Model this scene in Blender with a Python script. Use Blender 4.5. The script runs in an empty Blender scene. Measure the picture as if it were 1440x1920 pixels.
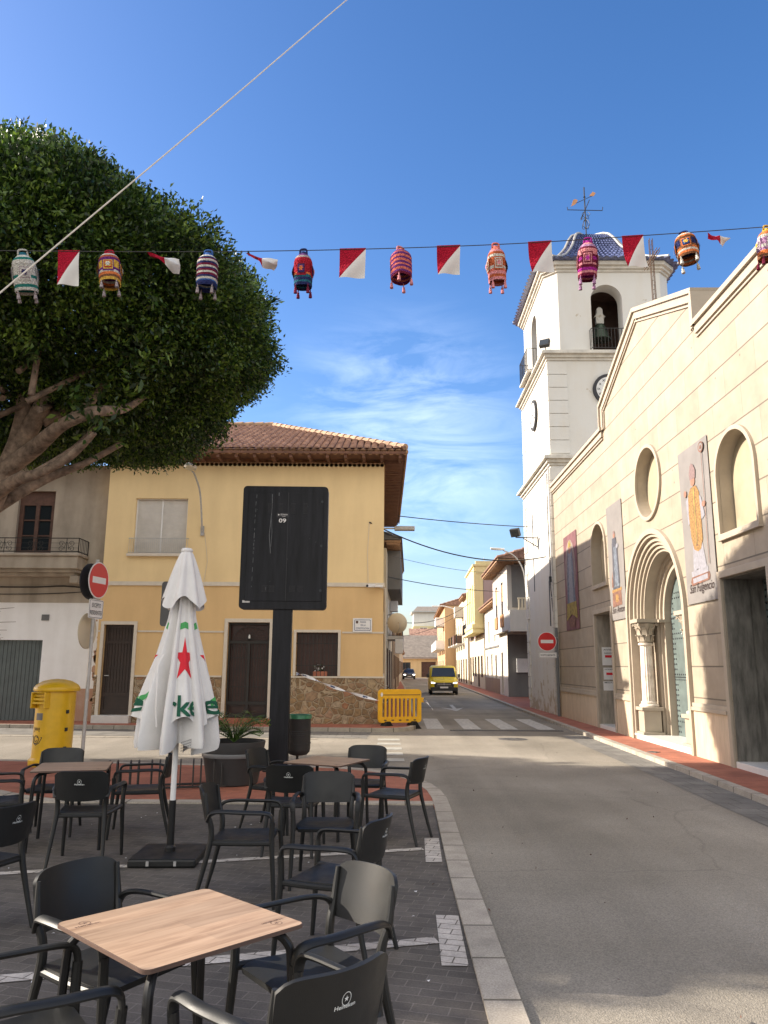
import bpy, bmesh, math, random
import numpy as np
from mathutils import Vector, Matrix
from mathutils.geometry import tessellate_polygon
R = math.radians
PI = math.pi
random.seed(7)
sc = bpy.context.scene
col = sc.collection

# ------------------------------------------------------------------ camera, sky, sun, exposure
CAM_H = 1.76
F_PX = 1442.0
PITCH = math.atan(290 / F_PX)
ROLL = R(0.35)
cam = bpy.data.cameras.new('camera')
cam_o = bpy.data.objects.new('camera', cam)
col.objects.link(cam_o)
cam.sensor_fit = 'VERTICAL'
cam.sensor_height = 24.0
cam.lens = 24.0 * F_PX / 1920.0
cam.clip_start = 0.05
cam.clip_end = 2000
cam_o.matrix_world = Matrix.Translation((0, 0, CAM_H)) @ Matrix.Rotation(PI / 2 + PITCH, 4, 'X') @ Matrix.Rotation(ROLL, 4, 'Z')
sc.camera = cam_o

SUN_EL, SUN_AZ = R(27.0), R(9.2)          # sun stands to the left (-X) and a little beyond (+Y)
sun_dir = Vector((-math.cos(SUN_EL) * math.cos(SUN_AZ), math.cos(SUN_EL) * math.sin(SUN_AZ), math.sin(SUN_EL)))
sun = bpy.data.lights.new('sun', 'SUN')
sun.energy = 4.95
sun.angle = R(0.55)
sun.color = (1.0, 0.90, 0.76)
sun_o = bpy.data.objects.new('sun', sun)
col.objects.link(sun_o)
sun_o.rotation_euler = sun_dir.to_track_quat('Z', 'Y').to_euler()
sun_o.location = (-20, 5, 30)

world = bpy.data.worlds.new('World')
sc.world = world
world.use_nodes = True
nt = world.node_tree
bg = nt.nodes['Background']
sky = nt.nodes.new('ShaderNodeTexSky')
sky.sky_type = 'NISHITA'
sky.sun_disc = False
sky.sun_elevation = SUN_EL
sky.sun_rotation = math.atan2(sun_dir.x, sun_dir.y)
sky.air_density = 1.15
sky.dust_density = 1.5
sky.ozone_density = 2.5
sky.altitude = 100
# thin cirrus: noise on the direction vector, strongest low over the street
tc = nt.nodes.new('ShaderNodeTexCoord')
mp = nt.nodes.new('ShaderNodeMapping'); mp.inputs['Scale'].default_value = (2.2, 2.2, 9.0); mp.inputs['Rotation'].default_value = (0.0, R(14), 0)
nt.links.new(tc.outputs['Generated'], mp.inputs['Vector'])
nz = nt.nodes.new('ShaderNodeTexNoise'); nz.inputs['Scale'].default_value = 2.6; nz.inputs['Detail'].default_value = 9; nz.inputs['Roughness'].default_value = 0.62; nz.inputs['Distortion'].default_value = 0.6
nt.links.new(mp.outputs['Vector'], nz.inputs['Vector'])
cr = nt.nodes.new('ShaderNodeValToRGB'); cr.color_ramp.elements[0].position = 0.40; cr.color_ramp.elements[1].position = 0.72
nt.links.new(nz.outputs['Fac'], cr.inputs['Fac'])
dt = nt.nodes.new('ShaderNodeVectorMath'); dt.operation = 'DISTANCE'
nt.links.new(tc.outputs['Generated'], dt.inputs[0])
cdir = Vector((0.02, math.cos(R(16)), math.sin(R(16)))).normalized()
dt.inputs[1].default_value = cdir
mr = nt.nodes.new('ShaderNodeMapRange'); mr.interpolation_type = 'SMOOTHSTEP'
mr.inputs['From Min'].default_value = 0.22; mr.inputs['From Max'].default_value = 0.04
mr.inputs['To Min'].default_value = 0.0; mr.inputs['To Max'].default_value = 1.0
nt.links.new(dt.outputs['Value'], mr.inputs['Value'])
mul = nt.nodes.new('ShaderNodeMath'); mul.operation = 'MULTIPLY'
nt.links.new(cr.outputs['Color'], mul.inputs[0]); nt.links.new(mr.outputs['Result'], mul.inputs[1])
mul2 = nt.nodes.new('ShaderNodeMath'); mul2.operation = 'MULTIPLY'; mul2.inputs[1].default_value = 0.28
nt.links.new(mul.outputs[0], mul2.inputs[0])
mx = nt.nodes.new('ShaderNodeMix'); mx.data_type = 'RGBA'
nt.links.new(mul2.outputs[0], mx.inputs['Factor'])
hs = nt.nodes.new('ShaderNodeHueSaturation'); hs.inputs['Saturation'].default_value = 1.28
sz = nt.nodes.new('ShaderNodeSeparateXYZ'); nt.links.new(tc.outputs['Generated'], sz.inputs[0])
zr = nt.nodes.new('ShaderNodeMapRange'); zr.inputs['From Min'].default_value = 0.0; zr.inputs['From Max'].default_value = 0.75; zr.inputs['To Min'].default_value = 0.82; zr.inputs['To Max'].default_value = 0.66; nt.links.new(sz.outputs[2], zr.inputs['Value'])
zs = nt.nodes.new('ShaderNodeVectorMath'); zs.operation = 'SCALE'; nt.links.new(sky.outputs['Color'], zs.inputs[0]); nt.links.new(zr.outputs[0], zs.inputs['Scale']); nt.links.new(zs.outputs[0], hs.inputs['Color']); tn = nt.nodes.new('ShaderNodeVectorMath'); tn.operation = 'MULTIPLY'; tn.inputs[1].default_value = (1.0, 0.95, 1.09); nt.links.new(hs.outputs['Color'], tn.inputs[0]); nt.links.new(tn.outputs[0], mx.inputs[6])
mx.inputs[7].default_value = (7.2, 7.9, 8.8, 1)
# added bright cloud patch behind the viewer, unseen fill light for the shaded fronts
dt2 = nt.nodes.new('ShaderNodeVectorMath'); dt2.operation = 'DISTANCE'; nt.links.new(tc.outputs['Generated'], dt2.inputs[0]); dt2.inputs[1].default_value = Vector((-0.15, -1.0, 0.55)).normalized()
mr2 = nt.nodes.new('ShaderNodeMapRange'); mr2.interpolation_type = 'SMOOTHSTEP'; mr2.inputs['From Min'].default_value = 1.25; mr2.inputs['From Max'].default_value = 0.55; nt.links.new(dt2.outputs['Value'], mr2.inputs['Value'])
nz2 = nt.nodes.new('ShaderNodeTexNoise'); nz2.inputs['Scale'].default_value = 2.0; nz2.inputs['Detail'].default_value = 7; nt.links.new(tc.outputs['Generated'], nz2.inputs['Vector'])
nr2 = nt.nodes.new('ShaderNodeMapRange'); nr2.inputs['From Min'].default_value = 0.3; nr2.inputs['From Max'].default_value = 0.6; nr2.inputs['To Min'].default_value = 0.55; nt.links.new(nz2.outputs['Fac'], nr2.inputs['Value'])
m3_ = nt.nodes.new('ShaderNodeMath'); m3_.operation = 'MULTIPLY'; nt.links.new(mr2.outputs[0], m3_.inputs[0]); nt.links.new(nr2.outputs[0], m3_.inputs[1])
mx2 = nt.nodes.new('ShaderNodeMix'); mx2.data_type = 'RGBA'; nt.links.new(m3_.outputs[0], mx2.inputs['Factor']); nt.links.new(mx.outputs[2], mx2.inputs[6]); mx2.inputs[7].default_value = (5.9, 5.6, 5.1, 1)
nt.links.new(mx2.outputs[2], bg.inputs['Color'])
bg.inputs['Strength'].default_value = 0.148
sc.view_settings.view_transform = 'Standard'
sc.view_settings.look = 'None'
sc.view_settings.exposure = 1.12
sc.view_settings.gamma = 1.0

# ------------------------------------------------------------------ pixel helpers (photo pixels to world points, used only to read off real positions)
def ray(px, py):
    a = (px - 720) / F_PX; b = (960 - py) / F_PX
    x = a * math.cos(ROLL) - b * math.sin(ROLL); u = b * math.cos(ROLL) + a * math.sin(ROLL)
    return Vector((x, math.cos(PITCH) - u * math.sin(PITCH), math.sin(PITCH) + u * math.cos(PITCH)))
def G(px, py, z=0.0):
    d = ray(px, py); t = (z - CAM_H) / d.z
    return Vector((d.x * t, d.y * t, z))
def Yp(px, py, Y):
    d = ray(px, py); t = Y / d.y
    return Vector((d.x * t, Y, CAM_H + d.z * t))

# ------------------------------------------------------------------ materials
def node_mat(name):
    m = bpy.data.materials.new(name); m.use_nodes = True
    return m, m.node_tree, m.node_tree.nodes['Principled BSDF']
def mat(name, c, rough=0.8, var=0.12, scale=6.0, bump=0.0, bscale=None, spec=0.5, metal=0.0, sheen=0.0, c2=None, detail=5, stretch=None):
    m, t, b = node_mat(name)
    N = t.nodes; L = t.links
    co = N.new('ShaderNodeTexCoord'); mpn = N.new('ShaderNodeMapping')
    L.new(co.outputs['Object'], mpn.inputs['Vector'])
    if stretch: mpn.inputs['Scale'].default_value = stretch
    n1 = N.new('ShaderNodeTexNoise'); n1.inputs['Scale'].default_value = scale; n1.inputs['Detail'].default_value = detail; n1.inputs['Roughness'].default_value = 0.6
    L.new(mpn.outputs['Vector'], n1.inputs['Vector'])
    r = N.new('ShaderNodeValToRGB')
    ca = [max(0, x * (1 - var)) for x in c]; cb = [min(1, x * (1 + var)) for x in (c2 or c)]
    r.color_ramp.elements[0].position = 0.3; r.color_ramp.elements[1].position = 0.7
    r.color_ramp.elements[0].color = (*ca, 1); r.color_ramp.elements[1].color = (*cb, 1)
    L.new(n1.outputs['Fac'], r.inputs['Fac']); L.new(r.outputs['Color'], b.inputs['Base Color'])
    b.inputs['Roughness'].default_value = rough
    b.inputs['Metallic'].default_value = metal
    b.inputs['Specular IOR Level'].default_value = spec
    if sheen: b.inputs['Sheen Weight'].default_value = sheen
    if bump:
        n2 = N.new('ShaderNodeTexNoise'); n2.inputs['Scale'].default_value = bscale or scale * 6; n2.inputs['Detail'].default_value = 4
        L.new(mpn.outputs['Vector'], n2.inputs['Vector'])
        bp = N.new('ShaderNodeBump'); bp.inputs['Strength'].default_value = bump; bp.inputs['Distance'].default_value = 0.02
        L.new(n2.outputs['Fac'], bp.inputs['Height']); L.new(bp.outputs['Normal'], b.inputs['Normal'])
    return m
def addnode(t, typ, **kw):
    n = t.nodes.new(typ)
    for k, v in kw.items(): setattr(n, k, v)
    return n
def brick_mat(name, c1, c2, cm, w, h, mortar=0.01, axes='xy', rough=0.85, off=0.5, bump=0.5, noise=0.25, nscale=2.0, speck=0.0, rot=0.0, dots=None, stain=None, hline=None):
    m, t, b = node_mat(name); L = t.links
    co = addnode(t, 'ShaderNodeTexCoord'); sep = addnode(t, 'ShaderNodeSeparateXYZ'); L.new(co.outputs['Object'], sep.inputs[0])
    cmb = addnode(t, 'ShaderNodeCombineXYZ')
    L.new(sep.outputs[axes[0].upper()], cmb.inputs[0]); L.new(sep.outputs[axes[1].upper()], cmb.inputs[1])
    mp_ = addnode(t, 'ShaderNodeMapping'); mp_.inputs['Rotation'].default_value = (0, 0, rot); L.new(cmb.outputs[0], mp_.inputs[0])
    br = addnode(t, 'ShaderNodeTexBrick'); br.offset = off; L.new(mp_.outputs[0], br.inputs['Vector'])
    br.inputs['Scale'].default_value = 1; br.inputs['Brick Width'].default_value = w; br.inputs['Row Height'].default_value = h
    br.inputs['Mortar Size'].default_value = mortar; br.inputs['Mortar Smooth'].default_value = 0.2
    br.inputs['Color1'].default_value = (*c1, 1); br.inputs['Color2'].default_value = (*c2, 1); br.inputs['Mortar'].default_value = (*cm, 1)
    nz_ = addnode(t, 'ShaderNodeTexNoise'); nz_.inputs['Scale'].default_value = nscale; nz_.inputs['Detail'].default_value = 7; nz_.inputs['Roughness'].default_value = 0.65
    L.new(co.outputs['Object'], nz_.inputs['Vector'])
    rp = addnode(t, 'ShaderNodeMapRange'); rp.inputs['From Min'].default_value = 0.3; rp.inputs['From Max'].default_value = 0.7
    rp.inputs['To Min'].default_value = 1 - noise; rp.inputs['To Max'].default_value = 1 + noise; L.new(nz_.outputs['Fac'], rp.inputs['Value'])
    ml = addnode(t, 'ShaderNodeVectorMath', operation='SCALE'); L.new(br.outputs['Color'], ml.inputs[0]); L.new(rp.outputs[0], ml.inputs['Scale'])
    last = ml.outputs[0]
    if speck:
        n3 = addnode(t, 'ShaderNodeTexNoise'); n3.inputs['Scale'].default_value = 90; n3.inputs['Detail'].default_value = 2; L.new(co.outputs['Object'], n3.inputs['Vector'])
        r3 = addnode(t, 'ShaderNodeMapRange'); r3.inputs['From Min'].default_value = 0.3; r3.inputs['From Max'].default_value = 0.7
        r3.inputs['To Min'].default_value = 1 - speck; r3.inputs['To Max'].default_value = 1 + speck; L.new(n3.outputs['Fac'], r3.inputs['Value'])
        m3 = addnode(t, 'ShaderNodeVectorMath', operation='SCALE'); L.new(last, m3.inputs[0]); L.new(r3.outputs[0], m3.inputs['Scale']); last = m3.outputs[0]
    if dots:      # small drill holes / pits
        v = addnode(t, 'ShaderNodeTexVoronoi'); v.inputs['Scale'].default_value = dots; v.inputs['Randomness'].default_value = 0.75; L.new(cmb.outputs[0], v.inputs['Vector'])
        lt = addnode(t, 'ShaderNodeMath', operation='LESS_THAN'); lt.inputs[1].default_value = 0.055; L.new(v.outputs['Distance'], lt.inputs[0])
        mxd = addnode(t, 'ShaderNodeMix', data_type='RGBA'); L.new(lt.outputs[0], mxd.inputs['Factor']); L.new(last, mxd.inputs[6]); mxd.inputs[7].default_value = (*[x * 0.45 for x in c1], 1); last = mxd.outputs[2]
    if hline:     # deeper horizontal joints between the courses
        fr = addnode(t, 'ShaderNodeMath', operation='DIVIDE'); fr.inputs[1].default_value = hline; L.new(sep.outputs[axes[1].upper()], fr.inputs[0])
        f2 = addnode(t, 'ShaderNodeMath', operation='FRACT'); L.new(fr.outputs[0], f2.inputs[0]); f3 = addnode(t, 'ShaderNodeMath', operation='PINGPONG'); f3.inputs[1].default_value = 0.5; L.new(f2.outputs[0], f3.inputs[0])
        f4 = addnode(t, 'ShaderNodeMath', operation='LESS_THAN'); f4.inputs[1].default_value = 0.014 / hline; L.new(f3.outputs[0], f4.inputs[0])
        mh = addnode(t, 'ShaderNodeMix', data_type='RGBA'); L.new(f4.outputs[0], mh.inputs['Factor']); L.new(last, mh.inputs[6]); mh.inputs[7].default_value = (*[x * 0.42 for x in c1], 1); last = mh.outputs[2]
    L.new(last, b.inputs['Base Color'])
    b.inputs['Roughness'].default_value = rough; b.inputs['Specular IOR Level'].default_value = 0.3
    bp = addnode(t, 'ShaderNodeBump'); bp.inputs['Strength'].default_value = bump; bp.inputs['Distance'].default_value = 0.01; bp.invert = True
    ad = addnode(t, 'ShaderNodeMath', operation='MULTIPLY_ADD'); ad.inputs[1].default_value = 0.25; L.new(nz_.outputs['Fac'], ad.inputs[0]); L.new(br.outputs['Fac'], ad.inputs[2])
    L.new(ad.outputs[0], bp.inputs['Height']); L.new(bp.outputs['Normal'], b.inputs['Normal'])
    return m

def asphalt():
    m, t, b = node_mat('asphalt'); L = t.links
    co = addnode(t, 'ShaderNodeTexCoord')
    big = addnode(t, 'ShaderNodeTexNoise'); big.inputs['Scale'].default_value = 0.35; big.inputs['Detail'].default_value = 6; L.new(co.outputs['Object'], big.inputs['Vector'])
    r = addnode(t, 'ShaderNodeValToRGB'); r.color_ramp.elements[0].position = 0.35; r.color_ramp.elements[1].position = 0.68
    r.color_ramp.elements[0].color = (0.205, 0.184, 0.150, 1); r.color_ramp.elements[1].color = (0.32, 0.288, 0.24, 1); L.new(big.outputs['Fac'], r.inputs['Fac'])
    v = addnode(t, 'ShaderNodeTexVoronoi'); v.inputs['Scale'].default_value = 115; L.new(co.outputs['Object'], v.inputs['Vector'])
    rr = addnode(t, 'ShaderNodeMapRange'); rr.inputs['To Min'].default_value = 0.72; rr.inputs['To Max'].default_value = 1.28; L.new(v.outputs['Color'], rr.inputs['Value'])
    s1 = addnode(t, 'ShaderNodeVectorMath', operation='SCALE'); L.new(r.outputs['Color'], s1.inputs[0]); L.new(rr.outputs[0], s1.inputs['Scale'])
    # oil spots and dark worn streaks
    sp = addnode(t, 'ShaderNodeTexNoise'); sp.inputs['Scale'].default_value = 1.6; sp.inputs['Detail'].default_value = 8; sp.inputs['Roughness'].default_value = 0.7; L.new(co.outputs['Object'], sp.inputs['Vector'])
    r2 = addnode(t, 'ShaderNodeMapRange'); r2.inputs['From Min'].default_value = 0.62; r2.inputs['From Max'].default_value = 0.74; r2.inputs['To Min'].default_value = 1.0; r2.inputs['To Max'].default_value = 0.72; L.new(sp.outputs['Fac'], r2.inputs['Value'])
    s2 = addnode(t, 'ShaderNodeVectorMath', operation='SCALE'); L.new(s1.outputs[0], s2.inputs[0]); L.new(r2.outputs[0], s2.inputs['Scale'])
    # cracks: warped cell edges, only in patches
    wv = addnode(t, 'ShaderNodeTexNoise'); wv.inputs['Scale'].default_value = 2.2; wv.inputs['Detail'].default_value = 6; L.new(co.outputs['Object'], wv.inputs['Vector'])
    wm = addnode(t, 'ShaderNodeMix', data_type='RGBA'); wm.inputs['Factor'].default_value = 0.22; L.new(co.outputs['Object'], wm.inputs[6]); L.new(wv.outputs['Color'], wm.inputs[7])
    vc = addnode(t, 'ShaderNodeTexVoronoi', feature='DISTANCE_TO_EDGE'); vc.inputs['Scale'].default_value = 0.3; L.new(wm.outputs[2], vc.inputs['Vector'])
    lc = addnode(t, 'ShaderNodeMapRange'); lc.inputs['From Min'].default_value = 0.0; lc.inputs['From Max'].default_value = 0.006; lc.inputs['To Min'].default_value = 0.84; lc.inputs['To Max'].default_value = 1.0; L.new(vc.outputs['Distance'], lc.inputs['Value'])
    s3 = addnode(t, 'ShaderNodeVectorMath', operation='SCALE'); L.new(s2.outputs[0], s3.inputs[0]); L.new(lc.outputs[0], s3.inputs['Scale'])
    # tyre-polished bands running along the street
    sx_ = addnode(t, 'ShaderNodeSeparateXYZ'); L.new(co.outputs['Object'], sx_.inputs[0]); cx_ = addnode(t, 'ShaderNodeCombineXYZ'); ym = addnode(t, 'ShaderNodeMath', operation='MULTIPLY'); ym.inputs[1].default_value = 0.05; L.new(sx_.outputs['Y'], ym.inputs[0]); L.new(sx_.outputs['X'], cx_.inputs[0]); L.new(ym.outputs[0], cx_.inputs[1])
    tb = addnode(t, 'ShaderNodeTexNoise'); tb.inputs['Scale'].default_value = 1.3; tb.inputs['Detail'].default_value = 3; L.new(cx_.outputs[0], tb.inputs['Vector'])
    tr_ = addnode(t, 'ShaderNodeMapRange'); tr_.inputs['From Min'].default_value = 0.35; tr_.inputs['From Max'].default_value = 0.65; tr_.inputs['To Min'].default_value = 0.88; tr_.inputs['To Max'].default_value = 1.1; L.new(tb.outputs['Fac'], tr_.inputs['Value'])
    s4 = addnode(t, 'ShaderNodeVectorMath', operation='SCALE'); L.new(s3.outputs[0], s4.inputs[0]); L.new(tr_.outputs[0], s4.inputs['Scale'])
    L.new(s4.outputs[0], b.inputs['Base Color']); b.inputs['Roughness'].default_value = 0.9; b.inputs['Specular IOR Level'].default_value = 0.25
    bp = addnode(t, 'ShaderNodeBump'); bp.inputs['Strength'].default_value = 0.55; bp.inputs['Distance'].default_value = 0.006
    L.new(v.outputs['Distance'], bp.inputs['Height']); L.new(bp.outputs['Normal'], b.inputs['Normal'])
    return m

def rubble_mat(name, axes='xz'):
    m, t, b = node_mat(name); L = t.links
    co = addnode(t, 'ShaderNodeTexCoord'); mp_ = addnode(t, 'ShaderNodeMapping'); mp_.inputs['Scale'].default_value = (1.0, 1.0, 1.25); L.new(co.outputs['Object'], mp_.inputs[0])
    nzz = addnode(t, 'ShaderNodeTexNoise'); nzz.inputs['Scale'].default_value = 3; L.new(mp_.outputs[0], nzz.inputs['Vector'])
    mxv = addnode(t, 'ShaderNodeMix', data_type='RGBA'); mxv.inputs['Factor'].default_value = 0.12; L.new(mp_.outputs[0], mxv.inputs[6]); L.new(nzz.outputs['Color'], mxv.inputs[7])
    v = addnode(t, 'ShaderNodeTexVoronoi'); v.inputs['Scale'].default_value = 4.6; L.new(mxv.outputs[2], v.inputs['Vector'])
    v2 = addnode(t, 'ShaderNodeTexVoronoi', feature='DISTANCE_TO_EDGE'); v2.inputs['Scale'].default_value = 4.6; L.new(mxv.outputs[2], v2.inputs['Vector'])
    r = addnode(t, 'ShaderNodeValToRGB'); e = r.color_ramp.elements
    e[0].position = 0.0; e[0].color = (0.20, 0.135, 0.07, 1); e[1].position = 1.0; e[1].color = (0.36, 0.27, 0.16, 1)
    for p, c in ((0.3, (0.30, 0.20, 0.10)), (0.55, (0.25, 0.15, 0.08)), (0.8, (0.38, 0.30, 0.20)), (0.92, (0.30, 0.12, 0.055))):
        x = e.new(p); x.color = (*c, 1)
    sx = addnode(t, 'ShaderNodeSeparateColor'); L.new(v.outputs['Color'], sx.inputs[0]); L.new(sx.outputs[0], r.inputs['Fac'])
    n2 = addnode(t, 'ShaderNodeTexNoise'); n2.inputs['Scale'].default_value = 14; n2.inputs['Detail'].default_value = 6; L.new(co.outputs['Object'], n2.inputs['Vector'])
    rr = addnode(t, 'ShaderNodeMapRange'); rr.inputs['From Min'].default_value = 0.3; rr.inputs['From Max'].default_value = 0.7; rr.inputs['To Min'].default_value = 0.7; rr.inputs['To Max'].default_value = 1.25; L.new(n2.outputs['Fac'], rr.inputs['Value'])
    s1 = addnode(t, 'ShaderNodeVectorMath', operation='SCALE'); L.new(r.outputs['Color'], s1.inputs[0]); L.new(rr.outputs[0], s1.inputs['Scale'])
    ed = addnode(t, 'ShaderNodeMapRange'); ed.inputs['From Min'].default_value = 0.035; ed.inputs['From Max'].default_value = 0.09; L.new(v2.outputs['Distance'], ed.inputs['Value'])
    mx_ = addnode(t, 'ShaderNodeMix', data_type='RGBA'); L.new(ed.outputs[0], mx_.inputs['Factor']); mx_.inputs[6].default_value = (0.40, 0.31, 0.20, 1); L.new(s1.outputs[0], mx_.inputs[7])
    L.new(mx_.outputs[2], b.inputs['Base Color']); b.inputs['Roughness'].default_value = 0.8
    bp = addnode(t, 'ShaderNodeBump'); bp.inputs['Strength'].default_value = 1.0; bp.inputs['Distance'].default_value = 0.04; L.new(ed.outputs[0], bp.inputs['Height']); L.new(bp.outputs['Normal'], b.inputs['Normal'])
    return m

def plaster_mat(name, c, cdirt, amount=0.5, scale=1.2, rough=0.9, peel=None):
    """painted render with broad weather stains and vertical streaks"""
    m, t, b = node_mat(name); L = t.links
    co = addnode(t, 'ShaderNodeTexCoord')
    n1 = addnode(t, 'ShaderNodeTexNoise'); n1.inputs['Scale'].default_value = scale; n1.inputs['Detail'].default_value = 9; n1.inputs['Roughness'].default_value = 0.68; L.new(co.outputs['Object'], n1.inputs['Vector'])
    mp_ = addnode(t, 'ShaderNodeMapping'); mp_.inputs['Scale'].default_value = (2.4, 2.4, 0.4); L.new(co.outputs['Object'], mp_.inputs[0])
    n2 = addnode(t, 'ShaderNodeTexNoise'); n2.inputs['Scale'].default_value = 1.0; n2.inputs['Detail'].default_value = 5; L.new(mp_.outputs[0], n2.inputs['Vector'])
    a = addnode(t, 'ShaderNodeMath', operation='ADD'); L.new(n1.outputs['Fac'], a.inputs[0]); L.new(n2.outputs['Fac'], a.inputs[1])
    rr = addnode(t, 'ShaderNodeMapRange'); rr.inputs['From Min'].default_value = 0.85; rr.inputs['From Max'].default_value = 1.4; rr.inputs['To Max'].default_value = amount; L.new(a.outputs[0], rr.inputs['Value'])
    mx_ = addnode(t, 'ShaderNodeMix', data_type='RGBA'); L.new(rr.outputs[0], mx_.inputs['Factor']); mx_.inputs[6].default_value = (*c, 1); mx_.inputs[7].default_value = (*cdirt, 1)
    last = mx_.outputs[2]
    if peel:
        n3 = addnode(t, 'ShaderNodeTexNoise'); n3.inputs['Scale'].default_value = 2.3; n3.inputs['Detail'].default_value = 8; n3.inputs['Roughness'].default_value = 0.7; L.new(co.outputs['Object'], n3.inputs['Vector'])
        sp = addnode(t, 'ShaderNodeSeparateXYZ'); L.new(co.outputs['Object'], sp.inputs[0])
        zz = addnode(t, 'ShaderNodeMapRange'); zz.inputs['From Min'].default_value = peel[1]; zz.inputs['From Max'].default_value = 0.0; zz.inputs['To Min'].default_value = 0.0; zz.inputs['To Max'].default_value = 0.2; L.new(sp.outputs['Z'], zz.inputs['Value'])
        ad = addnode(t, 'ShaderNodeMath', operation='ADD'); L.new(n3.outputs['Fac'], ad.inputs[0]); L.new(zz.outputs[0], ad.inputs[1])
        st = addnode(t, 'ShaderNodeMapRange'); st.inputs['From Min'].default_value = 0.66; st.inputs['From Max'].default_value = 0.69; L.new(ad.outputs[0], st.inputs['Value'])
        m2 = addnode(t, 'ShaderNodeMix', data_type='RGBA'); L.new(st.outputs[0], m2.inputs['Factor']); L.new(last, m2.inputs[6]); m2.inputs[7].default_value = (*peel[0], 1); last = m2.outputs[2]
    L.new(last, b.inputs['Base Color']); b.inputs['Roughness'].default_value = rough; b.inputs['Specular IOR Level'].default_value = 0.2
    n4 = addnode(t, 'ShaderNodeTexNoise'); n4.inputs['Scale'].default_value = 30; n4.inputs['Detail'].default_value = 5; L.new(co.outputs['Object'], n4.inputs['Vector'])
    bp = addnode(t, 'ShaderNodeBump'); bp.inputs['Strength'].default_value = 0.25; bp.inputs['Distance'].default_value = 0.012; L.new(n4.outputs['Fac'], bp.inputs['Height']); L.new(bp.outputs['Normal'], b.inputs['Normal'])
    return m

def wood_laminate():
    m, t, b = node_mat('wood_laminate'); L = t.links
    co = addnode(t, 'ShaderNodeTexCoord'); mp_ = addnode(t, 'ShaderNodeMapping'); mp_.inputs['Scale'].default_value = (1.1, 13, 1); L.new(co.outputs['Object'], mp_.inputs[0])
    n1 = addnode(t, 'ShaderNodeTexNoise'); n1.inputs['Scale'].default_value = 2.2; n1.inputs['Detail'].default_value = 8; n1.inputs['Roughness'].default_value = 0.65; n1.inputs['Distortion'].default_value = 0.5; L.new(mp_.outputs[0], n1.inputs['Vector'])
    r = addnode(t, 'ShaderNodeValToRGB'); e = r.color_ramp.elements; e[0].position = 0.25; e[0].color = (0.19, 0.115, 0.075, 1); e[1].position = 0.75; e[1].color = (0.44, 0.315, 0.225, 1)
    x = e.new(0.5); x.color = (0.35, 0.24, 0.165, 1); L.new(n1.outputs['Fac'], r.inputs['Fac'])
    br = addnode(t, 'ShaderNodeTexBrick'); br.offset = 0.37; L.new(co.outputs['Object'], br.inputs['Vector']); br.inputs['Scale'].default_value = 1; br.inputs['Brick Width'].default_value = 0.95; br.inputs['Row Height'].default_value = 0.088
    br.inputs['Mortar Size'].default_value = 0.0; br.inputs['Color1'].default_value = (0.82, 0.82, 0.82, 1); br.inputs['Color2'].default_value = (1.12, 1.1, 1.08, 1)
    ml = addnode(t, 'ShaderNodeVectorMath', operation='MULTIPLY'); L.new(r.outputs['Color'], ml.inputs[0]); L.new(br.outputs['Color'], ml.inputs[1])
    L.new(ml.outputs[0], b.inputs['Base Color']); b.inputs['Roughness'].default_value = 0.42
    return m

def leaf_mat(name, c1, c2, c3):
    m, t, b = node_mat(name); L = t.links
    co = addnode(t, 'ShaderNodeNewGeometry')
    n1 = addnode(t, 'ShaderNodeTexNoise'); n1.inputs['Scale'].default_value = 1.3; n1.inputs['Detail'].default_value = 4; L.new(co.outputs['Position'], n1.inputs['Vector'])
    ad = addnode(t, 'ShaderNodeMath', operation='ADD'); L.new(n1.outputs['Fac'], ad.inputs[0])
    ms = addnode(t, 'ShaderNodeMath', operation='MULTIPLY_ADD'); ms.inputs[1].default_value = 0.7; ms.inputs[2].default_value = -0.35; L.new(co.outputs['Random Per Island'], ms.inputs[0]); L.new(ms.outputs[0], ad.inputs[1])
    r = addnode(t, 'ShaderNodeValToRGB'); e = r.color_ramp.elements; e[0].position = 0.2; e[0].color = (*c1, 1); e[1].position = 0.85; e[1].color = (*c3, 1); x = e.new(0.55); x.color = (*c2, 1)
    L.new(ad.outputs[0], r.inputs['Fac']); L.new(r.outputs['Color'], b.inputs['Base Color']); b.inputs['Roughness'].default_value = 0.42
    tr = addnode(t, 'ShaderNodeBsdfTranslucent'); L.new(r.outputs['Color'], tr.inputs['Color'])
    mxs = addnode(t, 'ShaderNodeMixShader'); mxs.inputs[0].default_value = 0.32
    L.new(b.outputs[0], mxs.inputs[1]); L.new(tr.outputs[0], mxs.inputs[2]); L.new(mxs.outputs[0], t.nodes['Material Output'].inputs['Surface'])
    return m
def emit_mat(name, c, s):
    m, t, b = node_mat(name); b.inputs['Base Color'].default_value = (*c, 1); b.inputs['Emission Color'].default_value = (*c, 1); b.inputs['Emission Strength'].default_value = s
    return m
def glass_mat(name, c=(0.02, 0.025, 0.03), rough=0.06):
    m, t, b = node_mat(name); b.inputs['Base Color'].default_value = (*c, 1); b.inputs['Roughness'].default_value = rough; b.inputs['Specular IOR Level'].default_value = 0.7
    return m
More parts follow.
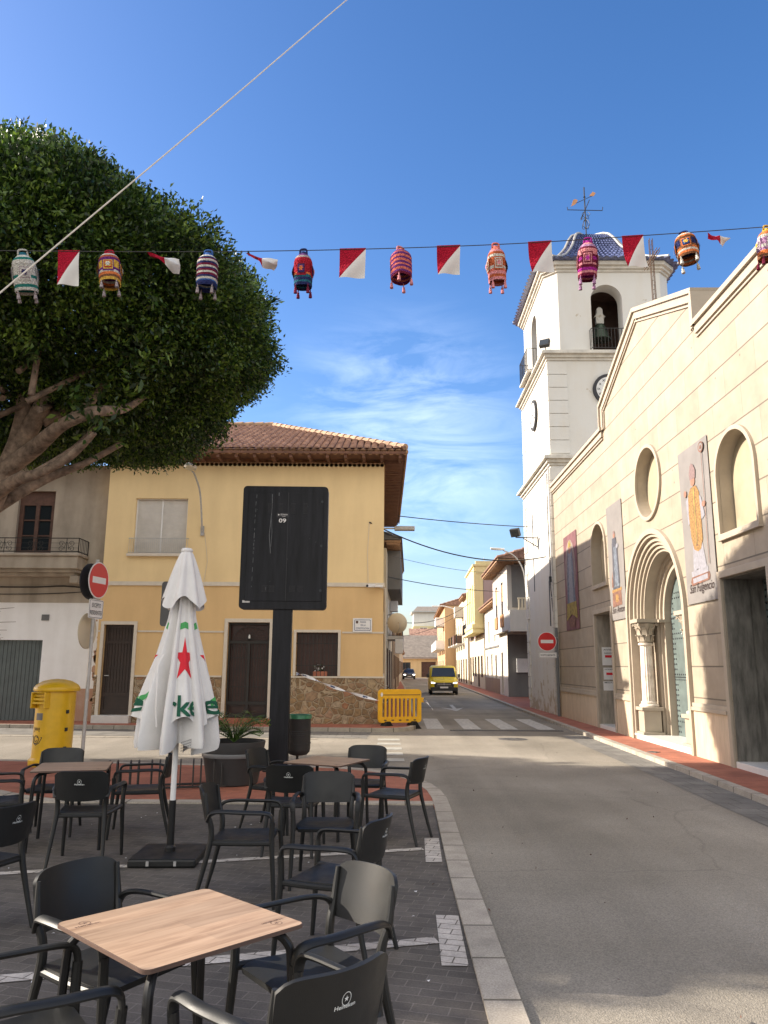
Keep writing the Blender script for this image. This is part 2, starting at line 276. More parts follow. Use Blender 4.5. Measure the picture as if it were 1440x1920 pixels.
def knit_mat(name, c):
    m, t, b = node_mat(name); L = t.links
    co = addnode(t, 'ShaderNodeTexCoord'); v = addnode(t, 'ShaderNodeTexVoronoi'); v.inputs['Scale'].default_value = 70; L.new(co.outputs['Object'], v.inputs['Vector'])
    rr = addnode(t, 'ShaderNodeMapRange'); rr.inputs['From Max'].default_value = 0.7; rr.inputs['To Min'].default_value = 1.15; rr.inputs['To Max'].default_value = 0.55; L.new(v.outputs['Distance'], rr.inputs['Value'])
    s = addnode(t, 'ShaderNodeVectorMath', operation='SCALE'); s.inputs[0].default_value = c; L.new(rr.outputs[0], s.inputs['Scale']); L.new(s.outputs[0], b.inputs['Base Color'])
    b.inputs['Roughness'].default_value = 0.95; b.inputs['Specular IOR Level'].default_value = 0.1
    bp = addnode(t, 'ShaderNodeBump'); bp.inputs['Strength'].default_value = 0.8; bp.inputs['Distance'].default_value = 0.01; bp.invert = True; L.new(v.outputs['Distance'], bp.inputs['Height']); L.new(bp.outputs['Normal'], b.inputs['Normal'])
    return m

M = {}
M['asphalt'] = asphalt()
M['paver'] = brick_mat('grey_paver', (0.125, 0.11, 0.095), (0.092, 0.082, 0.072), (0.17, 0.15, 0.132), 0.2, 0.1, 0.004, noise=0.25, nscale=3, speck=0.15, rot=R(15), bump=0.5)
M['paver_white'] = brick_mat('painted_paver', (0.52, 0.48, 0.43), (0.45, 0.41, 0.37), (0.16, 0.14, 0.12), 0.2, 0.1, 0.005, noise=0.2, nscale=9, speck=0.15, rot=R(15), bump=0.5)
M['red_paver'] = brick_mat('red_paver', (0.38, 0.14, 0.085), (0.31, 0.11, 0.07), (0.24, 0.125, 0.09), 0.2, 0.1, 0.004, noise=0.25, nscale=1.5, speck=0.12, bump=0.4)
M['kerb'] = brick_mat('kerb_concrete', (0.40, 0.355, 0.295), (0.34, 0.305, 0.255), (0.13, 0.115, 0.09), 0.6, 50.0, 0.012, axes='yx', noise=0.2, nscale=4, speck=0.2)
M['kerb_x'] = brick_mat('kerb_concrete_row', (0.40, 0.355, 0.295), (0.34, 0.305, 0.255), (0.13, 0.115, 0.09), 0.6, 50.0, 0.012, axes='xy', noise=0.2, nscale=4, speck=0.2)
M['gutter'] = brick_mat('gutter_paver', (0.20, 0.19, 0.17), (0.16, 0.152, 0.14), (0.10, 0.095, 0.085), 0.4, 0.4, 0.008, noise=0.25, nscale=2, speck=0.15)
M['paint'] = mat('road_paint', (0.40, 0.385, 0.345), 0.8, 0.3, 9, c2=(0.50, 0.48, 0.44), detail=9)
M['paint_worn'] = mat('worn_road_paint', (0.36, 0.35, 0.31), 0.85, 0.2, 7, detail=9)
M['iron'] = mat('cast_iron', (0.07, 0.065, 0.06), 0.7, 0.3, 12)
M['black_plastic'] = mat('black_plastic', (0.010, 0.0105, 0.0105), 0.45, 0.12, 9, spec=.42, bump=0.06, bscale=260)
# dust differs a little from chair to chair
_t = M['black_plastic'].node_tree; _b = _t.nodes['Principled BSDF']; _oi = _t.nodes.new('ShaderNodeObjectInfo'); _n = _t.nodes.new('ShaderNodeTexNoise'); _n.inputs['Scale'].default_value = 7; _n.inputs['Detail'].default_value = 8; _c = _t.nodes.new('ShaderNodeTexCoord'); _t.links.new(_c.outputs['Object'], _n.inputs['Vector'])
_a = _t.nodes.new('ShaderNodeMath'); _a.operation = 'MULTIPLY_ADD'; _a.inputs[1].default_value = 0.25; _t.links.new(_oi.outputs['Random'], _a.inputs[0]); _t.links.new(_n.outputs['Fac'], _a.inputs[2])
_m = _t.nodes.new('ShaderNodeMapRange'); _m.inputs['From Min'].default_value = 0.4; _m.inputs['From Max'].default_value = 0.85; _m.inputs['To Min'].default_value = 0.38; _m.inputs['To Max'].default_value = 0.60; _t.links.new(_a.outputs[0], _m.inputs['Value']); _t.links.new(_m.outputs[0], _b.inputs['Roughness'])
M['black_metal'] = mat('black_metal', (0.010, 0.010, 0.011), 0.42, 0.15, 9, spec=.35, bump=0.04, bscale=200)
M['emblem'] = mat('pale_print', (0.62, 0.64, 0.62), 0.6, 0.05)
M['emblem_dark'] = mat('dark_print', (0.09, 0.05, 0.038), 0.6, 0.05)
M['laminate'] = wood_laminate()
M['edge'] = mat('laminate_edge', (0.10, 0.06, 0.045), 0.5, 0.1)
M['cloth_white'] = mat('white_canvas', (0.62, 0.605, 0.59), 0.9, 0.06, 5, bump=0.15, bscale=60)
M['green_print'] = mat('green_print', (0.06, 0.30, 0.09), 0.85, 0.08)
M['dgreen_print'] = mat('dark_green_print', (0.004, 0.075, 0.04), 0.85, 0.08)
M['red_print'] = mat('red_print', (0.58, 0.015, 0.03), 0.85, 0.08)
M['alu'] = mat('aluminium', (0.55, 0.55, 0.54), 0.4, 0.08, 8, metal=0.6)
M['galv'] = mat('galvanised_steel', (0.42, 0.41, 0.40), 0.5, 0.15, 14, metal=0.4)
M['screen'] = mat('screen_steel', (0.008, 0.009, 0.012), 0.5, 0.35, 2.2, spec=.22, c2=(0.013, 0.014, 0.018), detail=9, stretch=(6, 1, 0.6), bump=0.04, bscale=60)
M['yellow_post'] = mat('mailbox_yellow', (0.66, 0.40, 0.012), 0.35, 0.08, 7, bump=0.05)
M['yellow_plastic'] = mat('barrier_yellow', (0.78, 0.42, 0.01), 0.45, 0.08, 7)
M['sign_red'] = mat('sign_red', (0.55, 0.02, 0.02), 0.4, 0.05)
M['sign_white'] = mat('sign_white', (0.72, 0.71, 0.70), 0.45, 0.06)
M['sign_grey'] = mat('sign_back_grey', (0.13, 0.135, 0.14), 0.5, 0.1)
M['ink'] = mat('black_ink', (0.02, 0.02, 0.025), 0.6, 0.05)
M['blue_ink'] = mat('blue_ink', (0.02, 0.04, 0.14), 0.6, 0.05)
M['yel_up'] = plaster_mat('pale_yellow_render', (0.78, 0.60, 0.33), (0.64, 0.48, 0.26), 0.75, 0.6)
M['yel_low'] = plaster_mat('ochre_render', (0.68, 0.47, 0.235), (0.55, 0.37, 0.185), 0.75, 0.6)
M['band'] = mat('cream_moulding', (0.60, 0.54, 0.45), 0.8, 0.06)
M['rubble'] = rubble_mat('crazy_stone')
M['tile'] = mat('clay_tile', (0.22, 0.105, 0.072), 0.85, 0.35, 3.0, c2=(0.33, 0.20, 0.14), detail=9, bump=0.2)
M['tile_pale'] = mat('pale_ridge_tile', (0.30, 0.18, 0.11), 0.85, 0.3, 4.0, c2=(0.38, 0.26, 0.17), detail=8, bump=0.2)
M['rafter'] = mat('dark_eaves_wood', (0.14, 0.065, 0.04), 0.8, 0.3, 5)
M['eave_trim'] = mat('eaves_scallop', (0.34, 0.20, 0.11), 0.8, 0.3, 12)
M['dark_door'] = mat('dark_brown_door', (0.030, 0.016, 0.011), 0.45, 0.25, 5)
M['wood_shut'] = mat('shutter_white', (0.62, 0.60, 0.56), 0.6, 0.08, 4)
M['glass_dark'] = glass_mat('dark_glass')
M['ironwork'] = mat('black_ironwork', (0.02, 0.018, 0.016), 0.55, 0.2)
M['grey_render'] = plaster_mat('bare_cement_render', (0.42, 0.365, 0.295), (0.22, 0.19, 0.15), 0.9, 0.8)
M['white_render'] = plaster_mat('whitewash', (0.82, 0.82, 0.82), (0.50, 0.48, 0.45), 0.4, 1.0, peel=((0.42, 0.27, 0.20), 1.3))
M['pink_render'] = plaster_mat('bare_pink_plaster', (0.42, 0.25, 0.17), (0.5, 0.42, 0.36), 0.8, 2.0)
M['garage'] = mat('garage_door_green_grey', (0.085, 0.105, 0.105), 0.55, 0.15, 4)
M['old_wood'] = mat('old_brown_wood', (0.10, 0.05, 0.035), 0.7, 0.3, 6)
M['leaf'] = leaf_mat('ficus_leaf', (0.012, 0.030, 0.005), (0.042, 0.090, 0.012), (0.17, 0.26, 0.035))
M['leaf_shrub'] = leaf_mat('shrub_leaf', (0.05, 0.05, 0.02), (0.10, 0.11, 0.04), (0.18, 0.14, 0.06))
M['leaf_palm'] = leaf_mat('palm_leaf', (0.03, 0.07, 0.012), (0.07, 0.15, 0.025), (0.14, 0.24, 0.05))
M['bark'] = mat('ficus_bark', (0.12, 0.085, 0.062), 0.9, 0.4, 7, c2=(0.25, 0.18, 0.13), bump=1.0, bscale=22, detail=8)
M['stone'] = brick_mat('travertine_cladding', (0.36, 0.303, 0.232), (0.315, 0.262, 0.198), (0.25, 0.203, 0.15), 1.2, 0.6, 0.006, axes='xz', rough=0.7, noise=0.15, nscale=1.6, dots=2.6, bump=0.5, hline=0.6)
M['stone_plain'] = mat('travertine', (0.37, 0.315, 0.245), 0.7, 0.10, 2.2, bump=0.06, detail=9, stretch=(1, 1, 1))
M['stone_plinth'] = mat('travertine_veined', (0.52, 0.42, 0.30), 0.65, 0.16, 3.0, detail=9, stretch=(5, 5, 0.7))
M['stone_grey'] = mat('grey_travertine', (0.30, 0.265, 0.215), 0.6, 0.3, 2.4, detail=9, stretch=(4, 4, 0.9))
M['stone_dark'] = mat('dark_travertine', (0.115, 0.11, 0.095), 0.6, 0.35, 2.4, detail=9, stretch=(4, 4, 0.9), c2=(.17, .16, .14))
M['brown_window'] = mat('brown_window_wood', (0.05, 0.018, 0.012), 0.35, 0.3, 4)
M['alabaster'] = mat('alabaster_panel', (0.34, 0.29, 0.20), 0.5, 0.2, 1.5, detail=7)
M['marble'] = mat('white_marble_step', (0.62, 0.61, 0.58), 0.4, 0.08, 4)
M['marble_col'] = mat('veined_marble', (0.60, 0.50, 0.40), 0.5, 0.22, 5, c2=(0.68, 0.62, 0.55), detail=9)
M['door_green'] = mat('studded_green_door', (0.10, 0.13, 0.125), 0.55, 0.25, 3, detail=8)
M['stud'] = mat('iron_stud', (0.035, 0.04, 0.045), 0.5, 0.2, metal=0.5)
M['tower'] = plaster_mat('tower_whitewash', (0.61, 0.60, 0.565), (0.56, 0.50, 0.41), 0.5, 0.8, peel=((0.44, 0.38, 0.29), 2.2))
M['tower_trim'] = mat('tower_cornice', (0.54, 0.51, 0.45), 0.85, 0.2, 3, detail=9)
M['blue_tile'] = mat('blue_glazed_tile', (0.025, 0.033, 0.11), 0.3, 0.5, 9, c2=(0.13, 0.15, 0.27), detail=6, bump=0.1)
M['white_tile'] = mat('white_hip_tile', (0.36, 0.35, 0.33), 0.6, 0.2, 7)
M['bronze'] = mat('bell_bronze', (0.08, 0.11, 0.085), 0.5, 0.3, 8, metal=0.6)
M['interior'] = mat('belfry_interior', (0.10, 0.06, 0.045), 0.9, 0.3, 3)
M['clock_face'] = mat('clock_face', (0.62, 0.62, 0.60), 0.5, 0.05)
M['concrete'] = mat('concrete', (0.36, 0.34, 0.30), 0.85, 0.15, 2.5, detail=8)
M['dark_grey'] = mat('dark_grey_paint', (0.028, 0.028, 0.029), 0.7, 0.2, 4)
M['cable'] = mat('black_cable', (0.02, 0.02, 0.02), 0.6, 0.1)
M['rope'] = mat('cream_rope', (0.60, 0.55, 0.46), 0.8, 0.15, 30)
M['tape_white'] = mat('tape_white', (0.72, 0.72, 0.73), 0.5, 0.08, 12)
# ------------------------------------------------------------------ mesh helpers
class MB:
    def __init__(s): s.v = []; s.f = []; s.m = []
    def add(s, vs, fs, mi=0):
        o = len(s.v); s.v += [tuple(p) for p in vs]
        for i, f in enumerate(fs):
            s.f.append([o + k for k in f]); s.m.append(mi[i] if isinstance(mi, (list, tuple)) else mi)
        return s
    def box(s, x0, x1, y0, y1, z0, z1, mi=0):
        vs = [(x, y, z) for z in (z0, z1) for y in (y0, y1) for x in (x0, x1)]
        return s.add(vs, [(0, 2, 3, 1), (4, 5, 7, 6), (0, 1, 5, 4), (2, 6, 7, 3), (0, 4, 6, 2), (1, 3, 7, 5)], mi)
    def obox(s, c, size, rot=None, mi=0):
        a, b, d = [q / 2 for q in size]; c = Vector(c)
        vs = [Vector((x, y, z)) for z in (-d, d) for y in (-b, b) for x in (-a, a)]
        if rot is not None: vs = [rot @ p for p in vs]
        return s.add([c + p for p in vs], [(0, 2, 3, 1), (4, 5, 7, 6), (0, 1, 5, 4), (2, 6, 7, 3), (0, 4, 6, 2), (1, 3, 7, 5)], mi)
    def bar(s, p, q, w, h, mi=0, up=(0, 0, 1)):
        p = Vector(p); q = Vector(q); d = (q - p); L = d.length
        if L < 1e-6: return s
        d.normalize(); u = Vector(up)
        if abs(d.dot(u)) > 0.98: u = Vector((0, 1, 0))
        x = d.cross(u).normalized(); z = x.cross(d)
        rot = Matrix((x, d, z)).transposed()
        return s.obox((p + q) / 2, (w, L, h), rot, mi)
    def tube(s, pts, r, n=8, mi=0, flat=None, smooth=0, closed=False, up=None):
        pts = [Vector(p) for p in pts]
        rs = list(r) if isinstance(r, (list, tuple)) else [r] * len(pts)
        if smooth and len(pts) > 2:
            np_, nr = [], []
            for i in range(len(pts) - 1):
                p0 = pts[max(i - 1, 0)]; p1 = pts[i]; p2 = pts[i + 1]; p3 = pts[min(i + 2, len(pts) - 1)]
                for k in range(smooth):
                    t = k / smooth
                    np_.append(0.5 * ((2 * p1) + (-p0 + p2) * t + (2 * p0 - 5 * p1 + 4 * p2 - p3) * t * t + (-p0 + 3 * p1 - 3 * p2 + p3) * t ** 3)); nr.append(rs[i] + (rs[i + 1] - rs[i]) * t)
            np_.append(pts[-1]); nr.append(rs[-1]); pts, rs = np_, nr
        N = len(pts); vs = []
        t0 = (pts[1] - pts[0]).normalized()
        a = Vector(up) if up else (Vector((0, 0, 1)) if abs(t0.z) < 0.9 else Vector((0, 1, 0)))
        x = t0.cross(a).normalized()
        for i in range(N):
            if closed: t = (pts[(i + 1) % N] - pts[i - 1]).normalized()
            else: t = (pts[min(i + 1, N - 1)] - pts[max(i - 1, 0)]).normalized()
            x = (x - t * x.dot(t)).normalized(); y = t.cross(x)
            fw, fh = flat if flat else (1, 1)
            for k in range(n):
                an = 2 * PI * (k + 0.5) / n
                vs.append(pts[i] + (x * math.cos(an) * fw + y * math.sin(an) * fh) * rs[i])
        fs = []
        for i in range(N if closed else N - 1):
            j = (i + 1) % N
            for k in range(n): fs.append((i * n + k, i * n + (k + 1) % n, j * n + (k + 1) % n, j * n + k))
        if not closed: fs += [tuple(range(n - 1, -1, -1)), tuple(range((N - 1) * n, N * n))]
        return s.add(vs, fs, mi)
    def lathe(s, prof, c=(0, 0, 0), n=24, mi=0, rot=None, rad=None, a0=0, a1=2 * PI):
        c = Vector(c); vs = []; full = abs(a1 - a0 - 2 * PI) < 1e-6; nn = n if full else n + 1
        for r, z in prof:
            for k in range(nn):
                a = a0 + (a1 - a0) * k / n; rr = r * (rad(a) if rad else 1)
                p = Vector((rr * math.cos(a), rr * math.sin(a), z))
                vs.append(c + (rot @ p if rot else p))
        fs = []; ms = []
        for i in range(len(prof) - 1):
            for k in range(n):
                k2 = (k + 1) % nn if full else k + 1
                fs.append((i * nn + k, i * nn + k2, (i + 1) * nn + k2, (i + 1) * nn + k)); ms.append(mi[i] if isinstance(mi, (list, tuple)) else mi)
        if full:
            if prof[0][0] > 1e-4: fs.append(tuple(range(nn - 1, -1, -1))); ms.append(ms[0])
            if prof[-1][0] > 1e-4: fs.append(tuple(range((len(prof) - 1) * nn, len(prof) * nn))); ms.append(ms[-1] if ms else 0)
        return s.add(vs, fs, ms)
    def plate(s, loops, y0, y1, mi=0, side=None):
        """flat plate in x-z with holes: loops[0] outline, others holes, extruded from y0 (front) to y1"""
        flat = [p for l in loops for p in l]
        tris = tessellate_polygon([[Vector((p[0], p[1], 0)) for p in l] for l in loops])
        n = len(flat)
        vs = [(p[0], y0, p[1]) for p in flat] + [(p[0], y1, p[1]) for p in flat]
        fs = []
        for t in tris:
            a, b, c = [flat[i] for i in t]
            ar = (b[0] - a[0]) * (c[1] - a[1]) - (c[0] - a[0]) * (b[1] - a[1])
            t = tuple(t) if ar > 0 else tuple(reversed(t))
            fs.append(t); fs.append(tuple(n + i for i in reversed(t)))
        k1 = len(fs); o = 0
        for li, l in enumerate(loops):
            m = len(l); ar = sum(l[i][0] * l[(i + 1) % m][1] - l[(i + 1) % m][0] * l[i][1] for i in range(m))
            for i in range(m):
                a, b = o + i, o + (i + 1) % m
                q = (a, a + n, b + n, b)
                ccw = ar > 0
                if (li == 0) != ccw: q = tuple(reversed(q))
                fs.append(q)
            o += m
        return s.add(vs, fs, [mi] * k1 + [mi if side is None else side] * (len(fs) - k1))
    def prism(s, poly, z0, z1, mi=0, side=None):
        n = len(poly); ar = sum(poly[i][0] * poly[(i + 1) % n][1] - poly[(i + 1) % n][0] * poly[i][1] for i in range(n))
        if ar < 0: poly = list(reversed(poly))
        vs = [(p[0], p[1], z0) for p in poly] + [(p[0], p[1], z1) for p in poly]
        tris = tessellate_polygon([[Vector((p[0], p[1], 0)) for p in poly]])
        fs = []
        for t in tris:
            a, b, c = [poly[i] for i in t]
            if (b[0] - a[0]) * (c[1] - a[1]) - (c[0] - a[0]) * (b[1] - a[1]) < 0: t = tuple(reversed(t))
            fs.append(tuple(n + i for i in t))
            if z1 - z0 > 1e-5: fs.append(tuple(reversed(t)))
        k = len(fs)
        for i in range(n): fs.append((i, (i + 1) % n, n + (i + 1) % n, n + i))
        return s.add(vs, fs, [mi] * k + [mi if side is None else side] * n)
    def sheet(s, poly, z, mi=0):
        n = len(poly); ar = sum(poly[i][0] * poly[(i + 1) % n][1] - poly[(i + 1) % n][0] * poly[i][1] for i in range(n))
        if ar < 0: poly = list(reversed(poly))
        return s.add([(p[0], p[1], z) for p in poly], [tuple(range(n))], mi)
    def slab(s, fn, nu, nv, th, mi=0):
        """curved panel: fn(u, v) for u, v in 0..1, thickened by th along its normal"""
        P = [[Vector(fn(i / nu, j / nv)) for i in range(nu + 1)] for j in range(nv + 1)]
        vs = []; bs = []
        for j in range(nv + 1):
            for i in range(nu + 1):
                du = P[j][min(i + 1, nu)] - P[j][max(i - 1, 0)]; dv = P[min(j + 1, nv)][i] - P[max(j - 1, 0)][i]
                n = du.cross(dv); n = n.normalized() if n.length > 1e-9 else Vector((0, 0, 1))
                vs.append(P[j][i] + n * th / 2); bs.append(P[j][i] - n * th / 2)
        W = nu + 1; n0 = len(vs); fs = []
        for j in range(nv):
            for i in range(nu):
                a, b, c, d = j * W + i, j * W + i + 1, (j + 1) * W + i + 1, (j + 1) * W + i
                fs.append((a, b, c, d)); fs.append((n0 + d, n0 + c, n0 + b, n0 + a))
        for i in range(nu):
            fs.append((i + 1, i, n0 + i, n0 + i + 1)); k = nv * W + i; fs.append((k, k + 1, n0 + k + 1, n0 + k))
        for j in range(nv):
            a, b = j * W, (j + 1) * W; fs.append((a, b, n0 + b, n0 + a)); a, b = a + nu, b + nu; fs.append((b, a, n0 + a, n0 + b))
        return s.add(vs + bs, fs, mi)
    def grid(s, fn, nu, nv, mi=None):
        vs = [fn(i / nu, j / nv) for j in range(nv + 1) for i in range(nu + 1)]; fs = []; ms = []
        for j in range(nv):
            for i in range(nu):
                fs.append((j * (nu + 1) + i, j * (nu + 1) + i + 1, (j + 1) * (nu + 1) + i + 1, (j + 1) * (nu + 1) + i)); ms.append(mi((i + .5) / nu, (j + .5) / nv) if callable(mi) else (mi or 0))
        return s.add(vs, fs, ms)
    def shape(s, sh, fn, mi=0):
        """place a 2-D shape (verts, faces) through fn(a, b) -> point"""
        return s.add([fn(*p) for p in sh[0]], sh[1], mi)
    def build(s, name, mats, parent=None, loc=None, rotz=None, smooth=35, bevel=0.0):
        me = bpy.data.meshes.new(name); me.from_pydata([tuple(p) for p in s.v], [], s.f)
        if not isinstance(mats, (list, tuple)): mats = [mats]
        for m in mats: me.materials.append(M[m] if isinstance(m, str) else m)
        if len(mats) > 1: me.polygons.foreach_set('material_index', s.m)
        me.update()
        if smooth:
            me.polygons.foreach_set('use_smooth', [True] * len(me.polygons)); me.set_sharp_from_angle(angle=R(smooth))
        o = bpy.data.objects.new(name, me); col.objects.link(o)
        if parent: o.parent = parent
        if loc: o.location = loc
        if rotz is not None: o.rotation_euler = (0, 0, rotz)
        if bevel:
            b = o.modifiers.new('bevel', 'BEVEL'); b.width = bevel; b.segments = 2; b.limit_method = 'ANGLE'; b.angle_limit = R(40)
        return o

def tag(o, label, cat, group=None):
    o['label'] = label; o['category'] = cat
    if group: o['group'] = group
    return o
def thing(name, label, cat, loc=(0, 0, 0), rotz=0.0, group=None):
    o = bpy.data.objects.new(name, None); o.empty_display_size = 0.2; col.objects.link(o)
    o.location = loc; o.rotation_euler = (0, 0, rotz)
    return tag(o, label, cat, group)
def struct(o): o['kind'] = 'structure'; return o
def copy_tree(o, parent=None):
    c = o.copy(); col.objects.link(c); c.parent = parent
    for ch in [k for k in KIDS.get(o.name, [])] if False else list(o.children): copy_tree(ch, c)
    return c
KIDS = {}

def circ(cx, cz, r, n=32, a0=0, a1=2 * PI, full=True, rz=None):
    m = n if full else n + 1
    return [(cx + r * math.cos(a0 + (a1 - a0) * k / n), cz + (rz or r) * math.sin(a0 + (a1 - a0) * k / n)) for k in range(m)]
def rect(x0, x1, z0, z1): return [(x0, z0), (x1, z0), (x1, z1), (x0, z1)]
def rrect(x0, x1, z0, z1, r, n=5):
    p = []
    for cx, cz, a in ((x1 - r, z0 + r, -90), (x1 - r, z1 - r, 0), (x0 + r, z1 - r, 90), (x0 + r, z0 + r, 180)):
        p += [(cx + r * math.cos(R(a + 90 * k / n)), cz + r * math.sin(R(a + 90 * k / n))) for k in range(n + 1)]
    return p
def arch(cx, z0, zs, r, n=24, rz=None):
    """door-shaped outline: jambs from z0 up to the springing zs, semicircle above"""
    return [(cx - r, z0), (cx + r, z0)] + [(cx + r * math.cos(PI * k / n), zs + (rz or r) * math.sin(PI * k / n)) for k in range(n + 1)]
def fill(loops):
    flat = [p for l in loops for p in l]; tr = tessellate_polygon([[Vector((p[0], p[1], 0)) for p in l] for l in loops]); out = []
    for t in tr:
        a, b, c = [flat[i] for i in t]
        out.append(tuple(t) if (b[0] - a[0]) * (c[1] - a[1]) - (c[0] - a[0]) * (b[1] - a[1]) > 0 else tuple(reversed(t)))
    return (flat, out)
def star(cx, cz, r, ri=0.4, n=5, a0=90):
    return [(cx + (r if k % 2 == 0 else r * ri) * math.cos(R(a0 + k * 180 / n)), cz + (r if k % 2 == 0 else r * ri) * math.sin(R(a0 + k * 180 / n))) for k in range(2 * n)]
_txt = {}
def text2d(s_, size=1.0, shear=0.0, bold=0.0, cx=0.0, cz=0.0, width=None, space=1.0):
    k = (s_, shear, bold, space)
    if k not in _txt:
        cu = bpy.data.curves.new('txt', 'FONT'); cu.body = s_; cu.size = 1; cu.shear = shear; cu.offset = bold; cu.align_x = 'CENTER'; cu.align_y = 'CENTER'; cu.resolution_u = 3; cu.space_character = space
        o = bpy.data.objects.new('txt', cu); col.objects.link(o)
        dg = bpy.context.evaluated_depsgraph_get(); me = bpy.data.meshes.new_from_object(o.evaluated_get(dg))
        _txt[k] = ([(v.co.x, v.co.y) for v in me.vertices], [tuple(p.vertices) for p in me.polygons])
        bpy.data.objects.remove(o); bpy.data.meshes.remove(me); bpy.data.curves.remove(cu)
    vs, fs = _txt[k]
    xs = [p[0] for p in vs]; ys = [p[1] for p in vs]; mxx = (min(xs) + max(xs)) / 2; mzz = (min(ys) + max(ys)) / 2
    sx = size if width is None else width / (max(xs) - min(xs))
    return ([(cx + (p[0] - mxx) * sx, cz + (p[1] - mzz) * size) for p in vs], fs)
def refine(sh, L):
    bm = bmesh.new(); vs = [bm.verts.new((p[0], p[1], 0)) for p in sh[0]]
    for f in sh[1]:
        try: bm.faces.new([vs[i] for i in f])
        except ValueError: pass
    bmesh.ops.remove_doubles(bm, verts=bm.verts, dist=1e-6)
    for _ in range(6):
        bmesh.ops.triangulate(bm, faces=bm.faces)
        e = [x for x in bm.edges if x.calc_length() > L]
        if not e: break
        bmesh.ops.subdivide_edges(bm, edges=e, cuts=1)
    bmesh.ops.triangulate(bm, faces=bm.faces)
    bm.verts.index_update()
    out = ([(v.co.x, v.co.y) for v in bm.verts], [tuple(v.index for v in f.verts) for f in bm.faces]); bm.free()
    return out

# ------------------------------------------------------------------ the setting: ground, roads, pavements, kerbs, markings
o = MB().sheet([(-600, -200), (600, -200), (600, 900), (-600, 900)], 0).build('ground', 'asphalt', smooth=0); struct(o)

def offset(pts, d):
    out = []
    for i, p in enumerate(pts):
        a = Vector(pts[max(i - 1, 0)]); b = Vector(pts[min(i + 1, len(pts) - 1)]); t = (b - a).normalized()
        out.append((p[0] - t.y * d, p[1] + t.x * d))
    return out
def strip(name, pts, w, z, m, kind=True, z0=-0.05):
    """kerb or band following a polyline, w wide to the left of its direction"""
    q = offset(pts, w); mb = MB()
    for i in range(len(pts) - 1):
        a, b, c, d = pts[i], pts[i + 1], q[i + 1], q[i]
        vs = [(*a, z), (*b, z), (*c, z), (*d, z), (*a, z0), (*b, z0), (*c, z0), (*d, z0)]
        mb.add(vs, [(0, 1, 2, 3), (0, 4, 5, 1), (3, 2, 6, 7)])
    mb.add([(*pts[0], z), (*q[0], z), (*q[0], z0), (*pts[0], z0), (*pts[-1], z), (*q[-1], z), (*q[-1], z0), (*pts[-1], z0)], [(0, 1, 2, 3), (4, 7, 6, 5)])
    o = mb.build(name, m, smooth=0)
    return struct(o) if kind else o
bez = lambda p0, p1, p2, n: [tuple((1 - t) ** 2 * Vector(p0) + 2 * t * (1 - t) * Vector(p1) + t * t * Vector(p2)) for t in [k / n for k in range(n + 1)]]
# plaza on the camera's side: its kerb runs up the road and swings left along the cross street
kerb_line = [(0.70, -6), (0.72, 3.0), (0.74, 4.3), (0.78, 7.14), (0.86, 10.2)] + bez((0.87, 10.9), (0.85, 14.1), (-1.6, 14.3), 9) + [(-3.2, 14.42), (-7.1, 14.9), (-16, 16.0), (-60, 21)]
inner = offset(kerb_line, 0.20)
KZ = 0.035
# grey pavers of the parking bay
bay = inner[:4] + [(0.66, 10.45), (-4.6, 10.45), (-30, 10.2), (-30, -6)]
struct(MB().sheet(bay, 0.012).build('parking_bay_paving', 'paver', smooth=0))
strip('plaza_kerb', kerb_line, 0.20, KZ, 'kerb')
strip('bay_kerb', [(0.665, 10.45), (-4.3, 10.45), (-4.9, 10.75), (-6.0, 11.6), (-9, 12.0), (-20, 12.2)][::-1], 0.22, KZ - 0.004, 'kerb_x')
red = inner[4:] + [(-60, 12.4), (-20, 12.42), (-9, 12.22), (-6.05, 11.82), (-4.95, 10.97), (-4.3, 10.67), (0.66, 10.67)]
struct(MB().prism(red, -0.05, 0.030).build('plaza_paving', 'red_paver', smooth=0))
# parking lines painted over the pavers
def line(mb, a, b, w, z):
    a = Vector((*a, 0)); b = Vector((*b, 0)); d = (b - a).normalized(); n = Vector((-d.y, d.x, 0)) * w / 2
    mb.add([(p.x, p.y, z) for p in (a - n, b - n, b + n, a + n)], [(0, 1, 2, 3)])
mb = MB(); line(mb, (-9.0, 5.45), (0.40, 8.02), 0.10, 0.018); line(mb, (0.475, 7.50), (0.515, 8.50), 0.15, 0.018)
line(mb, (-9.0, 2.95), (0.36, 5.46), 0.12, 0.018); line(mb, (0.44, 5.02), (0.47, 5.97), 0.16, 0.018)
line(mb, (-9.0, 0.45), (0.34, 2.95), 0.12, 0.018); line(mb, (0.43, 2.5), (0.44, 3.45), 0.16, 0.018)
struct(mb.build('bay_marking', 'paver_white', smooth=0))
# church side: gutter, kerb, red pavement
ck = [(4.80, -8), (4.92, 6), (5.04, 10.6), (5.14, 13.15), (5.20, 15.7), (5.34, 21.0), (5.56, 29.3), (6.2, 48), (7.30, 80), (9.1, 140)]
strip('pavement_kerb', ck, -0.16, 0.085, 'kerb')
cko = offset(ck, -0.16)
struct(MB().prism(cko + [(30, 140), (30, -8)], -0.05, 0.075).build('pavement', 'red_paver', smooth=0))
g = MB(); gp = ck[:6]; gq = offset(gp, 0.62)
for i in range(len(gp) - 1): g.add([(*gp[i], .004), (*gp[i + 1], .004), (*gq[i + 1], .004), (*gq[i], .004)], [(0, 1, 2, 3)])
struct(g.build('gutter', 'gutter', smooth=0))
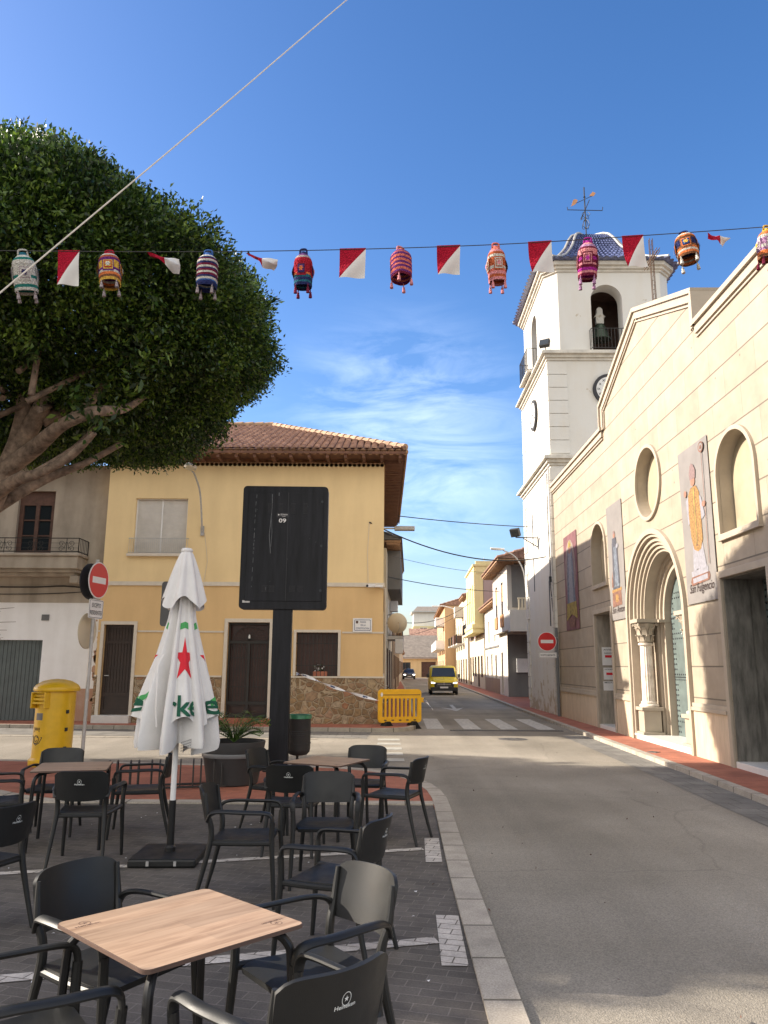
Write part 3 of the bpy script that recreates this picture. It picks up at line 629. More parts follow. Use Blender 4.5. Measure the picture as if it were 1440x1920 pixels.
# yellow house side: pavement, kerb, gutter, then the left side of the street
yk = [(-60, 26.6), (-16, 22.75), (-8.7, 22.3), (-3.2, 21.95), (-0.3, 21.80)] + bez((-0.1, 21.8), (0.85, 21.8), (0.95, 23.0), 6) + [(1.18, 27), (1.45, 40), (1.9, 66), (2.33, 100), (2.75, 128)]
strip('pavement_kerb_far', yk, 0.15, 0.105, 'kerb_x')
yi = offset(yk, 0.15)
struct(MB().prism(yi + [(-60, 128)], -0.05, 0.095).build('pavement_far', 'red_paver', smooth=0))
g = MB(); gp = yk[:5]; gq = offset(gp, -1.9)
for i in range(len(gp) - 1): g.add([(*gq[i], .004), (*gq[i + 1], .004), (*gp[i + 1], .004), (*gp[i], .004)], [(0, 1, 2, 3)])
struct(g.build('gutter_far', 'gutter', smooth=0))
strip('kerb_band', [(-60, 23.9), (-16, 20.7), (-8.35, 20.0), (-3.2, 19.75), (-1.6, 19.7)], -0.14, 0.010, 'kerb_x')
# zebra crossing, faded bars, arrow, drain, manhole
mb = MB()
for k in range(4):
    x = 1.28 + 1.07 * k
    mb.add([(x, 23.0, .006), (x + .50, 23.0, .006), (x + .60, 27.5, .006), (x + .10, 27.5, .006)], [(0, 1, 2, 3)])
struct(mb.build('zebra_crossing', 'paint', smooth=0))
mb = MB()
for k in range(5): mb.add([(-0.12, 15.2 + k * 1.05, .006), (.42, 15.2 + k * 1.05, .006), (.42, 15.68 + k * 1.05, .006), (-.12, 15.68 + k * 1.05, .006)], [(0, 1, 2, 3)])
struct(mb.build('crossing_marking', 'paint_worn', smooth=0))
mb = MB(); mb.add([(3.0, 33.6, .006), (3.16, 33.6, .006), (3.3, 37.5, .006), (3.14, 37.5, .006)], [(0, 1, 2, 3)])
mb.add([(2.55, 35.0, .007), (3.0, 32.2, .007), (3.55, 35.0, .007), (3.1, 33.9, .007)], [(0, 1, 3), (1, 2, 3)])
struct(mb.build('arrow_marking', 'paint', smooth=0))
M['patch_asphalt'] = mat('repair_asphalt', (.13, .118, .10), .9, .2, 30, detail=9, bump=.4, bscale=120)
struct(MB().sheet([(1.6, 15.4), (3.1, 15.2), (3.15, 16.1), (1.65, 16.25)], .005).build('road_patch', 'patch_asphalt', smooth=0)) if False else None
mb = MB(); mb.box(1.9, 5.1, 22.45, 22.62, -0.02, 0.012)
for k in range(40): mb.box(1.93 + k * .08, 1.95 + k * .08, 22.46, 22.61, 0.012, 0.02)
struct(mb.build('road_drain', 'iron', smooth=0))
mb = MB(); mb.lathe([(0.001, 0.010), (0.30, 0.010), (0.31, 0.006), (0.36, 0.006), (0.36, 0.0)], (3.26, 19.98, 0), 28)
for k in range(8): mb.obox((3.26 + .17 * math.cos(k * PI / 4), 19.98 + .17 * math.sin(k * PI / 4), .012), (.12, .02, .006), Matrix.Rotation(k * PI / 4, 3, 'Z'))
tag(mb.build('manhole_cover', 'iron', smooth=0), 'round iron manhole cover set in the sunlit asphalt of the junction', 'manhole cover')
mb = MB(); mb.lathe([(0.001, 0.086), (0.14, 0.086), (0.15, 0.075)], (5.55, 16.4, 0), 4)
tag(mb.build('pavement_hatch', 'iron', smooth=0), 'small iron access hatch set in the red pavement by the church portal', 'hatch')
# ------------------------------------------------------------------ church
CH = thing('church', 'pale travertine church with studded green doors, arched portal with a fluted column and stepped gable', 'church', (5.98 + .0135 * 30, 30, 0), -PI / 2 - math.atan(.0135))
fx = lambda Y: 30 - Y
PX = fx(17.72); ZS = 2.95
far, near = fx(28.28), fx(6.0)
top = [(near, 8.42), (fx(14.2), 8.42), (fx(14.2), 9.12), (PX - .0, 10.42), (fx(21.15), 9.12), (fx(21.15), 8.42), (far, 8.42)]
outline = [(far, 0.0), (near, 0.0)] + top
w1, w2, oc = fx(22.2), fx(13.05), fx(17.62)
d1, d2 = (fx(22.95), fx(21.25)), (fx(13.95), fx(12.2))
holes = [arch(PX, -0.0, ZS, 1.86)]
# openings that reach the ground are cut as notches in the outline
ol = [(far, 0.0)]
for a, b, zt in ((d1[0], d1[1], 3.3),): ol += [(a, 0), (a, zt), (b, zt), (b, 0)]
ol += [(PX - 1.86, 0.0)] + [(PX - 1.86 * math.cos(PI * k / 36), ZS + 1.86 * math.sin(PI * k / 36)) for k in range(37)] + [(PX + 1.86, 0.0)]
ol += [(d2[0], 0), (d2[0], 3.37), (d2[1], 3.37), (d2[1], 0)] + [(near, 0.0)] + top
mb = MB(); mb.plate([ol, arch(w1, 4.15, 5.17, .72), arch(w2, 4.15, 5.17, .72), circ(oc, 6.05, .82, 48)], 0.0, 0.45, 0, 1)
mb.build('facade', ['stone', 'stone_plain'], CH, smooth=0)
mb = MB(); mb.box(far, near, 1.9, 14, 0, 8.1); mb.box(far, near, .45, 1.9, 7.9, 8.1); mb.box(far, far + .3, .45, 1.9, 0, 7.9); mb.box(near - .3, near, .45, 1.9, 0, 7.9)
mb.build('side_wall', 'stone_plain', CH, smooth=0)
# coping along the stepped gable: a flat band and a projecting cap
path = [(near, 8.42), (fx(14.2), 8.42), (fx(14.2), 9.12), (PX, 10.42), (fx(21.15), 9.12), (fx(21.15), 8.42), (far, 8.42)]
mb = MB()
def band(mb, a, b, below, above, y0, y1, ext=0.0):
    a = Vector(a); b = Vector(b); d = (b - a).normalized(); n = Vector((-d.y, d.x))
    if n.y < 0 or (abs(n.y) < 1e-6 and n.x > 0): pass
    p = [a - d * ext - n * above, b + d * ext - n * above, b + d * ext + n * below, a - d * ext + n * below]
    vs = [(q.x, y, q.y) for y in (y0, y1) for q in p]
    mb.add(vs, [(0, 1, 2, 3), (7, 6, 5, 4), (0, 4, 5, 1), (2, 6, 7, 3), (0, 3, 7, 4), (1, 5, 6, 2)])
for i in range(len(path) - 1):
    a, b = path[i], path[i + 1]; vert = abs(a[0] - b[0]) < 1e-6; e = 0.04 + i * 0.003
    band(mb, a, b, .0 if vert else 0.0, .10 if not vert else .08, -.11 - i * .002, .5 + i * .002, .06 if not vert else 0)
    band(mb, a, b, .17, 0.0, -.055 - i * .002, -.001, 0)
    band(mb, a, b, .29, .2, -.03 - i * .002, -.001, 0) if False else band(mb, a, b, .25, -.215, -.035 - i * .002, -.001, 0)
mb.build('coping', 'stone_plain', CH, smooth=0)
# plinth with its moulding
for i, (a, b) in enumerate(((far, d1[0] - .14), (d1[1] + .14, PX - 2.0), (PX + 2.0, d2[0] - .14), (d2[1] + .14, near))):
    mb = MB(); mb.box(a, b, -.03, -.001, 0.0, .95, 0); mb.box(a, b, -.075, -.001, .95, 1.02, 1); mb.box(a, b, -.05, -.001, 1.02, 1.10, 1)
    mb.build('plinth', ['stone_plinth', 'stone_plain'], CH, smooth=0, bevel=.006)
# portal
def U(cx, z0, zs, ro, ri, n=36):
    return [(cx + ro, z0)] + [(cx + ro * math.cos(PI * k / n), zs + ro * math.sin(PI * k / n)) for k in range(n + 1)] + [(cx - ro, z0), (cx - ri, z0)] + [(cx - ri * math.cos(PI * k / n), zs + ri * math.sin(PI * k / n)) for k in range(n + 1)] + [(cx + ri, z0)]
mb = MB()
mb.plate([U(PX, 0, ZS, 1.99, 1.87)], -.08, .03); mb.plate([U(PX, 0, ZS, 1.868, 1.80)], -.03, .95)
mb.plate([U(PX, 2.951, ZS, 1.803, 1.70)], .05, .56); mb.plate([U(PX, 2.951, ZS, 1.703, 1.62)], .11, .56); mb.plate([U(PX, 2.951, ZS, 1.623, 1.54)], .17, .56)
mb.plate([U(PX, 2.951, ZS, 1.543, 1.47)], .23, .56)
mb.plate([U(PX, 0.2, ZS, 1.802, 1.38)], .50, .96); mb.plate([U(PX, 0.2, ZS, 1.383, 1.30)], .56, .96); mb.plate([U(PX, .2, ZS, 1.303, 1.18)], .62, .96)
for s in (-1, 1):
    mb.box(min(PX + s * 1.80, PX + s * 1.16), max(PX + s * 1.80, PX + s * 1.16), .47, .75, 2.86, 2.93)
mb.build('portal', 'stone_plain', CH, smooth=30)
mb = MB(); mb.box(PX - 1.80, PX + 1.80, -.02, 1.8, .0, .2); mb.box(PX - 1.84, PX + 1.84, -.06, -.02, .16, .205)
mb.build('step', 'marble', CH, smooth=0, bevel=.006)
def studded(name, x0, x1, z0, zt, y, archr=None):
    mb = MB()
    if archr: mb.plate([arch((x0 + x1) / 2, z0, zt, archr)], y, y + .08, 0)
    else: mb.box(x0, x1, y, y + .08, z0, zt, 0)
    cx = (x0 + x1) / 2; mb.box(cx - .012, cx + .012, y - .012, y, z0, zt + (archr or 0) - .02, 1)
    for z in (z0 + 1.35, z0 + 2.75): mb.box(x0, x1, y - .01, y, z, z + .02, 1)
    H = zt + (archr or 0)
    def inside(x, z): return (not archr) or z < zt or ((x - cx) ** 2 + (z - zt) ** 2) < (archr - .04) ** 2
    z = z0 + .1; row = 0
    while z < H:
        dense = row % 8 in (2, 3); nx = 18 if dense else None
        xs = [x0 + .06 + (x1 - x0 - .12) * k / 17 for k in range(18)] if dense else [x0 + .06, x0 + .17, cx - .17, cx - .06, cx + .06, cx + .17, x1 - .17, x1 - .06]
        for x in xs:
            if inside(x, z): mb.lathe([(.026, 0), (.018, .014), (0.0001, .02)], (x, y, z), 6, 1, rot=Matrix.Rotation(PI / 2, 3, 'X'))
        z += .12; row += 1
    return mb.build(name, ['door_green', 'stud'], CH, smooth=0)
dr = studded('door', PX - 1.17, PX + 1.17, .2, ZS, .78, 1.17)
mb = MB(); mb.tube([(-.03, 0, 0), (-.03, -.06, 0), (-.03, -.06, .22), (-.03, 0, .22)], .012, 6)
h = mb.build('handle', 'alu', dr); h.location = (PX + .22, .76, 1.55)
h2 = MB().lathe([(.05, 0), (.05, .02), (.02, .03), (.02, .08), (.0001, .09)], (0, 0, 0), 10, rot=Matrix.Rotation(PI / 2, 3, 'X')).build('knocker', 'alu', dr); h2.location = (PX - .35, .78, 2.55)
# fluted columns on pedestals with leafy capitals
for s in (-1, 1):
    cx, cy = PX + s * 1.53, .24; mb = MB()
    mb.box(cx - .26, cx + .26, cy - .26, cy + .26, .2, .26); mb.box(cx - .21, cx + .21, cy - .21, cy + .21, .26, .76); mb.box(cx - .26, cx + .26, cy - .26, cy + .26, .76, .84)
    mb.build('pedestal', 'stone_plain', CH, smooth=0, bevel=.01)
    mb = MB(); mb.lathe([(.22, .84), (.235, .87), (.22, .90), (.18, .92), (.19, .95), (.165, .98)], (cx, cy, 0), 28)
    mb.lathe([(.155, .98), (.152, 1.5), (.14, 2.30)], (cx, cy, 0), 72, rad=lambda a: 1 - .07 * abs(math.sin(a * 9)))
    mb.lathe([(.15, 2.30), (.18, 2.32), (.18, 2.36), (.15, 2.38)], (cx, cy, 0), 28)
    mb.build('column', 'marble_col', CH)
    mb = MB(); mb.lathe([(.14, 2.38), (.15, 2.5), (.17, 2.65), (.23, 2.80), (.25, 2.84)], (cx, cy, 0), 32, rad=lambda a: 1 + .08 * math.cos(a * 8))
    for row, (zz, rr, hh) in enumerate(((2.40, .155, .2), (2.56, .175, .22))):
        for k in range(8):
            a = (k + .5 * row) * PI / 4; d = Vector((math.cos(a), math.sin(a), 0)); tq = Vector((-d.y, d.x, 0)); c0 = Vector((cx, cy, zz))
            mb.slab(lambda u, v: c0 + d * (rr + .015 + .07 * v ** 2.5) + tq * (u - .5) * .13 * (1 - .5 * v) + Vector((0, 0, hh * (v - .22 * max(0, v - .75) * 4))), 3, 6, .016)
    for a in (45, 135, 225, 315):
        d = Vector((math.cos(R(a)), math.sin(R(a)), 0)); mb.tube([Vector((cx, cy, 2.68)) + d * .19, Vector((cx, cy, 2.80)) + d * .27, Vector((cx, cy, 2.83)) + d * .31, Vector((cx, cy, 2.78)) + d * .32], .022, 6, smooth=3)
    mb.box(cx - .27, cx + .27, cy - .27, cy + .27, 2.86, 2.949); mb.build('capital', 'stone_plain', CH)
# niche windows, oculus
for cx in (w1, w2):
    fr = MB().plate([arch(cx, 4.07, 5.17, .80), arch(cx, 4.15, 5.17, .72)], -.06, .02).build('window_frame', 'stone_plain', CH, smooth=30, bevel=.012)
    MB().plate([arch(cx, 4.10, 5.17, .76)], .24, .28).build('pane', 'alabaster', fr, smooth=0)
    MB().box(cx - .81, cx + .81, -.08, .02, 4.03, 4.07).build('sill', 'stone_plain', fr, smooth=0)
fr = MB().plate([circ(oc, 6.05, .905, 48), circ(oc, 6.05, .82, 48)], -.06, .02).build('oculus_frame', 'stone_plain', CH, smooth=30, bevel=.012)
MB().plate([circ(oc, 6.05, .86, 40)], .24, .28).build('pane', 'alabaster', fr, smooth=0)
# side doors in deep reveals
for (a, b), zt, dep in ((d1, 3.3, .95), (d2, 3.37, .72)):
    fr = MB().plate([[(a - .13, 0), (a, 0), (a, zt), (b, zt), (b, 0), (b + .13, 0), (b + .13, zt + .13), (a - .13, zt + .13)]], -.06, .0).build('door_frame', 'stone_plain', CH, smooth=0, bevel=.012)
    mb = MB(); mb.box(a - .3, a + .002, .451, dep + .1, 0, zt + .2); mb.box(b - .002, b + .3, .451, dep + .1, 0, zt + .2); mb.box(a + .002, b - .002, .451, dep + .1, zt - .02, zt + .2)
    mb.box(a + .0, a + .02, .01, .45, 0, zt - .01); mb.box(b - .02, b - .0, .01, .45, 0, zt - .01); mb.box(a + .02, b - .02, .01, .45, zt - .02, zt - .005)
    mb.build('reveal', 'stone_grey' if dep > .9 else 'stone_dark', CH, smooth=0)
    MB().box(a - .0, b + .0, -.02, dep, 0.0, .18).build('step', 'marble', CH, smooth=0, bevel=.006)
    if dep < .9: studded('door', a + .02, b - .02, .18, zt - .02, dep)
    else: MB().box(a + .02, b - .02, dep, dep + .06, .18, zt - .02).build('door', 'dark_door', CH, smooth=0)
# notices pasted inside the far side door's reveal (they face down the street)
def paper(cx, cz, w, h, lines, label, bar=None):
    mb = MB(); Y0 = d1[0] + .021
    mb.box(Y0, Y0 + .006, cx - w / 2, cx + w / 2, cz - h / 2, cz + h / 2, 0)
    f = lambda a, b: (Y0 + .008, a, b)
    for k, s in enumerate(lines):
        sh = text2d(s, .055, 0, .01, -(cx), cz + h * (.36 - .2 * k), width=w * (.8 - .12 * (k % 2)))
        mb.shape((([(-p[0], p[1]) for p in sh[0]]), sh[1]), lambda a, b: (Y0 + .008, a, b), 1) if False else mb.shape((([(p[0] + 2 * cx, p[1]) for p in sh[0]]), sh[1]), lambda a, b: (Y0 + .008, a, b), 1)
    if bar: mb.box(Y0 + .006, Y0 + .009, cx - w * .3, cx + w * .3, cz - .04, cz + .03, 2)
    o = mb.build('notice', ['sign_white', 'ink', 'red_print'], None, smooth=0); o.location = CH.location; o.rotation_euler = CH.rotation_euler
    return tag(o, label, 'notice', 'notices inside the church side door')
paper(.34, 2.10, .42, .52, ['AVISO', 'PARROQUIA'], 'largest white notice with a dark block, top sheet inside the church side doorway', True)
paper(.34, 1.60, .38, .34, ['HORARIO'], 'middle white notice sheet inside the church side doorway', True)
paper(.30, 1.25, .34, .26, ['MISAS'], 'lowest white notice sheet inside the church side doorway')

# banners of saints hung on the facade
bmats = {}
def cm(name, c, var=.25, scale=9, rough=.8): 
    if name not in M: M[name] = mat(name, c, rough, var, scale, detail=7)
    return name
cm('banner_pale', (0.192, 0.177, 0.167), .10, 2.5); cm('banner_wine', (0.161, 0.068, 0.074), .35, 3); cm('print_gold', (0.248, 0.136, 0.043), .6, 22); cm('print_skin', (0.26, 0.136, 0.093), .12); cm('print_mitre', (0.186, 0.124, 0.118), .25, 20)
cm('print_alb', (0.229, 0.223, 0.248), .18, 16); cm('print_brown', (0.155, 0.074, 0.05), .5, 14); cm('print_blue', (0.118, 0.136, 0.167), .45, 10); cm('print_navy', (0.062, 0.062, 0.077), .4, 10); cm('print_yellow', (0.26, 0.192, 0.043), .4, 8); cm('print_ink', (0.03, 0.015, 0.012), .1); cm('print_glow', (0.26, 0.205, 0.174), .2, 6)
def banner(Ya, Yb, z0, z1, bgm, figs, text, label):
    x0, x1 = fx(Ya), fx(Yb); mats = [bgm]; mb = MB()
    mb.slab(lambda u, v: (x0 + (x1 - x0) * u, -.022 + .006 * math.sin(u * 5 + v * 3) * math.sin(PI * v), z0 + (z1 - z0) * v), 12, 24, .006, 0)
    W, Hh = x1 - x0, z1 - z0
    for i, (poly, m) in enumerate(figs):
        if m not in mats: mats.append(m)
        y = -.034 - i * .0012
        mb.shape(fill([[(x0 + W * p[0], z0 + Hh * p[1]) for p in poly]]), lambda a, b: (a, y, b), mats.index(m))
    if text:
        mats.append('print_ink'); sh = text2d(text, .24, .35, .004, (x0 + x1) / 2 + .02, z0 + .27, width=W * .80)
        mb.shape(sh, lambda a, b: (a, -.036, b), mats.index('print_ink'))
    o = mb.build('banner', mats, None, smooth=0); o.location = CH.location; o.rotation_euler = CH.rotation_euler
    return tag(o, label, 'banner', 'saint banners hung on the church facade')
def ell(cx, cy, rx, ry, n=20): return [(cx + rx * math.cos(2 * PI * k / n), cy + ry * math.sin(2 * PI * k / n)) for k in range(n)]
def ringp(cx, cy, rx, ry, t=.6): return ell(cx, cy, rx, ry)
bishop = [([(.22, .20), (.78, .21), (.76, .165), (.24, .155)], 'print_alb'), ([(.22, .165), (.80, .175), (.82, .15), (.80, .125), (.22, .11), (.18, .135)], 'print_brown'), ([(.26, .155), (.74, .165), (.74, .135), (.26, .125)], 'print_alb'),
    ([(.34, .36), (.66, .36), (.74, .205), (.60, .195), (.45, .21), (.30, .195)], 'print_alb'), ([(.20, .66), (.36, .70), (.36, .52), (.24, .50), (.22, .58)], 'print_alb'), ([(.60, .68), (.72, .64), (.80, .52), (.70, .50), (.62, .54)], 'print_alb'),
    ([(.30, .69), (.40, .73), (.58, .73), (.66, .68), (.68, .52), (.68, .38), (.60, .325), (.50, .315), (.38, .335), (.31, .42), (.28, .56)], 'print_gold'), ([(.45, .72), (.53, .72), (.52, .35), (.47, .35)], 'print_brown'), ([(.465, .72), (.515, .72), (.505, .36), (.48, .36)], 'print_yellow'),
    (ell(.49, .765, .075, .030), 'print_skin'), ([(.40, .78), (.58, .78), (.60, .83), (.54, .87), (.48, .885), (.42, .865), (.385, .82)], 'print_mitre'), (ell(.21, .71, .05, .022), 'print_skin'), (ell(.80, .59, .06, .018), 'print_skin'),
    ([(.835, .93), (.85, .93), (.845, .22), (.83, .22)], 'print_brown'), (ell(.84, .945, .085, .034), 'print_brown'), (ell(.84, .945, .060, .024), 'banner_pale'), (ell(.84, .943, .035, .014), 'print_brown')]
monk = [([(.20, .25), (.76, .25), (.78, .12), (.18, .11)], 'print_brown'), ([(.18, .26), (.80, .265), (.80, .24), (.18, .235)], 'print_gold'), (ell(.48, .18, .11, .035), 'print_gold'), ([(.26, .26), (.70, .26), (.68, .34), (.60, .36), (.30, .36)], 'print_navy'),
    ([(.34, .66), (.60, .66), (.68, .50), (.70, .28), (.30, .28), (.33, .50)], 'print_blue'), ([(.32, .66), (.40, .66), (.42, .30), (.30, .28)], 'print_navy'), ([(.56, .67), (.66, .60), (.72, .30), (.64, .30), (.60, .50)], 'print_navy'), ([(.36, .70), (.60, .70), (.63, .62), (.34, .62)], 'print_navy'),
    (ell(.49, .725, .07, .028), 'print_skin'), (ell(.49, .745, .06, .016), 'print_mitre'), (ell(.66, .62, .07, .02), 'print_alb'), ([(.24, .36), (.30, .42), (.31, .28), (.22, .28)], 'print_brown')]
virgin = [(ell(.5, .62, .38, .32), 'print_glow'), (ell(.5, .60, .32, .28), 'print_mitre'), ([(.36, .86), (.64, .86), (.72, .66), (.82, .28), (.18, .28), (.28, .66)], 'print_blue'), ([(.40, .80), (.60, .80), (.62, .56), (.66, .28), (.34, .28), (.38, .56)], 'print_alb'),
    (ell(.5, .83, .11, .04), 'print_skin'), ([(.38, .86), (.44, .94), (.50, .90), (.56, .94), (.62, .86)], 'print_yellow'), ([(.14, .28), (.86, .28), (.92, .10), (.50, .16), (.08, .10)], 'print_yellow'), ([(.2, .12), (.8, .12), (.7, .03), (.3, .03)], 'print_brown')]
banner(26.75, 24.85, 3.0, 6.22, 'banner_wine', virgin, None, 'wine red printed banner of a veiled figure, nearest the bell tower')
banner(21.2, 19.78, 3.02, 6.15, 'banner_pale', monk, 'San Anton', 'pale banner of a dark robed monk on a pedestal, left of the church portal')
banner(15.62, 14.12, 3.02, 6.15, 'banner_pale', bishop, 'San Fulgencio', 'pale banner of a bishop in a golden robe, right of the church portal')
# iron cross standing on the gable
t = thing('gable_cross', 'dark iron cross on the peak of the church gable', 'cross', (6.60, 17.45, 10.5), -math.atan(.0135))
mb = MB()
for dx, dy in ((-.035, -.035), (.035, -.035), (-.035, .035), (.035, .035)):
    mb.bar((dx, dy, 0), (dx, dy, 1.75), .014, .014); mb.bar((dx, -.48, 1.2 + dy), (dx, .48, 1.2 + dy), .014, .014)
for k in range(14): mb.bar((-.035, -.035, k * .12), (.035, .035, k * .12 + .06), .01, .01)
for k in range(8): mb.bar((-.035, -.46 + k * .12, 1.17), (.035, -.40 + k * .12, 1.24), .01, .01)
M['rust'] = mat('rusty_iron', (.10, .055, .03), .8, .3, 20); mb.build('cross_frame', 'rust', t, smooth=0)

# ------------------------------------------------------------------ bell tower
T = thing('bell_tower', 'white square bell tower with clocks, quoins and a blue tiled dome beyond the church', 'bell tower', (6.37, 28.3, 0), -math.atan(.0135))
LW, LD = 5.15, 6.1
mb = MB(); mb.box(-.06, LW + .06, .0, LD, 0, 9.4); mb.box(0, LW, .06, LD - .06, 9.4, 13.7)
mb.build('wall', 'tower', T, smooth=0)
def ringbox(mb, e, z0, z1, ch=None, mi=0, x0=0, x1=LW, y0=.06, y1=LD - .06):
    if ch is None: mb.box(x0 - e, x1 + e, y0 - e, y1 + e, z0, z1, mi)
    else:
        c = ch + e * .414
        mb.prism([(x0 - e + c, y0 - e), (x1 + e - c, y0 - e), (x1 + e, y0 - e + c), (x1 + e, y1 + e - c), (x1 + e - c, y1 + e), (x0 - e + c, y1 + e), (x0 - e, y1 + e - c), (x0 - e, y0 - e + c)], z0, z1, mi)
for z in (9.3, 13.55):
    mb = MB()
    for k, (e, a, b) in enumerate(((.06, .0, .10), (.14, .10, .22), (.27, .22, .30), (.24, .30, .36))): ringbox(mb, e + (.06 if z < 10 else 0), z + a, z + b)
    mb.build('cornice', 'tower_trim', T, smooth=0)
for z0, z1 in ((9.78, 13.5), (0.4, 9.2)):
  QM = [MB() for _ in range(3)]
  n = int((z1 - z0) / .47); e = .04 if z0 > 9 else .10
  for k in range(n):
      a = z0 + (z1 - z0) * k / n + .015; b = z0 + (z1 - z0) * (k + 1) / n - .015; w = .72; wl = .62 if k % 2 else .42
      QM[0].box(-e, w, .06 - e, .061, a, b); QM[0].box(-e, .001, .062, wl, a, b); QM[1].box(LW - .7, LW + e, .06 - e, .061, a, b); QM[2].box(-e, .001, LD - .06 - wl, LD - .06 + .04, a, b)
  for q_ in QM: q_.build('quoin', 'tower', T, smooth=0)
# clocks
def clock(name, fn, r, dark):
    o = MB()
    def P(l, d0, d1, mi):
        n = len(l); vs = [fn(a, d0, b) for a, b in l] + [fn(a, d1, b) for a, b in l]
        sh = fill([l]); o.add([fn(a, d0, b) for a, b in l], sh[1], mi)
        o.add(vs, [(i, (i + 1) % n, n + (i + 1) % n, n + i) for i in range(n)], mi)
    P(circ(0, 0, r, 40), .10, 0, 0); P(circ(0, 0, r * .80, 40), .104, .05, 1)
    for k in range(12):
        a = k * PI / 6; c, s = math.sin(a), math.cos(a)
        o.shape(text2d(['XII', 'I', 'II', 'III', 'IIII', 'V', 'VI', 'VII', 'VIII', 'IX', 'X', 'XI'][k], r * .20, 0, .02, c * r * .64, s * r * .64), lambda x, y: fn(x, .107, y), 0)
    for a, L, w in ((R(-50), .40, .05), (R(100), .58, .035)):
        d = Vector((math.sin(a), math.cos(a))); nn = Vector((d.y, -d.x)) * w * r
        o.add([fn(*(q))for q in ((-d.x * .1 * r + nn.x, .112, -d.y * .1 * r + nn.y), (-d.x * .1 * r - nn.x, .112, -d.y * .1 * r - nn.y), (d.x * L * r, .112, d.y * L * r))], [(0, 1, 2)], 0)
    return o.build(name, [dark, 'clock_face'], T, smooth=0)
clock('clock', lambda a, d, b: (2.32 + a, .06 - d, 12.35 + b), .62, 'ink')
clock('clock', lambda a, d, b: (-d, 3.05 - a, 12.3 + b), .66, 'dark_grey')
# belfry with an arch in each side
BZ0, BZ1 = 13.97, 17.45; CHF = .45; bx0, bx1, by0, by1 = .08, LW - .08, .14, LD - .14
mb = MB(); r = .62; zs = 16.2
def wallplate(mb, L, mapf, hole=True):
    m2 = MB(); m2.plate([rect(0, L, BZ0, BZ1)] + ([arch(L / 2 + hole_off, BZ0 + .08, zs, r)] if hole else []), 0, .62)
    mb.add([mapf(*p) for p in m2.v], m2.f, 0)
hole_off = -.13; wallplate(mb, bx1 - bx0 - 2 * CHF, lambda x, y, z: (bx0 + CHF + x, by0 + y, z))
hole_off = 0
wallplate(mb, bx1 - bx0 - 2 * CHF, lambda x, y, z: (bx1 - CHF - x, by1 - y, z))
wallplate(mb, by1 - by0 - 2 * CHF, lambda x, y, z: (bx0 + y, by1 - CHF - x, z))
wallplate(mb, by1 - by0 - 2 * CHF, lambda x, y, z: (bx1 - y, by0 + CHF + x, z))
for sx, sy in ((0, 0), (1, 0), (0, 1), (1, 1)):
    X = [bx0, bx1][sx]; Y = [by0, by1][sy]; dx = [1, -1][sx]; dy = [1, -1][sy]
    mb.prism([(X + dx * CHF, Y), (X, Y + dy * CHF), (X + dx * .62, Y + dy * CHF), (X + dx * .62, Y + dy * .62), (X + dx * CHF, Y + dy * .62)], BZ0, BZ1)
mb.build('belfry', 'tower', T, smooth=30)
MB().box(bx0 + .6, bx1 - .6, by0 + .6, by1 - .6, BZ0 - .1, BZ0 + .04).build('belfry_floor', 'interior', T, smooth=0)
MB().box(bx0 + .5, bx1 - .5, by0 + .5, by1 - .5, 17.3, 17.45).build('belfry_ceiling', 'interior', T, smooth=0)
MB().box(2.3, 2.85, 3.0, 3.2, BZ0, 17.3).add([(1.2, 2.6, BZ0), (3.9, 2.6, BZ0), (3.9, 2.6, 17.3), (1.2, 2.6, 17.3)], [(0, 1, 2, 3)]).build('bell_frame', 'interior', T, smooth=0)
mb = MB()
for e, a, b in ((.06, 17.36, 17.46), (.14, 17.46, 17.58), (.24, 17.58, 17.74)): ringbox(mb, e, a, b, CHF, 0, bx0, bx1, by0, by1)
mb.build('cornice', 'tower_trim', T, smooth=0)
# domed roof of blue glazed tiles: ribs run up the slope, rows step
cx, cy = (bx0 + bx1) / 2, (by0 + by1) / 2
per = []
e = .38; c = CHF + e * .414
P8 = [(bx0 - e + c, by0 - e), (bx1 + e - c, by0 - e), (bx1 + e, by0 - e + c), (bx1 + e, by1 + e - c), (bx1 + e - c, by1 + e), (bx0 - e + c, by1 + e), (bx0 - e, by1 + e - c), (bx0 - e, by0 - e + c)]
for i in range(8):
    a, b = Vector(P8[i]), Vector(P8[(i + 1) % 8]); L = (b - a).length; nr = max(2, round(L / .30))
    for k in range(nr * 6):
        t_ = k / (nr * 6); per.append((a.lerp(b, t_), abs(math.cos(PI * ((t_ * nr) % 1)))))
NR = 20
OG = [(1, 0), (.87, .20), (.75, .45), (.64, .73), (.55, 1.05), (.48, 1.32), (.42, 1.6), (.38, 1.86), (.34, 2.12), (.285, 2.38), (.21, 2.56), (.12, 2.67), (.02, 2.71)]
def og(q):
    x = q * (len(OG) - 1); i = min(int(x), len(OG) - 2); f_ = x - i; return OG[i][0] + (OG[i + 1][0] - OG[i][0]) * f_, OG[i][1] + (OG[i + 1][1] - OG[i][1]) * f_
vs, fs, ms = [], [], []
for j in range(NR * 2 + 1):
    q = (j // 2 + (j % 2) * .92) / NR; q = min(q, 1); s_, hz = og(q); step = .0 if j % 2 else .045
    for p, rib in per:
        d = Vector((p.x - cx, p.y - cy)); rr = s_ + (rib * .10 * min(1, s_ * 1.3) + step) / max(d.length, .1)
        vs.append((cx + d.x * rr, cy + d.y * rr, 17.76 + hz + rib * .06 * (1 - s_ * .5)))
n = len(per)
for j in range(NR * 2):
    for k in range(n): fs.append((j * n + k, j * n + (k + 1) % n, (j + 1) * n + (k + 1) % n, (j + 1) * n + k)); ms.append(0)
fs.append(tuple(range(n - 1, -1, -1))); ms.append(0)
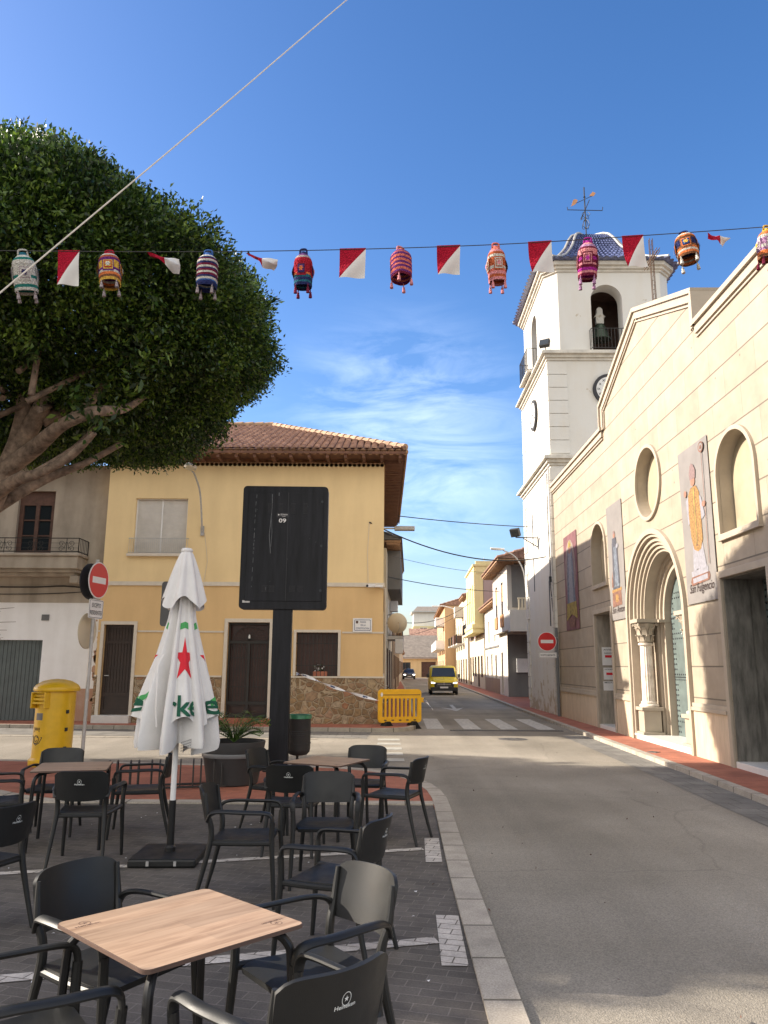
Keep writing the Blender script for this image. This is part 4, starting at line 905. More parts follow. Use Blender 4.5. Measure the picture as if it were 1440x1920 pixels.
MB().add(vs, fs, ms).build('dome_roof', ['blue_tile'], T, smooth=60)
mb = MB()
for p in P8:
    d = Vector((p[0] - cx, p[1] - cy)); pts = [Vector((cx + d.x * (og(a / 24)[0] + .02), cy + d.y * (og(a / 24)[0] + .02), 17.85 + og(a / 24)[1])) for a in range(25)]
    mb.tube(pts, .05, 6)
mb.lathe([(.32, 20.32), (.25, 20.45), (.10, 20.55), (.06, 20.7)], (cx, cy, 0), 12); mb.build('ridge', 'white_tile', T)
# weather vane
V = MB(); zt = 23.15
V.tube([(cx, cy, 20.6), (cx, cy, zt)], .028, 6); V.tube([(cx - .78, cy, 22.02), (cx + .78, cy, 21.98)], .018, 5); V.tube([(cx, cy - .78, 22.0), (cx, cy + .78, 22.0)], .018, 5)
for s in (-1, 1): V.tube([(cx + s * .78, cy, 22.0), (cx + s * .80, cy, 22.16)], .016, 5)
for a in range(4):
    d = Vector((math.cos(a * PI / 2 + .7), math.sin(a * PI / 2 + .7), 0)); V.tube([Vector((cx, cy, 21.1)), Vector((cx, cy, 21.15)) + d * .18, Vector((cx, cy, 21.4)) + d * .14, Vector((cx, cy, 21.55))], .014, 5, smooth=4)
    V.tube([Vector((cx, cy, 21.6)), Vector((cx, cy, 21.68)) + d * .25, Vector((cx, cy, 21.85)) + d * .12], .012, 5, smooth=4)
V.lathe([(.0001, 20.6), (.07, 20.65), (.0001, 20.72)], (cx, cy, 0), 8); V.lathe([(.0001, 22.6), (.06, 22.65), (.0001, 22.7)], (cx, cy, 0), 8)
V.tube([(cx - .4, cy, 22.35), (cx + .36, cy, 22.72)], .014, 5)
V.plate([[(cx - .62, 22.18), (cx - .42, 22.30), (cx - .30, 22.50), (cx - .42, 22.56), (cx - .52, 22.50)]], cy - .01, cy + .01, 1); V.plate([[(cx + .22, 22.72), (cx + .42, 22.70), (cx + .52, 22.86), (cx + .38, 22.92)]], cy - .01, cy + .01, 1)
cm('vane_orange', (.50, .25, .12), .2, 5); V.build('weather_vane', ['ironwork', 'vane_orange'], T)
# railings at the openings
def railing(mb, pts, z0, z1, n, r=.012):
    for z in (z0 + .04, z1): mb.tube([(*p, z) for p in pts], .016, 5)
    for i in range(len(pts) - 1):
        a, b = Vector(pts[i]), Vector(pts[i + 1]); m = max(1, int((b - a).length / n))
        for k in range(m + 1): p = a.lerp(b, k / m); mb.tube([(p.x, p.y, z0), (p.x, p.y, z1)], r, 4)
mb = MB(); hx = bx0 + CHF + (bx1 - bx0 - 2 * CHF) / 2 - .13; railing(mb, [(hx - .72, by0 - .02), (hx - .72, by0 - .22), (hx + .72, by0 - .22), (hx + .72, by0 - .02)], 14.0, 14.85, .12)
mb.build('railing', 'ironwork', T, smooth=0)
mb = MB(); railing(mb, [(-.02, 2.1), (-.42, 2.1), (-.42, 4.0), (-.02, 4.0)], 13.97, 14.95, .13)
mb.build('railing', 'ironwork', T, smooth=0)
MB().box(-.45, .05, 2.08, 4.02, 13.9, 13.972).build('balcony_floor', 'tower_trim', T, smooth=0)
for q_ in ((4.0, 4.12, 4.9, 6.3), (4.0, 4.12, 6.8, 8.2), (.9, 1.05, 3.3, 5.0)): MB().box(-.075, -.055, *q_).build('slit_window', 'ink', T, smooth=0)
mb = MB(); mb.tube([(-.12, .02, .1), (-.12, .0, 4.4)], .05, 8); mb.tube([(-.14, -.02, 4.4), (-.14, .05, 9.2)], .03, 6)
for z in (.6, 1.8, 3.2, 4.3): mb.obox((-.12, .02, z), (.14, .10, .04))
mb.build('drain_pipe', 'galv', T)
mb = MB(); mb.tube([(-.12, .45, 9.1), (-.13, .5, 7.4), (-.12, .42, 5.6), (-.16, .3, 4.9), (-.12, .2, 3.8)], .018, 5, smooth=4); mb.obox((-.14, .35, 5.0), (.1, .12, .2)); mb.build('wall_cable', 'cable', T)
# the bell
B = thing('church_bell', 'green bronze bell on a white headstock hanging in the tower arch', 'bell', (6.37 + hx, 28.3 + 1.15, 14.9), 0)
MB().lathe([(.40, 0), (.41, .03), (.33, .18), (.26, .38), (.23, .55), (.17, .66), (.0001, .70)], (0, 0, 0), 24).build('bell', 'bronze', B)
mb = MB(); mb.box(-.16, .16, -.09, .09, .70, 1.02); mb.plate([[(-.24, 1.0), (.24, 1.0), (.13, 1.12), (.12, 1.34), (.05, 1.42), (-.05, 1.42), (-.12, 1.34), (-.13, 1.12)]], -.09, .09); mb.build('headstock', 'tower', B, smooth=0, bevel=.02)
MB().tube([(0, 0, .5), (0.02, 0, -.06)], [.015, .03], 6).build('clapper', 'iron', B)
# floodlights
def floodlight(name, loc, rz, tilt, label, arm=None):
    f = thing(name, label, 'floodlight', loc, rz, 'floodlights on the bell tower')
    rot = Matrix.Rotation(tilt, 3, 'X'); mb = MB(); mb.obox((0, 0, 0), (.40, .16, .34), rot); 
    for k in range(6): mb.obox(rot @ Vector((-.17 + k * .068, .10, 0)), (.02, .05, .30), rot)
    mb.build('lamp_housing', 'dark_grey', f, smooth=0, bevel=.01)
    MB().obox(rot @ Vector((0, -.083, 0)), (.34, .008, .28), rot).build('lens', 'glass_dark', f, smooth=0)
    if arm:
        mb = MB()
        for a, b in arm: mb.bar(a, b, .035, .035)
        mb.build('bracket', 'ironwork', f, smooth=0)
    return f
floodlight('floodlight', (6.28, 28.35, 14.27), R(-30), R(-25), 'black floodlight on the tower ledge below the bell arch', [((0, .1, -.1), (0, .12, -.28)), ((-.2, .1, -.28), (.2, .1, -.28))])
floodlight('floodlight', (5.42, 31.3, 7.22), R(-40), R(25), 'black floodlight on a long triangular bracket beside the street', None)
mb = MB(); mb.bar((5.45, 31.3, 7.02), (6.38, 31.3, 7.0), .04, .04); mb.bar((5.75, 31.3, 6.98), (6.38, 31.3, 6.6), .035, .035); mb.bar((6.36, 31.3, 6.5), (6.36, 31.3, 7.1), .05, .05); mb.bar((5.46, 31.3, 7.0), (5.42, 31.32, 7.15), .04, .04)
fb = mb.build('bracket', 'ironwork', bpy.data.objects['floodlight.001'], smooth=0); fb.matrix_parent_inverse = Matrix.LocRotScale(Vector((5.42, 31.3, 7.22)), Matrix.Rotation(R(-40), 3, 'Z'), None).inverted()
# ------------------------------------------------------------------ houses: shared pieces
def tile_ribs(mb, x0, x1, y0, z0, slope, Lf, pitch=.22, row=.36, mi=0, maps=None):
    """half-round tile columns climbing a slope; Lf(x) -> (start, end) run along +y"""
    n = int((x1 - x0) / pitch)
    for i in range(n + 1):
        x = x0 + (x1 - x0) * i / max(n, 1); a, b = Lf(x)
        if b - a < .15: continue
        m = max(1, round((b - a) / row)); vs = []; fs = []
        jr = random.uniform(-.012, .012)
        for j in range(m):
            for e in (0, 1):
                y = a + (b - a) * (j + (e * .995)) / m; zz = z0 + (y - y0) * slope + (.045 if e == 0 else .0) + jr
                for k in range(5):
                    an = PI * k / 4; vs.append((x - math.cos(an) * pitch * .40, y, zz + math.sin(an) * .075 - .01))
        for j in range(2 * m - 1):
            for k in range(4): q = j * 5 + k; fs.append((q, q + 1, q + 6, q + 5))
        fs.append((0, 1, 2, 3, 4)[::-1])
        if maps: vs = [maps(*p) for p in vs]
        mb.add(vs, fs, mi)
def grille(mb, x0, x1, z0, z1, y, nx, bars=2, r=.008):
    for k in range(nx): x = x0 + (x1 - x0) * (k + .5) / nx; mb.box(x - r, x + r, y - r, y + r, z0, z1)
    for k in range(bars): z = z0 + (z1 - z0) * (k + .5) / bars; mb.box(x0, x1, y - r * 1.6, y - r, z - .012, z + .012)
def scroll(mb, c, r, turns=1.5, y=0.0, flip=1, w=.008):
    pts = [(c[0] + flip * r * (1 - t * .75) * math.cos(t * turns * 2 * PI), y, c[1] + r * (1 - t * .75) * math.sin(t * turns * 2 * PI)) for t in [k / 18 for k in range(19)]]
    mb.tube(pts, w, 4)

# ------------------------------------------------------------------ the yellow corner house
YH = thing('corner_house', 'yellow two storey corner house with a hipped clay tile roof and crazy stone plinth', 'house', (0, 23.5, 0), 0.0)
XL, ZE, ZB = -8.62, 8.05, 4.2
DP = 11.0
hol = [rect(-7.74, -6.12, 5.13, 6.88), rect(-2.62, -1.36, 1.46, 2.76)]
mb = MB(); mb.plate([rect(XL, 0, ZB, ZE), rect(-7.74, -6.12, 5.13, 6.88)], 0, .3)
mb.box(-.3, 0, .3, DP, ZB, ZE); mb.box(XL, -.3, DP - .3, DP, 0, ZE); mb.box(XL, XL + .02, .3, DP - .3, 0, ZE)
mb.build('upper_wall', 'yel_up', YH, smooth=0)
o1 = [(XL, 0), (-8.43, 0), (-8.43, 2.96), (-7.53, 2.96), (-7.53, 0), (-4.69, 0), (-4.69, 3.05), (-3.43, 3.05), (-3.43, 0), (0, 0), (0, ZB - .002), (XL, ZB - .002)]
mb = MB(); mb.plate([o1, hol[1]], 0.0, .3); mb.box(-.3, 0, .3, DP, 0, ZB - .002); mb.build('lower_wall', 'yel_low', YH, smooth=0)
mb = MB(); mb.box(XL, .035, -.035, -.001, ZB - .05, ZB + .07); mb.box(.001, .034, 0, DP, ZB - .05, ZB + .07)
for a, b in ((XL, -8.55), (-7.41, -4.82), (-3.3, -2.74), (-1.24, .022)): mb.box(a, b, -.022, -.001, 2.74, 2.79)
mb.box(.001, .021, 0, DP, 2.74, 2.79)
for a, b in ((XL, -8.55), (-7.41, -4.82), (-3.3, .05)): mb.box(a, b, -.055, -.001, 1.42, 1.47)
mb.box(.001, .054, 0, DP, 1.42, 1.47)
mb.build('moulding', 'band', YH, smooth=0)
mb = MB()
for a, b in ((XL, -8.55), (-7.41, -4.82), (-3.3, .032)): mb.box(a, b, -.032, -.001, .05, 1.42)
mb.box(.001, .031, 0, DP, .05, 1.42); mb.build('stone_plinth', 'rubble', YH, smooth=0)
def surround(x0, x1, z0, z1, w, sill=False):
    mb = MB(); mb.plate([[(x0 - w, z0), (x0, z0), (x0, z1), (x1, z1), (x1, z0), (x1 + w, z0), (x1 + w, z1 + w), (x0 - w, z1 + w)]], -.04, .02)
    if sill: mb.box(x0 - w - .03, x1 + w + .03, -.08, .02, z0 - .07, z0 - .001)
    return mb.build('surround', 'band', YH, smooth=0, bevel=.006)
surround(-8.43, -7.53, .05, 2.96, .10); surround(-4.69, -3.43, .05, 3.05, .11); surround(-2.62, -1.36, 1.48, 2.76, .08)
# upper window: roller shutter in two leaves, low rail and sill
w_ = MB().plate([rect(-7.74, -6.12, 5.13, 6.88), rect(-7.70, -6.95, 5.17, 6.84), rect(-6.91, -6.16, 5.17, 6.84)], .10, .15).build('window', 'sign_white', YH, smooth=0)
mb = MB()
for a, b in ((-7.70, -6.95), (-6.91, -6.16)):
    for k in range(38): z = 5.18 + k * .0435; mb.add([(a, .125, z), (b, .125, z), (b, .112, z + .034), (a, .112, z + .034), (a, .128, z + .0425), (b, .128, z + .0425)], [(0, 1, 2, 3), (3, 2, 5, 4)])
mb.build('shutter', 'wood_shut', w_, smooth=0)
MB().box(-7.90, -6.0, -.10, .06, 5.05, 5.128).build('sill', 'band', w_, smooth=0)
mb = MB()
for z in (5.16, 5.60): mb.tube([(-7.86, .0, z), (-7.86, -.09, z), (-6.04, -.09, z), (-6.04, .0, z)], .012, 5)
for k in range(31): x = -7.84 + k * .06; mb.tube([(x, -.09, 5.16), (x, -.09, 5.59)], .006, 4)
mb.build('railing', 'alu', w_, smooth=0)
# narrow left door
dl = MB().box(-8.43, -7.53, .16, .22, .32, 2.96).build('door', 'dark_door', YH, smooth=0)
mb = MB(); mb.plate([rect(-8.42, -7.54, .33, 2.95), rect(-8.34, -7.62, .45, .85), rect(-8.34, -7.62, .95, 2.4), rect(-8.34, -7.62, 2.48, 2.88)], .13, .16)
grille(mb, -8.34, -7.62, .95, 2.4, .15, 8, 1, .007); grille(mb, -8.34, -7.62, 2.48, 2.88, .15, 8, 0, .007); mb.build('panel', 'dark_door', dl, smooth=0)
mb = MB(); mb.tube([(-8.36, .14, 1.45), (-8.36, .08, 1.45), (-8.22, .08, 1.45)], .012, 5); mb.build('handle', 'alu', dl)
MB().box(-8.53, -7.43, -.28, .3, .05, .31).build('step', 'marble', YH, smooth=0, bevel=.01)
# main gate door with a fan light
mb = MB(); mb.box(-4.69, -3.43, .28, .33, .2, 3.05, 0); gd = mb.build('door', 'brown_window', YH, smooth=0)
mb = MB(); mb.plate([rect(-4.69, -3.43, .26, 3.04), rect(-4.63, -4.10, .34, .62), rect(-4.02, -3.49, .34, .62), rect(-4.63, -4.10, .72, 2.42), rect(-4.02, -3.49, .72, 2.42), rect(-4.63, -3.49, 2.50, 2.98)], .12, .16)
grille(mb, -4.63, -4.10, .72, 2.42, .14, 6, 2); grille(mb, -4.02, -3.49, .72, 2.42, .14, 6, 2)
for k in range(13): a = PI * k / 12; mb.bar((-4.06, .14, 2.52), (-4.06 + .56 * math.cos(a), .14, 2.52 + .44 * math.sin(a)), .012, .012)
mb.tube([(-4.06 + .5 * math.cos(PI * k / 16), .14, 2.52 + .40 * math.sin(PI * k / 16)) for k in range(17)], .010, 4)
for a, b in ((-4.61, -4.12), (-4.0, -3.51)): mb.plate([rrect(a, b, .36, .60, .06), rrect(a + .02, b - .02, .38, .58, .05)], .11, .13)
mb.build('gate_grille', 'ironwork', gd, smooth=0)
MB().lathe([(.0001, 0), (.035, .02), (.028, .1), (.0001, .14)], (-4.06, .12, 2.56), 8).build('finial', 'emblem', gd)
MB().box(-4.80, -3.32, -.22, .28, .05, .24).build('step', 'red_paver', YH, smooth=0, bevel=.01)
# barred window on the right
w2_ = MB().box(-2.62, -1.36, .24, .29, 1.46, 2.76).build('window', 'brown_window', YH, smooth=0)
mb = MB(); grille(mb, -2.62, -1.36, 1.46, 2.76, .06, 11, 2, .009); mb.build('window_grille', 'ironwork', w2_, smooth=0)
# hipped roof
ov, of = .70, .78; RZ = 11.15; RY = 6.0 ; slope = (RZ - 8.30) / (RY + of); HX = -4.45
mb = MB()
xr = ov; hipx = lambda y: xr - (xr - HX) * (y + of) / (RY + of)
tile_ribs(mb, XL - 2.6, xr - .12, -of, 8.30, slope, lambda x: (-of, RY if x < HX else -of + (RY + of) * (xr - x) / (xr - HX)))
sl2 = (RZ - 8.30) / (xr - HX)
yb = DP + .35
def hipend(y):   # run measured inwards from the side eaves
    return min(xr - HX, (y + of) / (RY + of) * (xr - HX), (yb - y) / (yb - RY) * (xr - HX))
tile_ribs(mb, -of + .1, yb - .1, 0, 8.30, sl2, lambda s: (0, hipend(s)), maps=lambda x, y, z: (xr - y, x, z))
tile_ribs(mb, XL - 2.6, xr - .12, 0, 8.30, (RZ - 8.3) / (yb - RY), lambda x: (0, (yb - RY) if x < HX else (yb - RY) * (xr - x) / (xr - HX)), maps=lambda x, y, z: (x, yb - y, z))
# base surfaces under the ribs
b0 = -.03
mb.add([(XL - 2.7, -of, 8.30 + b0), (xr, -of, 8.30 + b0), (HX, RY, RZ + b0), (XL - 2.7, RY, RZ + b0), (xr, yb, 8.30 + b0), (XL - 2.7, yb, 8.3 + b0)], [(0, 1, 2, 3), (1, 4, 2), (4, 5, 3, 2)], 0)
rf = mb.build('roof', 'tile', YH, smooth=50)
mb = MB()
def ridge(a, b, r=.10, L=.38):
    a = Vector(a); b = Vector(b); n = max(1, int((b - a).length / L))
    for k in range(n): p = a.lerp(b, k / n); q = a.lerp(b, (k + 1.06) / n); mb.tube([p + Vector((0, 0, .02)), q], [r * 1.08, r * .9], 8)
ridge((xr - .05, -of + .05, 8.36), (HX, RY, RZ + .06)); ridge((xr - .05, yb, 8.36), (HX, RY, RZ + .06)); ridge((HX, RY, RZ + .07), (XL - 2.6, RY, RZ + .07))
mb.build('ridge', 'tile_pale', rf)
mb = MB(); mb.box(XL - 2.6, xr - .06, -of + .03, 0, 8.16, 8.235); mb.box(0, xr - .06, .001, yb, 8.16, 8.235)
for k in range(17): x = XL + .1 + k * .56; mb.box(x, x + .09, -of + .10, -.001, 8.05, 8.16)
for k in range(46): y = .1 + k * .245; mb.box(.001, xr - .12, y, y + .10, 8.04, 8.16)
mb.build('soffit', 'rafter', YH, smooth=0)
mb = MB()
for k in range(45): x = XL - .2 + k * .215; mb.lathe([(.10, 0), (.10, .05)], (x, -of + .11, 8.235), 10, rot=Matrix.Rotation(PI / 2, 3, 'X'))
for k in range(55): y = -of + .1 + k * .215; mb.lathe([(.095, 0), (.095, .05)], (xr - .04, y, 8.235), 10, rot=Matrix.Rotation(PI / 2, 3, 'Y'))
for k in range(60): x = XL + k * .145; mb.lathe([(.0001, 0), (.06, .0)], (x, -.032, 7.98), 6, rot=Matrix.Rotation(PI / 2, 3, 'X'))
mb.box(XL, .03, -.03, -.001, 8.0, 8.05); mb.box(.001, .03, -.03, DP, 8.0, 8.05)
mb.build('eaves_tiles', 'eave_trim', YH, smooth=40)
mb = MB(); mb.box(-.01, .0, -.012, -.002, 0, 0.01); mb.tube([(-.45, -.03, 6.15), (-.50, -.02, 5.2), (-.47, -.02, 4.3)], .010, 4); mb.tube([(-.1, -.06, 4.12), (.05, -.05, 4.1), (.06, .3, 3.2), (.06, .35, 2.2), (.06, .35, .1)], .022, 6); mb.tube([(-5.55, -.01, 5.8), (-5.42, -.015, 4.9), (-5.5, -.012, 4.3)], .008, 4)
mb.build('wall_cable', 'band', YH)
# pot plant behind the window bars
PT = thing('window_flower_pot', 'small white flowering plant in a red trough inside the barred window', 'potted plant', (-1.9, 23.62, 1.47))
MB().box(-.22, .22, -.06, .06, 0, .14).build('trough', 'red_paver', PT, smooth=0, bevel=.01)
mb = MB()
for k in range(40):
    a = random.uniform(0, 6.28); r = random.uniform(0, .14); c = Vector((r * math.cos(a) * 1.3 - .05, r * math.sin(a) * .35, random.uniform(.15, .34))); d = Vector((random.gauss(0, 1), random.gauss(0, 1), random.gauss(0, 1))).normalized(); e_ = d.orthogonal().normalized() * .03; g_ = d.cross(e_)
    mb.add([c - e_, c + g_, c + e_, c - g_], [(0, 1, 2, 3)], 0 if k % 2 else 1)
mb.build('flowers', ['sign_white', 'leaf_palm'], PT, smooth=0)

# ------------------------------------------------------------------ the grey house on the left
GH = thing('old_house', 'old house with bare grey upper render, wrought balcony, whitewashed ground floor and garage door', 'house', (XL, 24.0, 0), 0.0)
L = -9.5; W0 = -.01
mb = MB(); mb.plate([rect(L, W0, 3.65, 8.05), rect(-3.02, -1.86, 5.1, 7.2)], -.02, .3); mb.box(L, W0, 9.5, 9.8, 0, 8.05); mb.box(L, L + .3, .3, 9.5, 0, 8.05); mb.build('upper_wall', 'grey_render', GH, smooth=0)
mb = MB(); mb.plate([[(L, .9), (-4.8, .9), (-4.8, 2.5), (-1.86, 2.5), (-1.86, 1.05), (W0, 1.05), (W0, 3.649), (L, 3.649)]], .0, .3); mb.build('lower_wall', 'white_render', GH, smooth=0)
MB().box(-1.86, W0, -.0, .3, 0, 1.049).build('base_course', 'pink_render', GH, smooth=0); MB().box(L, -4.8, 0, .3, 0, .899).build('base_course', 'pink_render', GH, smooth=0)
mb = MB(); n = 24
for k in range(n): x = -4.8 + 2.94 * k / n; mb.box(x + .006, x + 2.94 / n - .006, .10, .13, .1, 2.5)
mb.box(-4.8, -1.86, .125, .16, .1, 2.5); mb.build('garage_door', 'garage', GH, smooth=0)
dw = MB().plate([rect(-3.02, -1.86, 5.1, 7.2), rect(-2.88, -2.50, 5.3, 6.75), rect(-2.38, -2.0, 5.3, 6.75)], .10, .18).build('balcony_door', 'old_wood', GH, smooth=0)
MB().box(-2.95, -1.9, .15, .17, 5.2, 6.9).build('pane', 'glass_dark', dw, smooth=0)
mb = MB()
for a, b in ((-2.88, -2.50), (-2.38, -2.0)):
    for z in (5.75, 6.25): mb.box(a, b, .11, .15, z, z + .04)
mb.build('glazing_bar', 'old_wood', dw, smooth=0)
mb = MB(); mb.box(L + .2, -.62, -.85, -.021, 5.0, 5.09, 0); mb.box(L + .25, -.68, -.80, -.021, 4.62, 5.0, 0); mb.box(L + .3, -.75, -.70, -.021, 4.52, 4.62, 0); mb.box(L + .4, -.85, -.55, -.021, 4.42, 4.52); mb.box(-.95, -.70, -.62, -.021, 4.2, 4.42)
bl = mb.build('balcony', 'grey_render', GH, smooth=0, bevel=.02)
mb = MB(); railing(mb, [(-8.5, -.80), (-.68, -.80), (-.68, -.03)], 5.10, 5.55, .0 + 50)
for k in range(9):
    x = -1.05 - k * .95
    for z, r_ in ((5.22, .09), (5.38, .09)): scroll(mb, (x - .16, z), r_, 1.3, -.80, 1); scroll(mb, (x + .16, z), r_, 1.3, -.80, -1)
    mb.bar((x, -.80, 5.1), (x, -.80, 5.55), .016, .016); mb.tube([(x - .08, -.8, 5.2), (x, -.8, 5.45), (x + .08, -.8, 5.2)], .008, 4, smooth=3)
for k in range(7): y = -.78 + k * .12; mb.bar((-.68, y, 5.1), (-.68, y, 5.55), .012, .012)
for z in (5.25, 5.4): mb.tube([(-8.5, -.8, z), (-.68, -.8, z)], .006, 4)
mb.build('railing', 'ironwork', bl, smooth=0)
mb = MB(); mb.tube([(L, -.06, 4.22), (-3, -.08, 4.12), (-1.3, -.07, 4.16), (-.3, -.05, 4.05)], .022, 5, smooth=4); mb.tube([(L, -.05, 3.95), (-3, -.06, 3.9), (-.7, -.06, 3.98)], .014, 5, smooth=4); mb.build('wall_cable', 'cable', GH)
mb = MB(); mb.box(-1.95, -1.72, -.03, -.001, 3.1, 3.28); mb.build('house_plate', 'sign_grey', GH, smooth=0)
mb = MB(); mb.box(-1.35, -.9, -.04, -.001, .3, .72); mb.build('meter_box', 'galv', GH, smooth=0, bevel=.01)
mb = MB()
for k in range(30):
    z = random.uniform(.4, 3.5); x = random.uniform(-.25, -.02); s_ = random.uniform(.03, .10); mb.shape(fill([[(x + s_ * random.uniform(.5, 1) * math.cos(a * .9), z + s_ * 1.6 * random.uniform(.5, 1) * math.sin(a * .9)) for a in range(7)]]), lambda a, b: (a, -.003, b))
mb.build('peeled_patch', 'pink_render', GH, smooth=0)
mb = MB(); tile_ribs(mb, L, -2.75, -.55, 8.2, .38, lambda x: (-.55, 5)); mb.add([(L, -.6, 8.17), (-2.6, -.6, 8.17), (-2.6, 5, 10.3), (L, 5, 10.3)], [(0, 1, 2, 3)]); mb.build('roof', 'tile', GH, smooth=50)
mb = MB(); mb.box(L, -2.65, -.5, 0, 8.06, 8.14)
for k in range(20): mb.box(L + .2 + k * .36, L + .3 + k * .36, -.48, -.03, 7.96, 8.06)
mb.build('soffit', 'rafter', GH, smooth=0)

# ------------------------------------------------------------------ houses along the street
for nm, c, d in (('r_grey', (.50, .47, .43), (.36, .33, .29)), ('r_white', (.66, .61, .52), (.46, .41, .34)), ('r_dgrey', (.18, .175, .17), (.12, .12, .115)), ('r_pale_yellow', (.66, .56, .30), (.50, .42, .22)), ('r_mauve', (.34, .26, .25), (.25, .20, .19)), ('r_orange', (.55, .36, .20), (.42, .28, .16)),
    ('r_cream', (.60, .52, .38), (.45, .38, .28)), ('r_brown', (.30, .22, .16), (.2, .15, .11)), ('r_tower', (.62, .62, .60), (.5, .5, .48))): M[nm] = plaster_mat(nm, c, d, .6, .6)
def win(par, x0, x1, z0, z1, y=.0, frame='sign_white', glass='glass_dark', cross=1, name='window'):
    w = .05
    mb = MB(); loops = [rect(x0, x1, z0, z1)]; n = cross + 1
    for k in range(n): a = x0 + w + (x1 - x0 - w) * k / n; loops.append(rect(a, a + (x1 - x0 - w) / n - w, z0 + w, z1 - w))
    fr = mb.plate(loops, y + .10, y + .15).build(name, frame, par, smooth=0)
    MB().box(x0 + .01, x1 - .01, y + .125, y + .14, z0 + .01, z1 - .01).build('pane', glass, fr, smooth=0); return fr
def blind(par, x0, x1, z0, z1, y, m):
    mb = MB()
    for k in range(int((z1 - z0) / .07)): mb.box(x0, x1, y + .04, y + .07, z0 + k * .07, z0 + k * .07 + .06)
    return mb.build('shutter', m, par, smooth=0)
def balcony(par, x0, x1, z, dep, base, rail, h=.95, solid=False):
    b_ = MB().box(x0, x1, -dep, -.001, z - .16, z).build('balcony', base, par, smooth=0); mb = MB()
    if solid: mb.box(x0, x1, -dep, -dep + .08, z, z + h); mb.box(x0, x0 + .08, -dep + .08, -.001, z, z + h); mb.box(x1 - .08, x1, -dep + .08, -.001, z, z + h)
    else: railing(mb, [(x0 + .04, -.02), (x0 + .04, -dep + .04), (x1 - .04, -dep + .04), (x1 - .04, -.02)], z, z + h, .12)
    mb.build('railing', rail, b_, smooth=0); return b_
def eaves(par, x0, x1, z, ov_, dep, roofm='tile', rise=1.6, side=.3):
    mb = MB(); tile_ribs(mb, x0 - side, x1 + side, -ov_, z, rise / (dep / 2 + ov_), lambda x: (-ov_, dep / 2), pitch=.26, row=.45)
    tile_ribs(mb, x0 - side, x1 + side, 0, z, rise / (dep / 2 + ov_), lambda x: (0, dep / 2 + ov_), pitch=.26, row=.45, maps=lambda x, y, zz: (x, dep + ov_ - y, zz))
    for a in (x0 - side, x1 + side): mb.add([(a, -ov_, z - .03), (a, dep + ov_, z - .03), (a, dep / 2, z + rise - .03)], [(0, 1, 2)])
    mb.add([(x0 - side, -ov_, z - .03), (x1 + side, -ov_, z - .03), (x1 + side, dep / 2, z + rise - .03), (x0 - side, dep / 2, z + rise - .03), (x1 + side, dep + ov_, z - .03), (x0 - side, dep + ov_, z - .03)], [(0, 1, 2, 3), (3, 2, 4, 5)])
    r_ = mb.build('roof', roofm, par, smooth=50)
    mb = MB(); mb.box(x0 - side + .05, x1 + side - .05, -ov_ + .05, dep + ov_ - .05, z - .14, z - .05)
    for k in range(int((x1 - x0) / .5)): mb.box(x0 + k * .5, x0 + k * .5 + .1, -ov_ + .1, 0, z - .24, z - .14)
    mb.build('soffit', 'eave_trim', par, smooth=0); return r_
RA = math.atan(.035)
def right_house(name, label, Yn, Yf, off=0.0):
    """house on the right of the street: local x runs from its far end towards the camera, y into the house"""
    return thing(name, label, 'house', (5.8 + .035 * Yf + off, Yf, 0.08), -PI / 2 - RA, None)
def left_house(name, label, Yn, off=0.0):
    return thing(name, label, 'house', (-1.1 + .035 * Yn + off, Yn, 0.1), PI / 2 - RA, None)
def body(par, L_, D_, z0, z1, m, holes=(), y=0.0, name='wall'):
    mb = MB(); mb.plate([rect(0, L_, z0, z1)] + [rect(*h) for h in holes], y, y + .25); mb.box(0, L_, y + .25, D_, z0, z1) if not holes else (mb.box(0, .25, y + .25, D_, z0, z1), mb.box(L_ - .25, L_, y + .25, D_, z0, z1), mb.box(.25, L_ - .25, D_ - .25, D_, z0, z1), mb.box(.25, L_ - .25, y + .25, D_, z1 - .2, z1 - .001), mb.box(.25, L_ - .25, y + .6, y + .7, z0, z1 - .2))
    return mb.build(name, m, par, smooth=0)
# R1: grey and white house with an upper floor jutting over a recessed shop front
h = right_house('street_house', 'grey and white house with a jutting upper floor and shop front, next beyond the tower', 43, 50.5, -.05)
Ls = 7.6
body(h, Ls, 8, 3.72, 7.35, 'r_grey', [(1.6, 2.5, 4.6, 6.6), (4.6, 5.5, 4.6, 6.6)], -.35, 'upper_wall')
for a in (1.6, 4.6): f_ = win(h, a, a + .9, 4.6, 6.6, -.35, 'old_wood'); blind(f_, a + .05, a + .85, 5.5, 6.55, -.36, 'r_orange')
cm('balcony_orange', (.42, .20, .08), .2, 4)
for a in (1.4, 4.4): balcony(h, a, a + 1.3, 4.55, .75, 'r_grey', 'balcony_orange', .85, True) if False else MB().box(a, a + 1.3, -.43, -.355, 4.0, 4.7).build('window_panel', 'balcony_orange', h, smooth=0)
body(h, 4.2, 8, 0, 3.72, 'r_white', [(1.0, 1.9, .1, 2.6)], 0, 'lower_wall'); win(h, 1.0, 1.9, .1, 2.6, 0, 'old_wood', name='door')
